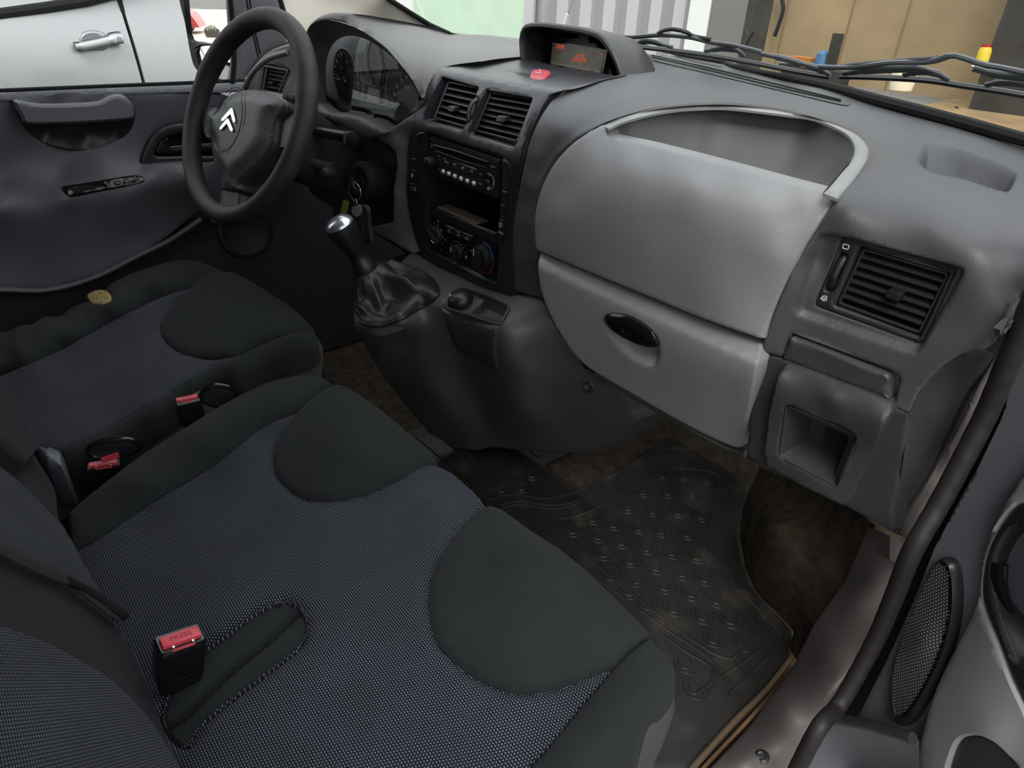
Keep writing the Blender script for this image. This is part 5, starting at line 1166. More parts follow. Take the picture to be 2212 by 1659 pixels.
# grey side shield
M_['shield'] = mat('grey_seat_shield', (.05, .048, .048), .55, bump=('leather', 800, .25, .0005))
sd = Z6((2052, 625), (2085, 680), (2088, 760), (2075, 900), (2070, 960), (1700, 1100), (1300, 1250), (900, 1480), (560, 1700), (330, 1850), (330, 1600), (410, 1500), (420, 1440), (560, 1392), (750, 1285), (950, 1160), (1200, 1005), (1400, 905), (1700, 785), (1950, 712), (2030, 680))
S_sd = TPS([(*p, cush(*p, -.012)) for p in Z6((2052, 640), (1950, 712), (1700, 785), (1400, 905), (1200, 1005), (950, 1160), (750, 1285), (560, 1392), (430, 1442))] + [(*p, {'x': x}) for p, x in zip(Z6((2085, 700), (2085, 860), (1850, 900), (1400, 1080), (1100, 1250), (700, 1500), (420, 1700)), (-.100, -.095, -.100, -.105, -.110, -.115, -.115))], back=(-.3, 0, -1))
panel('seat_shield', seg(sd, 12), S_sd, M_['shield'], ds, step=12, edge=(3, .002), skirt=0)
MB().prism([surf_d(*p) + Vector((0, 0, -.05)) for p in Z6((0, 700), (560, 450), (1300, 200), (1900, 500), (1900, 660), (1200, 950), (430, 1400), (100, 1300))], (0, 0, -.22)).build('seat_base', M_['void'], ds, smooth=False)
# driver backrest
back_core(-.60, -.15, .93, ds, -.70)
dbk = [(-60, 800), (0, 835), (14, 845), (45, 905), (70, 950), (88, 958), (120, 970), (136, 1000), (137, 1070), (130, 1120), (100, 1060), (50, 980), (-60, 940)]
class DB:
    back = Vector((0, -1, 0))
    def __call__(s, u, v): return onplane(u, v, Vector((-.3, -.640, .34)), Vector((0, 1, .35)))
panel('backrest', seg([(-60, 760), (0, 800), (18, 830), (45, 880), (72, 945), (95, 962), (60, 1000), (-60, 900)], 8), DB(), M_['cloth_v'], ds, step=8, edge=(5, .006), skirt=Vector((0, -.05, -.05)))
rc_ = [tuple(p)[:2] for p in rnd(Z6((212, 1312), (330, 1320), (392, 1345), (410, 1400), (412, 1470), (300, 1462)), 6)]
cvr = TPS([(*p, cush(*p, -.0)) for p in rc_[::4]] + [(105, 985, cush(105, 985, .01))], back=(0, 0, -1))
panel('recliner_cover', rc_, cvr, mat('blue_grey_plastic', (.07, .075, .09), .45), ds, step=6, edge=(6, .006), skirt=.06)

# ================================================================== BELT BUCKLES
M_['press'] = mat('red_press_button', (.52, .045, .065), .42)
def buckle(name, o, ex, ey, ez, w, h, d, label, cat, tilt=None, press=True, group=None):
    """ex across, ey up along the body, ez towards the front face"""
    ex = Vector(ex).normalized(); ey = Vector(ey); ey = (ey - ex*ey.dot(ex)).normalized(); ez = ex.cross(ey)
    Mx = Matrix((ex, ey, ez)).transposed(); o = Vector(o)
    t = root(name, o, label, cat, group)
    P = lambda a, b, c: o + ex*a*w/2 + ey*b + ez*c*d/2
    mb = MB(); rows = []
    for b, sx, sz in ((0, .62, .7), (h*.12, .92, .95), (h*.3, 1, 1), (h*.85, 1, 1), (h*.95, .98, .96), (h, .93, .85)):
        rows.append([P(x*sx, b, z*sz) for x, z in rnd([(-1, -1), (1, -1), (1, 1), (-1, 1)], .18, 3)])
    mb.grid(rows, True); mb.add(rows[-1], [tuple(range(len(rows[-1])))]); mb.build('buckle_body', M_['gloss'], t, auto=30)
    if press:
        mb = MB(); mb.box(P(0, h-.001, .05), (w*.84, .010, d*.52), Mx, .0022); mb.box(P(0, h-.004, .62), (w*.50, .008, d*.30), Mx, .001); pb = mb.build('press_button', M_['press'], t)
        letters([('PRESS', P(0, h+.0042, .08), ex, -ez, d*.30)], mat('dark_red_relief', (.25, .02, .03), .5), pb)
        for s in (-1, 1): MB().box(P(s*.42, h-.001, .68), (.002, .006, .003), Mx).build('release_pin', bpy.data.materials['steel'], t, smooth=False)
    letters([('123456 711', P(0, h*.36, 1.0) + ez*.0003, ex, ey, w*.12), ('_____________', P(0, h*.24, 1.0) + ez*.0003, ex, ey, w*.11)], M_['vent'], t)
    MB().tube([P(0, h*.05, 0), P(0, -.05, 0) - Vector((0, .01, 0)), P(0, -.11, 0) - Vector((0, .03, 0))], [(.004, .011)]*3, 8, flat=ez).build('buckle_stalk', M_['black'], t)
    return t
# front red buckle in the slot
A = at(*Z7((832, 1050))[0], x=.375); B2 = at(*Z7((1088, 962))[0], x=.375)
top_l, top_r = A, B2
ex = (top_r - top_l); w = ex.length
bo = (top_l + top_r)/2
lowm = at(*Z7((985, 1260))[0], x=.372)
upv = (bo - lowm); hgt = upv.length*.92
ez_ = ex.normalized().cross(upv.normalized())
print('buckle', w, hgt, ez_)
buckle('belt_buckle', lowm - ez_*.012 + upv*.05, ex, upv, None, w, hgt, .026, 'black belt buckle with a bright red press button standing in the bench slot', 'belt buckle')
# driver side buckle with the latch plate inserted
lo = at(*Z6((700, 1640))[0], x=-.065); tp_ = at(*Z6((705, 1440))[0], x=-.065); ex = at(*Z6((828, 1425))[0], x=-.055) - at(*Z6((600, 1455))[0], x=-.065)
bb = buckle('belt_buckle', lo, ex, tp_-lo, None, .042, (tp_-lo).length, .022, 'black belt buckle with latched tongue between driver seat and bench, nearer the backrests', 'belt buckle')
def tongue(c, a, b, w, h, label, holew=.5):
    t = root('belt_tongue', c, label, 'belt tongue')
    a = Vector(a).normalized(); b = Vector(b); b = (b - a*b.dot(a)).normalized(); nrm = a.cross(b)
    P = [c + a*(w/2*x) + b*(h/2*y) for x, y in [tuple(q) for q in smooth_closed([(-1, -.55), (-.95, .25), (-.6, .85), (0, 1), (.6, .85), (.95, .3), (1, -.5), (.5, -1), (-.5, -1)], 36)]]
    MB().tube(P, .0035, 8, closed=True).build('plate_rim', M_['gloss'], t)
    MB().prism([c + (p-c)*.93 - nrm*.002 for p in P], nrm*.004).build('latch_plate', M_['black'], t)
    MB().box(c + b*h*.18 + nrm*.002, (w*.66, h*.22, .002), Matrix((a, b, nrm)).transposed()).build('belt_slit', M_['void'], t, smooth=False)
    return t
tc1 = at(*Z6((735, 1335))[0], x=-.062); tg = tongue(tc1, at(*Z6((890, 1320))[0], x=-.055)-at(*Z6((580, 1350))[0], x=-.068), Vector((0, .3, 1)), .062, .026, 'black oval belt tongue pushed into the buckle nearest the backrests')
MB().box(at(*Z6((712, 1400))[0], x=-.058), (.003, .022, .008)).build('red_tip', M_['press'], tg)
tc2 = at(*Z6((1420, 1000))[0], x=-.055); tg2 = tongue(tc2, at(*Z6((1520, 1020))[0], x=-.05)-at(*Z6((1340, 990))[0], x=-.06), Vector((0, .2, 1)), .050, .034, 'black belt tongue further forward between driver seat and bench')
lo2 = at(*Z6((1250, 1180))[0], x=-.062); tp2 = at(*Z6((1330, 1080))[0], x=-.060)
buckle('belt_buckle', lo2, Vector((.2, 1, 0)), tp2-lo2, None, .036, (tp2-lo2).length+.012, .02, 'half-hidden black buckle with a sliver of red beside the forward belt tongue', 'belt buckle')

# ================================================================== FLOOR, SILL, SHELL
def struct(o): o['kind'] = 'structure'; return o
fl_ = MB(); xs = np.linspace(-.80, .72, 60); ys = np.linspace(-1.2, .66, 60)
def flz(x, y): return .004*math.sin(9*x+4*y)*math.sin(7*y) - .004 + .10*sm((y-.48)/.2)
fl_.grid([[Vector((x, y, flz(x, y))) for x in xs] for y in ys]); struct(fl_.build('floor', M_['carpet']))
mb = MB(); mb.box((0, .68, .28), (1.6, .02, .7)); fw = struct(mb.build('wall_front', mat('dark_firewall_carpet', (.014, .012, .010), .95, bump=('noise', 900, .8, .002)), smooth=False))
# rubber mat
mo = ZH((-60, 330), (130, 292), (540, 228), (600, 280), (760, 412), (800, 428), (860, 410), (1000, 332), (1200, 215), (1330, 128), (1400, 150), (1560, 152), (1700, 190), (1850, 300), (1868, 320), (1820, 420), (1770, 560), (1755, 720), (1790, 900), (1860, 1050), (1980, 1170), (2085, 1285), (2052, 1385), (2097, 1450), (1880, 1659), (1480, 2110), (1000, 2110), (900, 1300), (-60, 600))
M0 = Plane((0, 0, .006), (0, 0, 1), (0, 0, -1))
mb = MB(); panel_geo(mb, [tuple(p)[:2] for p in seg(mo, 14)], M0, step=30, edge=(4, .002), skirt=.008)
fz_ = lambda X, Y, z=.006: at(*ZH((X, Y))[0], z=z)
def ridge(pts, r=.0024, closed=False, n=40): mb.tube([p for p in cr([fz_(*q) for q in pts], n, closed)][: -1 if closed else None], [(r, r*1.6)]*(n-(1 if closed else 0)), 6, closed=closed, flat=(0, 0, 1))
ridge([(250, 500), (400, 465), (600, 490), (760, 455), (900, 400), (1200, 260), (1340, 190), (1500, 200)])
ridge([(330, 530), (450, 505), (640, 530), (800, 500), (1000, 400), (1250, 290), (1340, 215)])
ridge([(340, 550), (450, 525), (640, 550), (760, 530), (880, 480)])
ridge([(680, 610), (800, 590), (1000, 500), (1330, 320), (1400, 310), (1600, 335), (1645, 390), (1590, 520), (1555, 720), (1580, 880), (1640, 1010), (1750, 1130), (1850, 1230), (1850, 1300), (1730, 1440), (1680, 1445), (1560, 1390), (1300, 1200), (900, 880), (660, 640)], n=110)
ridge([(1745, 380), (1680, 560), (1660, 720), (1690, 900), (1780, 1060), (1880, 1150), (1935, 1240), (1920, 1330), (1880, 1400), (1500, 1659)], n=60)
ridge([(1700, 420), (1650, 600), (1645, 760), (1680, 920), (1760, 1060)], n=40)
ridge([(1900, 1190), (2000, 1290), (1975, 1390), (1700, 1659)], n=30)
ridge([(540, 650), (700, 800), (900, 960), (1100, 1110), (1350, 1290), (1560, 1430), (1630, 1520), (1580, 1659)], n=50)
ridge([(1280, 1290), (1430, 1400), (1580, 1490), (1600, 1560), (1540, 1659)], n=30)
for X, Y in ((1185, 445), (1335, 450), (1480, 455), (1300, 345), (1425, 352), (1570, 372), (1095, 540), (1245, 560), (1395, 565), (1535, 590), (1010, 640), (1160, 660), (1295, 680), (1450, 695), (765, 675), (915, 710), (1060, 745), (1210, 780), (1360, 805), (1505, 830), (950, 815), (1110, 855),
             (1265, 895), (1420, 930), (1555, 962), (990, 930), (1150, 970), (1315, 1010), (1475, 1050), (1625, 1090), (1210, 1100), (1370, 1140), (1540, 1185), (1710, 1210), (1610, 1320), (1785, 1345), (1440, 1470), (1500, 1620), (885, 605), (1100, 1040), (520, 345), (400, 350), (280, 360), (160, 370), (460, 420), (340, 430)):
    c = fz_(X, Y); r = .0178; mb.tube(ring_pts(c, XR, Vector((0, 1, 0)), r*.62, n=14), .0020, 5, closed=True); mb.tube(ring_pts(c + Vector((.001, .001, 0)), XR, Vector((0, 1, 0)), r*1.12, n=16), .0016, 5, closed=True)
matt = mb.build('floor_mat', M_['rubber'], None); tag(matt, 'dusty black rubber floor mat with ring studs in the passenger footwell', 'floor mat')
mb = MB(); mb.box((-.12, .05, .006), (.30, .62, .006), None, .002)
for i in range(12): mb.box((-.12, -.2+i*.045, .011), (.24, .008, .004), None, .001)
dm = mb.build('floor_mat', M_['rubber']); tag(dm, 'dark ribbed rubber mat on the floor between driver seat and console', 'floor mat')
# carpeted wheel arch side of the footwell
S_kick = TPS([(*p, c) for p, c in ((ZH((1870, 310))[0], {'y': .52}), (ZH((1820, 420))[0], {'z': .02}), (ZH((1755, 720))[0], {'z': .01}), (ZH((1790, 900))[0], {'z': .01}), (ZH((1860, 1050))[0], {'z': .01}), (ZH((1980, 1170))[0], {'z': .01}), (ZH((2085, 1285))[0], {'z': .012}), (ZH((2060, 1400))[0], {'z': .012}))] +
 [(1876, 1133, {'x': .70}), (1825, 1248, {'x': .688}), (1761, 1335, {'x': .674}), (1716, 1426, {'x': .667}), (1660, 1150, {'x': .56}), (1740, 1180, {'x': .62}), (1700, 1060, {'y': .36}), (1830, 1105, {'y': .16}), (1690, 1260, {'x': .60})], back=(.5, .5, -.3))
kp2 = [tuple(p)[:2] for p in seg(ZH((1880, 250), (1870, 320), (1820, 420), (1772, 560), (1757, 720), (1790, 900), (1860, 1050), (1980, 1170), (2080, 1280), (2050, 1380), (2095, 1450)) + [(1722, 1432), (1770, 1340), (1832, 1250), (1884, 1130), (1830, 1080), (1700, 1020)], 12)]
kc_ = panel('carpet_side', kp2, S_kick, M_['carpet'], None, step=11, edge=(5, .004), skirt=.004); struct(kc_); kc_.name = 'trim_1'
# carpet binding along the sill
cb = [at(*p, z=.016) for p in cr(Z8((700, 1110), (560, 1290), (400, 1450), (230, 1640), (100, 1790)), 120)]
mb = MB(); mb.tube(cb, .004, 6)
for i in range(0, 118, 1):
    p, q = cb[i], cb[i+1]; d = (q-p).normalized(); s = Vector((-d.y, d.x, 0)); mb.tube([p - s*.004 + Vector((0, 0, .003)), p + s*.004 + Vector((0, 0, .003))], .0008, 4)
struct(mb.build('trim_2', mat('tan_stitching', (.11, .075, .045), .9), None))
MB_ = MB().tube([at(*p, z=.014) for p in cr(Z8((715, 1125), (590, 1300), (440, 1470), (280, 1640), (150, 1790)), 60)], .003, 6); struct(MB_.build('trim_3', mat('rusty_strip', (.22, .12, .05), .8), None))
# sill cover
S_sill = TPS([(1876, 1133, {'x': .70}), (1825, 1248, {'x': .69}), (1761, 1335, {'x': .676}), (1716, 1426, {'x': .669}), (1620, 1563, {'x': .682}), (1528, 1659, {'x': .684}), (1931, 1156, {'x': .745}), (1960, 1170, {'x': .752}), (1944, 1220, {'x': .754}), (1867, 1403, {'x': .757}), (1766, 1554, {'x': .757}), (1702, 1659, {'x': .757}), (1440, 1760, {'x': .684}), (1640, 1760, {'x': .757}),
 (1850, 1300, {'x': .728}), (1790, 1420, {'x': .722}), (1700, 1530, {'x': .722}), (1610, 1650, {'x': .722})], back=(.3, 0, -1))
sp_ = seg(Z8((1040, 508), (985, 640), (930, 760), (850, 870), (790, 955), (690, 1152), (480, 1450), (280, 1659), (160, 1800), (600, 1800), (660, 1659), (700, 1600), (800, 1440), (870, 1300), (1020, 1100), (1130, 900), (1190, 700), (1226, 592), (1170, 558)), 12)
struct(panel('trim_4', sp_, S_sill, M_['sill'], None, step=12, edge=(7, .005), skirt=.03))
scw = S_sill(*Z8((537, 1607))[0]); MB().lathe([(0, .002), (.004, .0015), (.006, .003), (.009, .001), (.010, 0)], scw, (-.2, -.3, 1), 18).build('screw', M_['vent'])
o = bpy.data.objects['screw']; tag(o, 'round screw head in the passenger door sill cover', 'screw')
# grey strip of the door opening beside the dash end
S_ap = TPS([(2146, 772, {'x': .757}), (2007, 1030, {'x': .748}), (1949, 1129, {'x': .744}), (2180, 720, {'x': .765}), (2078, 945, {'x': .762}), (2040, 1030, {'x': .760}), (1960, 1172, {'x': .758}), (2240, 610, {'x': .77}), (2215, 640, {'x': .76})], back=(.5, .8, 0))
ap = seg([(2260, 560)] + Z5((2208, 560), (2070, 740), (2005, 880), (1590, 1659)) + Z8((1195, 495), (1168, 553), (1226, 582), (1262, 520), (1300, 425), (1345, 400), (1430, 160), (1436, 130), (1500, 20), (1580, -150), (1700, -420), (1880, -760)), 12)
ap = [p for p in seg([(2146, 770), (2007, 1030), (1949, 1127), (1933, 1153), (1962, 1168), (1980, 1135), (1996, 1094), (2014, 1082), (2055, 975), (2057, 958), (2086, 905), (2120, 830), (2180, 720), (2240, 620), (2240, 590), (2200, 670)], 12)]
struct(panel('trim_5', ap, S_ap, M_['sill'], None, step=12, edge=(3, .002), skirt=.01))
# rubber door seal
sl = cr([at(*p, x=.776) for p in [(2330, 470), (2262, 590)] + Z8((1720, -300), (1600, -20), (1480, 215), (1370, 420), (1245, 640), (1165, 840), (1080, 1040), (985, 1220), (895, 1370), (800, 1480), (660, 1750))], 160)
wr = [(.0098, .0098 + .0004*math.sin(i*1.3)) for i in range(160)]
seal = MB().tube(sl, wr, 12).build('door_seal', M_['seal']); tag(seal, 'black rubber seal along the passenger door opening', 'door seal')
mb = MB(); mb.box((.85, .115, .20), (.17, .03, .95)); struct(mb.build('trim_6', M_['void'], smooth=False))
# ---- van shell (roof, rear wall, pillars): shades the cabin as in the photo
M_['head'] = mat('grey_headliner', (.30, .30, .29), .9); M_['body'] = mat('white_van_paint', (.6, .6, .6), .35)
mb = MB(); mb.box((0, -1.05, 1.36), (1.62, 1.7, .05), None, .01); struct(mb.build('ceiling', M_['head'], smooth=False))
mb = MB(); mb.box((0, -1.30, .60), (1.6, .04, 1.5)); struct(mb.build('wall_back', M_['door'], smooth=False))
mb = MB(); mb.box((-.83, -1.15, .6), (.06, .35, 1.5)); struct(mb.build('wall_left', M_['door'], smooth=False))
mb = MB(); mb.box((-.83, -.2, .25), (.04, 1.8, .88)); struct(mb.build('wall_left_front', M_['doorblk'], smooth=False))
mb = MB(); mb.box((.86, -1.25, .6), (.05, .5, 1.5)); struct(mb.build('wall_right', M_['body'], smooth=False))
# unseen wall added on the passenger side to hold back low sky light
mb = MB(); mb.box((9.0, -1.5, .8), (.2, 12, 2.4)); struct(mb.build('wall_sky_blocker', mat('dark_blocker_grey', (.10, .10, .10), .8), smooth=False))
o = MB().tube([Vector((.83, .50, .74)), Vector((.80, .10, 1.02)), Vector((.76, -.22, 1.34))], [(.03, .05)]*3, 12).build('trim_12', M_['door']); o['kind'] = 'structure'

# ================================================================== DRIVER DOOR (closed, far side)
dd = root('driver_door', (-.78, -.3, .4), 'dark grey driver door panel with grab handle, window switches and closed window', 'car door')
X_ = lambda v: {'x': v}
dpts = [(p, -.780) for p in Z1((-300, 640), (0, 655), (700, 620), (1215, 600), (1570, 560), (1700, 640), (0, 900), (600, 1020), (1100, 760), (1400, 900), (-300, 1000), (1750, 900))]
dpts += [(p, -.772) for p in Z1((-300, 1240), (0, 1205), (400, 1160), (900, 1090), (1215, 1045))] + [(p, -.742) for p in Z1((-300, 1370), (0, 1320), (400, 1245), (700, 1210), (950, 1165), (1215, 1105))] + [(p, -.737) for p in Z1((-300, 1400), (0, 1358), (450, 1275), (900, 1200), (1215, 1140))]
dpts += [(p, -.752) for p in Z1((-300, 1500), (0, 1450), (500, 1370), (1000, 1270))] + [(p, -.770) for p in Z1((1400, 1150), (1500, 1300), (1750, 1200))] + [(p, -.765) for p in Z6((-300, 0), (0, 150), (600, 100), (900, 0))] + [(p, -.760) for p in Z6((-300, 330), (0, 305), (300, 312), (600, 232), (900, 82), (1090, 0))] + [(p, -.768) for p in Z1((1280, 1360), (1500, 1500))]
S_dd = TPS([(p[0], p[1], X_(x)) for p, x in dpts], back=(-1, 0, 0))
grab = [tuple(p)[:2] for p in smooth_closed(Z1((92, 648), (190, 640), (300, 600), (500, 592), (640, 596), (720, 612), (800, 616), (850, 660), (874, 720), (868, 790), (830, 860), (750, 915), (620, 962), (460, 972), (310, 935), (200, 862), (140, 770)), 80)]
ihs = [tuple(p)[:2] for p in smooth_closed(Z1((1400, 790), (1215, 788), (1100, 800), (1010, 835), (950, 900), (910, 985), (893, 1050), (915, 1068), (1000, 1068), (1215, 1052), (1400, 1040)), 60)]
dpan = Z1((-200, 665), (0, 652), (200, 640), (700, 610), (1215, 598), (1420, 600), (1480, 625), (1560, 700), (1640, 900), (1700, 1200), (1600, 1380), (1280, 1362), (1100, 1515), (900, 1655)) + Z6((900, 85), (600, 235), (300, 314), (0, 308), (-200, 330))
panel('door_panel', seg(dpan, 14), S_dd, M_['door'], dd, step=14, edge=(4, .002), skirt=.03, holes=[inset(grab, 3), inset(ihs, 3)], hole_skirt=.03)
S_sl = TPS([(p[0], p[1], X_(x)) for p, x in [(q, -.782) for q in Z1((-300, 620), (0, 600), (700, 570), (1300, 545), (1600, 530))] + [(q, -.772) for q in Z1((-300, 640), (0, 625), (700, 590), (1300, 570), (1600, 560))] + [(q, -.776) for q in Z1((-300, 668), (0, 655), (700, 612), (1300, 600), (1600, 590))]], back=(-1, 0, 0))
M_['doorsill'] = mat('mid_grey_door_cap', (.17, .178, .20), .5, bump=('leather', 600, .2, .0005))
panel('door_cap', seg(Z1((-200, 612), (0, 600), (700, 570), (1300, 546), (1590, 530), (1590, 590), (1420, 603), (1215, 600), (700, 612), (200, 642), (0, 656), (-200, 668)), 14), S_sl, M_['doorsill'], dd, step=9, edge=(3, .002), skirt=.02)
MB().tube([at(*p, x=-.790) for p in Z1((-200, 600), (0, 588), (700, 558), (1300, 534), (1600, 520))], (.0045), 8).build('window_seal', M_['void'], dd)
# grab handle
S_g = TPS([(p[0], p[1], X_(x)) for p, x in [(q, -.768) for q in Z1((95, 650), (860, 650), (850, 660))] + [(q, -.752) for q in Z1((110, 680), (300, 690), (600, 670), (850, 690), (140, 760), (400, 780), (700, 770), (870, 760))] + [(q, -.765) for q in Z1((160, 800), (450, 812), (860, 790))] + [(q, -.812) for q in Z1((300, 835), (550, 840), (750, 820))] + [(q, -.795) for q in Z1((300, 910), (550, 940), (750, 890))] + [(q, -.778) for q in Z1((460, 972), (310, 935), (620, 962), (200, 862), (800, 880))] + [(q, -.79) for q in Z1((300, 610), (600, 600))]], back=(-1, 0, 0), reg=1.5e-3)
gh = panel('grab_handle', grab, S_g, M_['doorblk'], dd, step=7, edge=(3, .002), skirt=.02)
bar = [tuple(p)[:2] for p in smooth_closed(Z1((92, 655), (200, 668), (300, 676), (480, 672), (640, 660), (700, 632), (760, 616), (810, 622), (850, 665), (868, 720), (860, 770), (700, 790), (400, 806), (180, 805), (140, 760)), 70)]
panel('grip_bar', bar, Plane(at(*Z1((450, 730))[0], x=-.746), (1, 0, .12), (-1, 0, 0)), M_['door'], gh, step=8, edge=(7, .008), skirt=.02)
sco = [tuple(p)[:2] for p in smooth_closed(Z1((225, 628), (300, 606), (500, 600), (650, 604), (690, 625), (650, 650), (480, 660), (300, 665)), 40)]
panel('handle_scoop', sco, Plane(at(*Z1((450, 635))[0], x=-.785), (1, 0, .3), (-1, 0, 0)), M_['void'], gh, step=8, edge=(3, .002))
# inner release handle
S_ih = Plane((-.790, 0, 0), (1, 0, 0), (-1, 0, 0))
rh = panel('release_surround', ihs, Off(S_ih, (.012, 0, 0)), M_['doorblk'], dd, step=9, edge=(5, .004), skirt=.02, holes=[smooth_closed(Z1((1400, 862), (1215, 858), (1120, 866), (1050, 890), (1005, 950), (992, 990), (1020, 1006), (1215, 1000), (1400, 990)), 50)], hole_skirt=.02)
panel('release_bowl', ihs, Off(S_ih, (-.006, 0, 0)), M_['void'], dd, step=20)
panel('release_lever', smooth_closed(Z1((1060, 880), (1085, 885), (1095, 950), (1215, 940), (1400, 930), (1400, 975), (1215, 985), (1010, 990), (1010, 950), (1030, 905)), 50), Off(S_ih, (.008, 0, 0)), M_['black'], dd, step=7, edge=(3, .003), skirt=.008)
MB().tube([at(*p, x=-.781) for p in Z1((1100, 950), (1215, 940), (1400, 926))], .0012, 6).build('lever_edge', M_['grey_print'], dd)
# switch pack
S_sw = Off(S_dd, (.003, 0, .002))
swp = [tuple(p)[:2] for p in smooth_closed(Z1((398, 1222), (425, 1208), (550, 1188), (700, 1164), (840, 1142), (905, 1142), (937, 1162), (915, 1182), (800, 1212), (650, 1242), (480, 1275), (440, 1268)), 60)]
sp2 = panel('switch_panel', swp, S_sw, M_['gloss'], dd, step=6, edge=(3, .002), skirt=.006)
panel('switch_well', rnd(Z1((440, 1222), (600, 1196), (630, 1222), (480, 1252)), 3), Off(S_sw, (.0008, 0, 0)), M_['void'], sp2, step=6, edge=(2, .001))
for q in ([(665, 1188), (700, 1180), (715, 1212), (680, 1222)], [(730, 1178), (775, 1170), (785, 1196), (745, 1206)], [(790, 1165), (830, 1158), (838, 1190), (798, 1197)]):
    panel('window_switch', rnd(Z1(*q), 3), Off(S_sw, (.003, 0, .001)), M_['black'], sp2, step=5, edge=(2, .002), skirt=.004)
mb = MB()
for q in ((678, 1187), (698, 1208), (800, 1175), (865, 1155), (895, 1158)): mb.tube(ring_pts(S_sw(*Z1(q)[0]) + Vector((.005, 0, .002)), Vector((0, 1, 0)), ZU, .0022, n=8), .0008, 5, closed=True)
mb.build('switch_symbol', M_['grey_print'], sp2)
# lower door lining and sill behind the driver seat
sheet('lower_lining', [[at(*p, x=-.765) for p in Z6((-300, 326), (0, 304), (300, 310), (600, 230), (900, 80), (1090, -5), (1400, -120))], [at(*p, x=-.775) for p in Z6((-300, 420), (0, 400), (300, 400), (600, 330), (900, 190), (1200, 60), (1500, -60))], [Vector((-.77, y, .0)) for y in (-.9, -.7, -.5, -.35, -.2, -.0, .3)]], M_['doorblk'], dd, 16, thick=.02, back=(-1, 0, 0))
MB().tube([at(*p, x=-.758) for p in cr(Z6((-300, 326), (0, 316), (300, 318), (600, 240), (900, 92), (1090, 0), (1300, -140)), 40)], .006, 8).build('pocket_edge', M_['door'], dd)
# door speaker ring down by the pedals
spk_c = at(530, 500, x=-.765); MB().lathe([(0, .001), (.050, .001), (.056, .005), (.064, .004), (.068, 0)], spk_c, (1, -.1, .1), 40).build('speaker_ring', M_['seal'], dd)
# inner front corner (mirror sail) and A pillar
sail = Z1((1492, 0), (1560, -120), (1760, -200), (1800, 0), (1850, 110), (1990, 330), (1985, 440), (1870, 290), (1740, 330), (1660, 390), (1600, 470), (1570, 530), (1560, 560), (1500, 530), (1520, 420), (1505, 200))
panel('mirror_corner', seg(sail, 12), Plane((-.775, 0, 0), (1, 0, .08), (-1, 0, 0)), M_['door'], dd, step=12, edge=(3, .002), skirt=.03)
for a in ([(1580, -150), (1592, 0), (1625, 180), (1668, 370)], [(1600, -150), (1612, 0), (1642, 180), (1680, 350)]): MB().tube([at(*p, x=-.771) for p in cr(Z1(*a), 16)], .0022, 6).build('corner_seam', M_['void'], dd)
MB().tube([at(*p, x=-.782) for p in cr(Z1((1480, -150), (1488, 0), (1505, 200), (1512, 400), (1500, 530)), 16)], .006, 8).build('glass_run', M_['void'], dd)
dg = mesh('window_1', [at(*p, x=-.795) for p in Z1((-900, 640), (1600, 520), (1560, -500), (-900, -500))], [(0, 1, 2, 3)], M_['glass'], None, smooth=False); dg['kind'] = 'structure'
# cream A pillar trim with black windscreen seal
S_apl = TPS([((842), -30, X_(-.63)), (842, 0, X_(-.635)), (884, 27, X_(-.645)), (929, 54, X_(-.652)), (971, 72, X_(-.655)), (607, -30, X_(-.765)), (612, 20, X_(-.762)), (640, 60, X_(-.75)), (740, 10, X_(-.72)), (800, 60, X_(-.69))], back=(-1, 0, 0))
M_['cream'] = mat('cream_pillar_trim', (.88, .84, .74), .85, mottle=(5, .06))
o = panel('trim_7', seg([(600, -80), (607, 0), (612, 30), (622, 90), (700, 90), (760, 60), (830, 60), (930, 75), (972, 74), (929, 53), (884, 26), (842, -1), (760, -60)], 12), S_apl, M_['cream'], None, step=14, edge=(2, .001), skirt=.01); o['kind'] = 'structure'
sw_ = MB().tube([at(*p, x=x) for p, x in (((760, -60), -.625), ((842, -1), -.632), ((884, 26), -.640), ((929, 54), -.648), ((971, 73), -.650))], .0055, 8).build('trim_8', M_['void']); sw_['kind'] = 'structure'
o = MB().tube([at(*p, x=-.762) for p in ((596, -80), (605, 0), (616, 34), (640, 62))], .006, 8).build('trim_9', M_['void']); o['kind'] = 'structure'

# ================================================================== PASSENGER DOOR (open)
pdr = root('passenger_door', (.82, .05, .2), 'open passenger door with light grey armrest, oval speaker grille and inner handle', 'car door')
DNn = Vector((-.42, -.9, .05)).normalized(); D0 = Vector((.80, .05, .3))
PD = Plane(D0, DNn)
def pdo(d): return Plane(D0 + DNn*d, DNn)
dark = Z5((2330, 560), (2208, 720)) + Z8((1660, 0), (1540, 250), (1440, 430), (1340, 620), (1240, 880), (1160, 1060), (1060, 1260), (980, 1420), (1115, 1480), (1150, 1560), (1180, 1659), (1180, 1800), (2000, 1800), (2000, -300))
panel('door_panel', seg(dark, 16), PD, M_['door'], pdr, step=20, edge=(6, .004), skirt=.04)
arm_px = Z8((2000, 60), (1775, 262), (1725, 330), (1665, 420), (1620, 510), (1585, 610), (1562, 700), (1550, 830), (1520, 930), (1480, 1010), (1430, 1110), (1380, 1210), (1335, 1320), (1295, 1450), (1265, 1580), (1245, 1700), (1240, 1820), (2000, 1820))
M_['armgrey'] = mat('light_grey_armrest', (.27, .262, .272), .5, bump=('noise', 700, .3, .0008))
armp = seg([tuple(p)[:2] for p in cr(arm_px, 80)], 14)
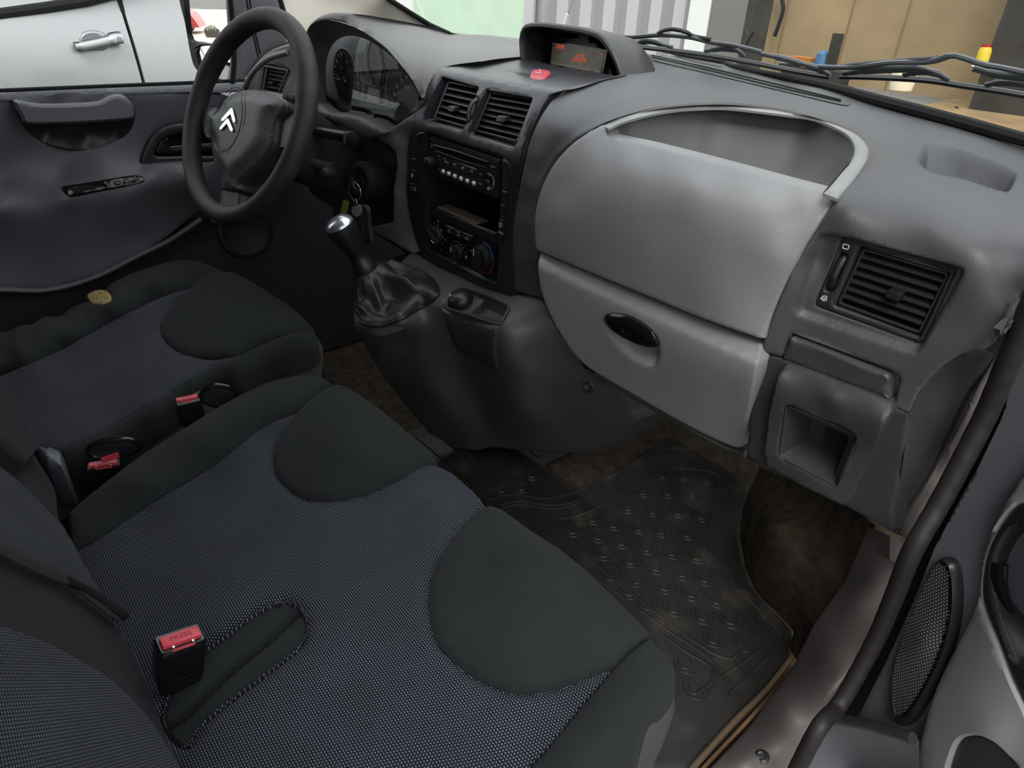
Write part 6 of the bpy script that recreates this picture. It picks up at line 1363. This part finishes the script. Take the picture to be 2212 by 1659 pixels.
S_arm = TPS([(*p, pdo(.012)(*p)) for p in arm_px[1:-2]] + [(*p, pdo(h)(*p)) for p, h in zip(Z8((1650, 1100), (1500, 1300), (1600, 1500), (1450, 1450), (1775, 1500), (1700, 400), (1775, 380), (1600, 1000)), (.04, .035, .05, .035, .05, .02, .022, .03))], back=-DNn)
hr = [tuple(p)[:2] for p in smooth_closed(Z8((1750, 405), (1715, 425), (1670, 480), (1620, 560), (1580, 660), (1562, 760), (1560, 850), (1580, 930), (1640, 1080), (1700, 1240), (1760, 1370), (1850, 1560), (1950, 1500), (1950, 500), (1850, 400)), 220)]
sb2 = [tuple(p)[:2] for p in smooth_closed(Z8((1400, 1700), (1430, 1590), (1460, 1530), (1500, 1508), (1560, 1510), (1630, 1545), (1690, 1600), (1745, 1665), (1760, 1800), (1400, 1800)), 50)]
am = panel('armrest', armp, S_arm, M_['armgrey'], pdr, step=14, edge=(8, .006), skirt=.03, holes=[inset(hr, 5), inset(sb2, 3)], hole_skirt=.006)
ring_o = hr; ring_i = [tuple(p)[:2] for p in smooth_closed(Z8((1722, 530), (1690, 555), (1650, 620), (1622, 700), (1613, 790), (1620, 870), (1650, 960), (1690, 1070), (1720, 1140), (1750, 1172), (1800, 1150), (1880, 900), (1880, 650), (1800, 540)), 70)]
panel('handle_surround', ring_o, Off(S_arm, DNn*-.002), M_['black'], pdr, step=9, edge=(8, .006), skirt=.02, holes=[ring_i], hole_skirt=.03)
S_bowl = TPS([(*p, pdo(-.004)(*p)) for p in ring_i[::6]] + [(*Z8((1720, 800))[0], pdo(-.035)(*Z8((1720, 800))[0])), (*Z8((1790, 850))[0], pdo(-.035)(*Z8((1790, 850))[0]))], back=-DNn)
panel('handle_bowl', inset(ring_i, -2), S_bowl, M_['black'], pdr, step=9)
lv = [pdo(.012)(*p) for p in cr(Z8((1655, 690), (1650, 760), (1660, 830), (1675, 890), (1690, 930)), 20)]
MB().tube(lv, [(.0045 - .0001*i, .010) for i in range(20)], 10, flat=DNn).build('door_handle', M_['gloss'], pdr)
panel('pull_pocket', sb2, Off(S_arm, DNn*-.004), M_['doorblk'], pdr, step=12, edge=(6, .006), skirt=.01)
# speaker
spo = [tuple(p)[:2] for p in smooth_closed(Z8((1365, 672), (1400, 672), (1432, 700), (1448, 780), (1450, 890), (1435, 1010), (1395, 1150), (1330, 1290), (1260, 1410), (1215, 1460), (1180, 1468), (1145, 1440), (1125, 1370), (1122, 1270), (1140, 1160), (1180, 1040), (1230, 920), (1285, 800), (1330, 710)), 80)]
spi = [tuple(p)[:2] for p in smooth_closed(Z8((1375, 695), (1405, 715), (1418, 780), (1418, 890), (1400, 1000), (1360, 1130), (1300, 1260), (1240, 1360), (1200, 1405), (1170, 1410), (1150, 1370), (1145, 1280), (1160, 1170), (1200, 1040), (1250, 910), (1300, 800), (1345, 715)), 80)]
spr = panel('speaker_frame', spo, pdo(.012), M_['black'], pdr, step=10, edge=(7, .008), skirt=.014, holes=[spi], hole_skirt=.006)
m = bpy.data.materials.new('perforated_grille'); m.use_nodes = True; nt = m.node_tree; b = nt.nodes['Principled BSDF']; b.inputs['Roughness'].default_value = .5
g = nt.nodes.new('ShaderNodeNewGeometry'); sx = nt.nodes.new('ShaderNodeSeparateXYZ'); nt.links.new(g.outputs['Position'], sx.inputs[0])
def mth(op, a, c=None):
    n = nt.nodes.new('ShaderNodeMath'); n.operation = op
    for i, q in enumerate((a, c)):
        if q is None: continue
        if isinstance(q, (int, float)): n.inputs[i].default_value = q
        else: nt.links.new(q, n.inputs[i])
    return n.outputs[0]
row = mth('MULTIPLY', sx.outputs[2], 1/.0036); fr = mth('SUBTRACT', mth('FRACT', row), .5); shf = mth('MULTIPLY', mth('MODULO', mth('FLOOR', row), 2.0), .5)
cf_ = mth('SUBTRACT', mth('FRACT', mth('ADD', mth('MULTIPLY', mth('SUBTRACT', sx.outputs[0], mth('MULTIPLY', sx.outputs[1], .47)), 1/.0040), shf)), .5)
dd_ = mth('SQRT', mth('ADD', mth('MULTIPLY', fr, fr), mth('MULTIPLY', cf_, cf_))); hole = mth('LESS_THAN', dd_, .30)
mx = nt.nodes.new('ShaderNodeMix'); mx.data_type = 'RGBA'; nt.links.new(hole, mx.inputs[0]); mx.inputs[6].default_value = (.012, .012, .013, 1); mx.inputs[7].default_value = (.19, .17, .16, 1); nt.links.new(mx.outputs[2], b.inputs['Base Color'])
S_sp = TPS([(*p, pdo(.008)(*p)) for p in spi[::6]] + [(*Z8((1290, 1060))[0], pdo(.016)(*Z8((1290, 1060))[0]))], back=-DNn)
panel('speaker_grille', spi, S_sp, m, pdr, step=8, skirt=.01)
# door bin lip at the bottom edge
bl = [pdo(.04)(*p) for p in cr(Z8((690, 1800), (715, 1640), (750, 1530), (800, 1455), (870, 1425), (960, 1440), (1040, 1455), (1115, 1478), (1180, 1495), (1250, 1520)), 50)]
MB().tube(bl, .007, 10).build('bin_lip', M_['doorblk'], pdr)
bn = Z8((700, 1800), (730, 1640), (765, 1540), (810, 1470), (880, 1445), (960, 1460), (1115, 1490), (1280, 1530), (1280, 1800))
S_bin = TPS([(*p, pdo(.035)(*p)) for p in bn] + [(*Z8((950, 1620))[0], pdo(-.01)(*Z8((950, 1620))[0]))], back=-DNn)
panel('door_bin', seg(bn, 12), S_bin, M_['door'], pdr, step=12, skirt=0)

# ================================================================== WINDSCREEN
def base_y(x): return .50 - .22*x*x - .02*x
rows = []
for k, (f, dz) in enumerate(((0, 0), (.25, .1), (.5, .205), (.75, .31), (1, .42))):
    rows.append([Vector((x*(1-.10*f), base_y(x) - .92*dz*1.05 - .10*f*x*x, .822 - .02*x*x + dz)) for x in np.linspace(-.70, .74, 13)])
# glass follows the photographed base line: build the sheet through the base curve
wsn = Vector((0, .42, 1)).normalized()
gl = sheet('window_2', rows, M_['glass'], None, 16); gl['kind'] = 'structure'
GP = Plane((.3, .475, .832), (0, .44, 1), (0, 0, -1))
# black seal along the foot of the windscreen
ssl = [at(*p, z=z) for p, z in zip([(1560, 133), (1597, 146), (1700, 168), (1800, 190), (1900, 217), (2000, 243), (2100, 270), (2212, 302), (2330, 336)], (.829, .828, .826, .825, .823, .820, .816, .811, .806))]
o = MB().tube(cr(ssl, 60), [(.004+.0035*sm(i/40)) for i in range(60)], 8).build('trim_10', M_['void']); o['kind'] = 'structure'
o = MB().tube([at(*p, z=.832) for p in cr([(1360, 92), (1420, 106), (1480, 120), (1560, 134)], 12)], .004, 6).build('trim_11', M_['void']); o['kind'] = 'structure'
# print on the glass (the square code is left out)
gp = lambda X, Y: GP(*Z3((X, Y))[0]) + Vector((0, .001, .002))
gr_ = (gp(1860, 560)-gp(1750, 540)).normalized(); gu_ = (gp(1800, 500)-gp(1810, 580)).normalized()
pr = letters([('E11 43R-001582', gp(1812, 556), -gr_, gu_, .0050, 'CENTER'), ('DOT 287  M1202', gp(1800, 540), -gr_, gu_, .0045, 'CENTER'), ('LAMINATED', gp(1835, 572), -gr_, gu_, .0045, 'CENTER'), ('1196', gp(1835, 508), -gr_, gu_, .005, 'CENTER')], M_['black'], gl, 'glass_print')
mb = MB()
for i in range(9): mb.box(gp(1250+8*i, 448+2*i), (.0014, .0040, .0004))
mb.tube(ring_pts(gp(1277, 437), gr_, gu_, .0018, n=8), .0006, 4, closed=True); mb.tube(ring_pts(gp(1855, 570), gr_, gu_, .0026, n=8), .0007, 4, closed=True); mb.build('glass_mark', M_['black'], gl, smooth=False)
# ================================================================== WIPERS
GO = Plane((.3, .475, .850), (0, .44, 1), (0, 0, -1))
w3 = lambda pts, h=0: [GO(*p) + Vector((0, .02, .05))*h for p in Z3(*pts)]
M_['wip'] = mat('grey_black_wiper_metal', (.10, .108, .115), .45); 
def wiper(label, blade, arm, hump, yokes, lx):
    t = root('windscreen_wiper', w3([blade[len(blade)//2]])[0], label, 'windscreen wiper')
    b = cr(w3(blade), 50); MB().tube(b, .0034, 6).build('rubber_blade', M_['black'], t)
    MB().tube([p + Vector((0, .002, .004)) for p in b], (.0016), 5).build('blade_spine', M_['wip'], t)
    a = cr(w3(arm, .1), 40); MB().tube(a, [(.0035, .0055)]*40, 8, flat=(0, .42, 1)).build('wiper_arm', M_['wip'], t)
    if hump: MB().tube(cr(w3(hump, .15), 30), .0035, 8).build('washer_hose', M_['black'], t)
    for y in yokes: MB().tube(cr(w3(y, .05), 16), [(.003, .0045)]*4 + [(.004, .006)]*8 + [(.0028, .004)]*4, 8).build('yoke', M_['wip'], t)
    c = w3([lx], .16)[0]; d = (w3([(lx[0]+30, lx[1]+6)], .16)[0]-c).normalized()
    MB().box(c, (.012, .0035, .0015), Matrix((d, Vector((0, .42, 1)).normalized().cross(d), Vector((0, .42, 1)).normalized())).transposed()).build('white_label', M_['white'], t, smooth=False)
wiper('windscreen wiper behind the display hood, ending mid-glass', [(90, 240), (200, 250), (500, 285), (800, 335), (1000, 375), (1195, 408)], [(60, 205), (160, 210), (300, 200), (450, 212), (560, 238), (700, 258), (830, 290)], [(285, 200), (310, 186), (360, 178), (430, 192), (470, 215), (560, 232)],
      [[(170, 232), (250, 225), (330, 245), (370, 255)], [(540, 275), (620, 262), (700, 272), (740, 300)], [(830, 290), (960, 318), (1040, 345), (930, 342)], [(1040, 340), (1100, 358), (1170, 390), (1185, 400)]], (470, 226))
wiper('windscreen wiper at the right edge of the photo, crossing the glass', [(1250, 405), (1450, 410), (1700, 425), (1900, 455), (2100, 485), (2330, 525)], [(1130, 368), (1300, 372), (1500, 350), (1700, 345), (1800, 318), (1830, 312), (1900, 330), (1980, 358), (2120, 385), (2330, 430)], [(1240, 375), (1400, 360), (1600, 346), (1740, 338)],
      [[(1260, 395), (1400, 380), (1560, 372), (1700, 375), (1800, 425)], [(1580, 402), (1660, 385), (1740, 392), (1810, 428)], [(1940, 370), (2060, 400), (2212, 420), (2330, 440)], [(2010, 455), (2100, 440), (2212, 450), (2300, 470)]], (1945, 386))
# ================================================================== OUTSIDE
GZ = -.38
M_['asph'] = mat('grey_asphalt', (.16, .155, .145), .9, bump=('noise', 60, .4, .01), mottle=(2.5, .2))
o = mesh('ground', [(-40, -40, GZ), (40, -40, GZ), (40, 40, GZ), (-40, 40, GZ)], [(0, 1, 2, 3)], M_['asph'], None, smooth=False); o['kind'] = 'structure'; o.name = 'floor_yard'
WY = 9.0
def wallpc(name, pts, m, y, th=.1, kind='structure', label=None, cat=None, parent=None):
    o = MB().prism([at(*p, y=y) for p in pts], (0, th, 0)).build(name, m, parent, smooth=False)
    if kind: o['kind'] = kind
    return o
bld = root('workshop_building', (1.0, WY, GZ), 'grey clad workshop building beyond the windscreen with an open beige bay', 'building')
def bp2(name, u0, u1, y, m, th=.12, zt=3.2, zb=GZ, slope=True):
    a = at(u0, 60, y=y).x; b = at(u1, 60, y=y).x
    return MB().box(((a+b)/2, y+th/2, (zt+zb)/2), (abs(b-a), th, zt-zb)).build(name, m, bld, smooth=False)
M_['clad'] = mat('grey_cladding', (.33, .33, .33), .6); M_['cladl'] = mat('pale_cladding', (.46, .46, .46), .6); M_['wht'] = mat('white_render', (.72, .73, .70), .7)
M_['green'] = mat('pale_green_panel', (.50, .66, .50), .25, mottle=(1.5, .06)); M_['beige'] = mat('beige_board_wall', (.34, .25, .135), .8, mottle=(1.2, .18)); M_['dkpost'] = mat('dark_bay_wall', (.035, .032, .026), .8, mottle=(3, .4))
bp2('white_frame', 820, 893, 7.7, M_['wht'], .06); bp2('green_door', 893, 1147, 7.75, M_['green'], .05); bp2('door_frame', 1130, 1150, 7.68, M_['cladl'], .05); bp2('back_wall', 500, 1500, 8.0, M_['clad'], .1)
for i in range(7):
    u = 1150 + i*50; bp2('cladding_rib', u, u+24, 7.88, M_['cladl'], .12)
bp2('white_column', 1483, 1527, 7.6, M_['wht'], .3); bp2('grey_column', 1527, 1606, 7.62, mat('grey_column_paint', (.16, .155, .14), .7), .35); bp2('dark_jamb', 1606, 1622, 7.62, M_['dkpost'], .4)
bp2('bay_wall', 1500, 2400, 11.5, M_['beige'], .1, 5)
bp2('bay_end_wall', 2155, 2600, 10.5, M_['dkpost'], .1, 5)
for u in (1690, 1830, 1950): bp2('board_joint', u, u+2, 11.48, mat('joint_brown', (.24, .17, .09), .8) if u == 1690 else bpy.data.materials['joint_brown'], .02, 5)  # thin joints in a darker brown than the beige boards
fb = MB().box((3.0, 9.6, GZ+.01), (12, 4.0, .02)).build('bay_floor', mat('brown_bay_floor', (.30, .21, .11), .5, mottle=(1.5, .35)), bld, smooth=False)
mb = MB(); hs = cr([at(*p, y=11.3) for p in Z3((935, -80), (945, 0), (950, 50), (930, 120), (905, 190))], 30); mb.tube(hs, .035, 8); tag(mb.build('black_cable', M_['black']), 'black cable hanging down the beige board wall', 'cable')
def stand(u, v, vt, name, label, cat, parts, y):
    t = root(name, at(u, v, y=y), label, cat)
    return t
# yellow canister with a red cap
cb_ = at(*Z3((1985, 345))[0], y=10.2); ct_ = at(*Z3((2018, 232))[0], y=10.2); h = (ct_-cb_).length; ax_ = (ct_-cb_).normalized()
can = root('yellow_canister', cb_, 'tall yellow canister with a red cap against the dark bay wall', 'canister')
MB().lathe([(0, 0), (.075, 0), (.078, h*.7), (.06, h*.85), (.035, h*.9)], cb_, ax_, 20).build('canister_body', mat('yellow_paint', (.62, .48, .03), .4), can); MB().lathe([(.05, h*.84), (.055, h*.98), (0, h*1.02)], cb_, ax_, 16).build('cap', M_['red'], can)
wc = at(*Z3((1563, 470))[0], y=8.8); MBo = MB().lathe([(0, 0), (.13, 0), (.155, .22), (.15, .24), (0, .24)], wc, (0, 0, 1), 24).build('white_bucket', mat('cream_bucket', (.75, .68, .5), .5)); tag(MBo, 'small pale bucket on the brown bay floor', 'bucket')
tb2 = root('tool_trolley', at(1755, 142, y=9.5), 'dark tool stand with orange and blue items below the hanging cable', 'tool stand')
c = at(1765, 140, y=9.5); MB().box(c + Vector((0, 0, -.2)), (.9, .3, .3)).build('stand_body', M_['dkpost'], tb2, smooth=False); MB().box(c + Vector((-.25, 0, .02)), (.35, .2, .12)).build('orange_case', mat('orange_case', (.5, .18, .04), .5), tb2, smooth=False); MB().lathe([(0, .2), (.08, .15), (.1, 0)], c + Vector((.05, 0, 0)), (0, 0, 1), 12).build('blue_item', mat('blue_item', (.05, .16, .3), .5), tb2); MB().box(c + Vector((.2, 0, .16)), (.12, .1, .5)).build('post', M_['dkpost'], tb2, smooth=False)
ck = at(1605, 70, y=7.5); tk = root('wall_hook', ck, 'black forked bracket fixed to the dark bay jamb', 'bracket')
MB().tube([at(*p, y=7.5) for p in Z3((745, 260), (770, 200), (795, 165))], .025, 8).build('fork', M_['black'], tk); MB().tube([at(*p, y=7.5) for p in Z3((755, 165), (770, 205))], .02, 8).build('fork', M_['black'], tk)
# aerial in front of the display hood
an = root('roof_aerial', at(1225, 40, y=.9), 'thin pale rod standing on the bonnet beyond the display hood', 'rod'); MB().tube([at(*p, y=.9) for p in Z2((1905, -60), (1905, 0), (1875, 95))], .0022, 8).build('rod', M_['grey_print'], an); MB().tube([at(*p, y=.9) for p in Z2((1872, 92), (1848, 165), (1840, 200))], .0055, 8).build('rod_sleeve', M_['wht'], an)
# bonnet of the van itself
bo = [[Vector((x, y, .775 - .38*(y-.55) - .06*x*x)) for x in np.linspace(-.8, .8, 20)] for y in np.linspace(.56, 1.3, 14)]
bn_ = MB().grid(bo).build('bonnet', mat('dark_blue_grey_paint', (.03, .04, .06), .2, coat=.5)); tag(bn_, 'dark bonnet of the van below the windscreen wipers', 'bonnet')
# ---------------------------------------------------------------- silver car next to the driver window
CXC = -2.3
car = root('silver_car', (CXC-.8, -1.0, GZ), 'silver parked car close beside the driver window', 'car')
M_['silverp'] = mat('silver_car_paint', (.40, .41, .412), .32, .5, coat=.5)
def cx_(z): return CXC - .10*max(0, z-.55)**1.2*3 - .30*max(0, .15-z)**1.5
prof = [(-.30, -.14), (-.15, -.03), (.0, .0), (.2, .03), (.42, .045), (.55, .035), (.68, .01), (.80, -.03), (.885, -.055)]
def body(y0, y1, name):
    rows = [[Vector((CXC + d - .02*(y+1)**2*.15, y, z)) for y in np.linspace(y0, y1, 30)] for z, d in prof]
    return sheet(name, rows, M_['silverp'], car, 40, thick=.05, back=(-1, 0, 0))
ys_ = at(*Z1((860, 300))[0], x=CXC).y
body(-3.1, ys_-.006, 'front_door'); body(ys_+.006, .95, 'rear_wing')
MB().box((CXC-.04, ys_, .25), (.02, .014, 1.2)).build('door_gap', M_['void'], car, smooth=False)
# belt line, side glass and roof
zb_ = at(*Z1((0, 95))[0], x=CXC).z
rows = [[Vector((CXC-.06, y, .885+.012*(y+3))) for y in (-3.1, -2, -1, 0)], [Vector((CXC-.40, y*.8-.3, 1.32)) for y in (-2.6, -2, -1, -.3)]]
MB().grid(rows).build('side_window', mat('dark_car_glass', (.02, .03, .03), .05, coat=1), car)
MB().tube([at(*p, x=CXC-.03) for p in Z1((-500, 190), (0, 90), (300, 48), (560, 5), (800, -60), (1200, -220))], .018, 8).build('window_trim', M_['void'], car)
mb = MB(); mb.grid([[Vector((CXC-.40-.5*f, y, 1.32+.08*math.sin(f*3.14))) for y in (-2.4, -1, -.2)] for f in (0, .5, 1, 2)]); mb.build('roof', M_['silverp'], car)
MB().box((CXC-.9, -1.1, .2), (1.6, 3.8, 1.0), None, .1).build('body_shell', M_['silverp'], car)
for yy in (-2.6, .1):
    w = MB().lathe([(0, .02), (.16, .03), (.2, .0), (.31, .01), (.32, -.05), (.32, -.2)], (CXC-.05, yy, GZ+.32), (1, 0, 0), 32).build('wheel', M_['black'], car)
# handle
hb = [tuple(p)[:2] for p in smooth_closed(Z1((510, 255), (530, 215), (580, 196), (640, 200), (690, 225), (715, 290), (690, 335), (620, 357), (570, 340), (530, 300)), 40)]
hdx = at(*Z1((620, 270))[0], x=CXC+.0)
def cs(z):
    for (z0, d0), (z1, d1) in zip(prof, prof[1:]):
        if z0 <= z <= z1: return d0+(d1-d0)*(z-z0)/(z1-z0)
    return 0
hx = CXC + cs(at(620*.3345, 270*.3345, x=CXC).z)
HP = Plane((hx+.006, 0, 0), (1, 0, 0), (-1, 0, 0))
cup = panel('handle_cup', hb, HP, mat('silver_paint_recess', (.36, .37, .38), .3, .5), car, step=5, edge=(6, .012), skirt=.02)
hl = [HP(*p) + Vector((.03, 0, 0)) for p in cr(Z1((475, 296), (520, 292), (640, 268), (740, 242), (775, 240)), 24)]
MB().tube(hl, [(.010, .011)]*3 + [(.012, .015)]*15 + [(.014, .020)]*6, 10).build('door_handle', M_['silverp'], car)
MB().tube([p - Vector((.012, 0, 0)) for p in hl], [(.012, .016)]*18 + [(.014, .025)]*6, 10).build('handle_base', M_['black'], car)
lkc = HP(*Z1((750, 248))[0]) + Vector((.046, 0, 0)); MB().lathe([(0, .001), (.008, .001), (.010, 0)], lkc, (1, 0, 0), 16).build('lock', M_['grey_print'], car)
# ---------------------------------------------------------------- driver side mirror
MX = -.98
mir = root('side_mirror', (MX, -.02, .7), 'black driver side mirror with a large flat glass above a small round glass', 'side mirror')
mc = at(445, 60, x=MX)
view = (mc - CAM).normalized(); rdir = Vector((-.20, -1, -.075)).normalized(); mn = (rdir - view).normalized()
MP = Plane(mc, mn)
ho = [tuple(p)[:2] for p in cr(Z1((1130, -260), (1145, -20), (1185, 150), (1215, 320), (1245, 430), (1300, 485), (1370, 520), (1440, 525), (1520, 505), (1560, 420), (1570, 300), (1540, 100), (1530, -260)), 60)]
panel('mirror_housing', ho, Off(MP, mn*.004), M_['black'], mir, step=12, edge=(6, .012), skirt=mn*-.12, holes=[rnd(Z1((1204, -200), (1246, 258), (1405, 288), (1450, 250), (1500, 150), (1480, -200)), 6), smooth_closed(Z1((1292, 308), (1400, 306), (1480, 330), (1512, 400), (1508, 490), (1460, 512), (1380, 490), (1320, 440), (1296, 370)), 40)], hole_skirt=.01)
M_['mirror'] = mat('mirror_glass', (.9, .9, .9), .0, 1)
mesh('mirror_glass', [Off(MP, mn*-.004)(*p) for p in Z1((1195, -220), (1238, 270), (1415, 300), (1460, 255), (1510, 150), (1490, -220))], [(0, 1, 2, 3, 4, 5)], M_['mirror'], mir, smooth=False)
S_cv = TPS([(*p, Off(MP, mn*-.004)(*p)) for p in Z1((1285, 300), (1400, 298), (1490, 325), (1520, 400), (1515, 500), (1455, 520), (1375, 498), (1310, 445), (1288, 370))] + [(*Z1((1400, 400))[0], Off(MP, mn*.004)(*Z1((1400, 400))[0]))], back=-mn)
panel('convex_glass', smooth_closed(Z1((1288, 302), (1400, 300), (1485, 326), (1517, 400), (1512, 496), (1458, 517), (1378, 495), (1314, 443), (1290, 370)), 40), S_cv, M_['mirror'], mir, step=5)
def refl(X, Y, y=None, z=None):
    u, v = Z1((X, Y))[0]; p = MP(u, v); d = ray(u, v).normalized(); r = d - mn*2*d.dot(mn)
    t = (y - p.y)/r.y if y is not None else (z - p.z)/r.z
    return p + r*t
# what the mirror shows: red car, planted tub, verge and pale yard behind the van
rcz = refl(1240, 215, z=GZ); print('red car', rcz, 'tub', refl(1370, 245, z=GZ))
rc0 = refl(1250, 120, y=-9.0)
red = root('red_car', Vector((rc0.x-.9, -9.0, GZ)), 'red car seen in the driver side mirror', 'car')
wp_ = refl(1280, 215, y=-9.0); k = (refl(1280, 140, y=-9).z - refl(1280, 215, y=-9).z)/.34
rx, rzb = wp_.x, wp_.z
mb = MB()
s = abs(refl(1210, 100, y=-9).x - refl(1290, 100, y=-9).x)
hgt = refl(1240, 30, y=-9).z - refl(1240, 215, y=-9).z
print('red size', s, hgt, rx, rzb)
H_ = max(hgt, .4); sc_ = H_/1.45; sg_ = 1 if refl(1210, 100, y=-9).x > refl(1290, 100, y=-9).x else -1
carp = [(-.1, .25), (.05, .55), (.25, .85), (.55, 1.02), (.85, 1.42), (1.8, 1.46), (2.6, 1.3), (3.2, .95), (3.3, .4), (3.2, .25)]
mb.prism([Vector((rx + sg_*a*sc_, -9.0, rzb + b*sc_)) for a, b in carp], (0, -1.7*sc_, 0)); mb.build('car_body', mat('red_car_paint', (.55, .03, .03), .25, coat=.8), red, smooth=False)
MB().prism([Vector((rx + sg_*a*sc_, -8.99, rzb + b*sc_)) for a, b in ((.62, 1.0), (.9, 1.36), (1.8, 1.4), (2.5, 1.25), (2.9, .98))], (0, .01, 0)).build('car_glass', bpy.data.materials['dark_car_glass'], red, smooth=False)
for a in (.55, 2.6): MB().lathe([(0, 0), (.3*sc_, 0), (.32*sc_, -.05), (.32*sc_, -.2)], (rx + sg_*a*sc_, -8.97, rzb + .32*sc_), (0, 1, 0), 24).build('wheel', M_['black'], red)
tubc = refl(1372, 240, y=-7.0); tw_ = abs(refl(1325, 200, y=-7).x - refl(1425, 200, y=-7).x); th_ = refl(1370, 150, y=-7).z - tubc.z
tub = root('planted_tub', tubc, 'planted tub with pink flowers seen in the driver side mirror', 'planter')
MB().lathe([(0, 0), (tw_*.42, 0), (tw_*.52, th_*.45), (0, th_*.45)], tubc, (0, 0, 1), 20).build('tub', mat('brown_tub', (.10, .08, .06), .9), tub)
mb = MB(); mf = MB()
for i in range(260):
    a = random.uniform(0, 6.283); r = tw_*.5*math.sqrt(random.random()); z = th_*(.4 + .5*random.random()*(1-(r/(tw_*.55))**2)); c = tubc + Vector((r*math.cos(a), r*math.sin(a), z)); d = Vector((random.uniform(-1, 1), random.uniform(-1, 1), random.uniform(0, 1))).normalized()*tw_*.07; e = d.orthogonal()*.5
    (mf if (i % 9 == 0 and c.z > tubc.z+th_*.6) else mb).add([c, c+d*.5+e, c+d, c+d*.5-e], [(0, 1, 2, 3)])
l_ = mb.build('leaves', mat('green_leaf', (.08, .14, .04), .7), tub, smooth=False); l_['kind'] = 'stuff'; l_ = mf.build('flowers', mat('pink_petal', (.5, .06, .4), .6), tub, smooth=False); l_['kind'] = 'stuff'
gz_ = refl(1340, 270, y=-7.0)
yv = MB().box((rx-2, -10, min(rzb, tubc.z)-.03), (16, 9, .04)).build('pale_paving', mat('pale_paving', (.50, .48, .42), .9, mottle=(2, .1)), None, smooth=False); yv['kind'] = 'structure'; yv.name = 'floor_paving'
hv = refl(1400, 120, y=-12); vg = MB().box((hv.x, -13.5, hv.z-.3), (5, 1.5, .5)).build('grass_verge', mat('bright_grass', (.16, .28, .05), .9, mottle=(8, .4)), None, smooth=False); tag(vg, 'strip of green grass seen in the driver side mirror', 'grass', kind='stuff')
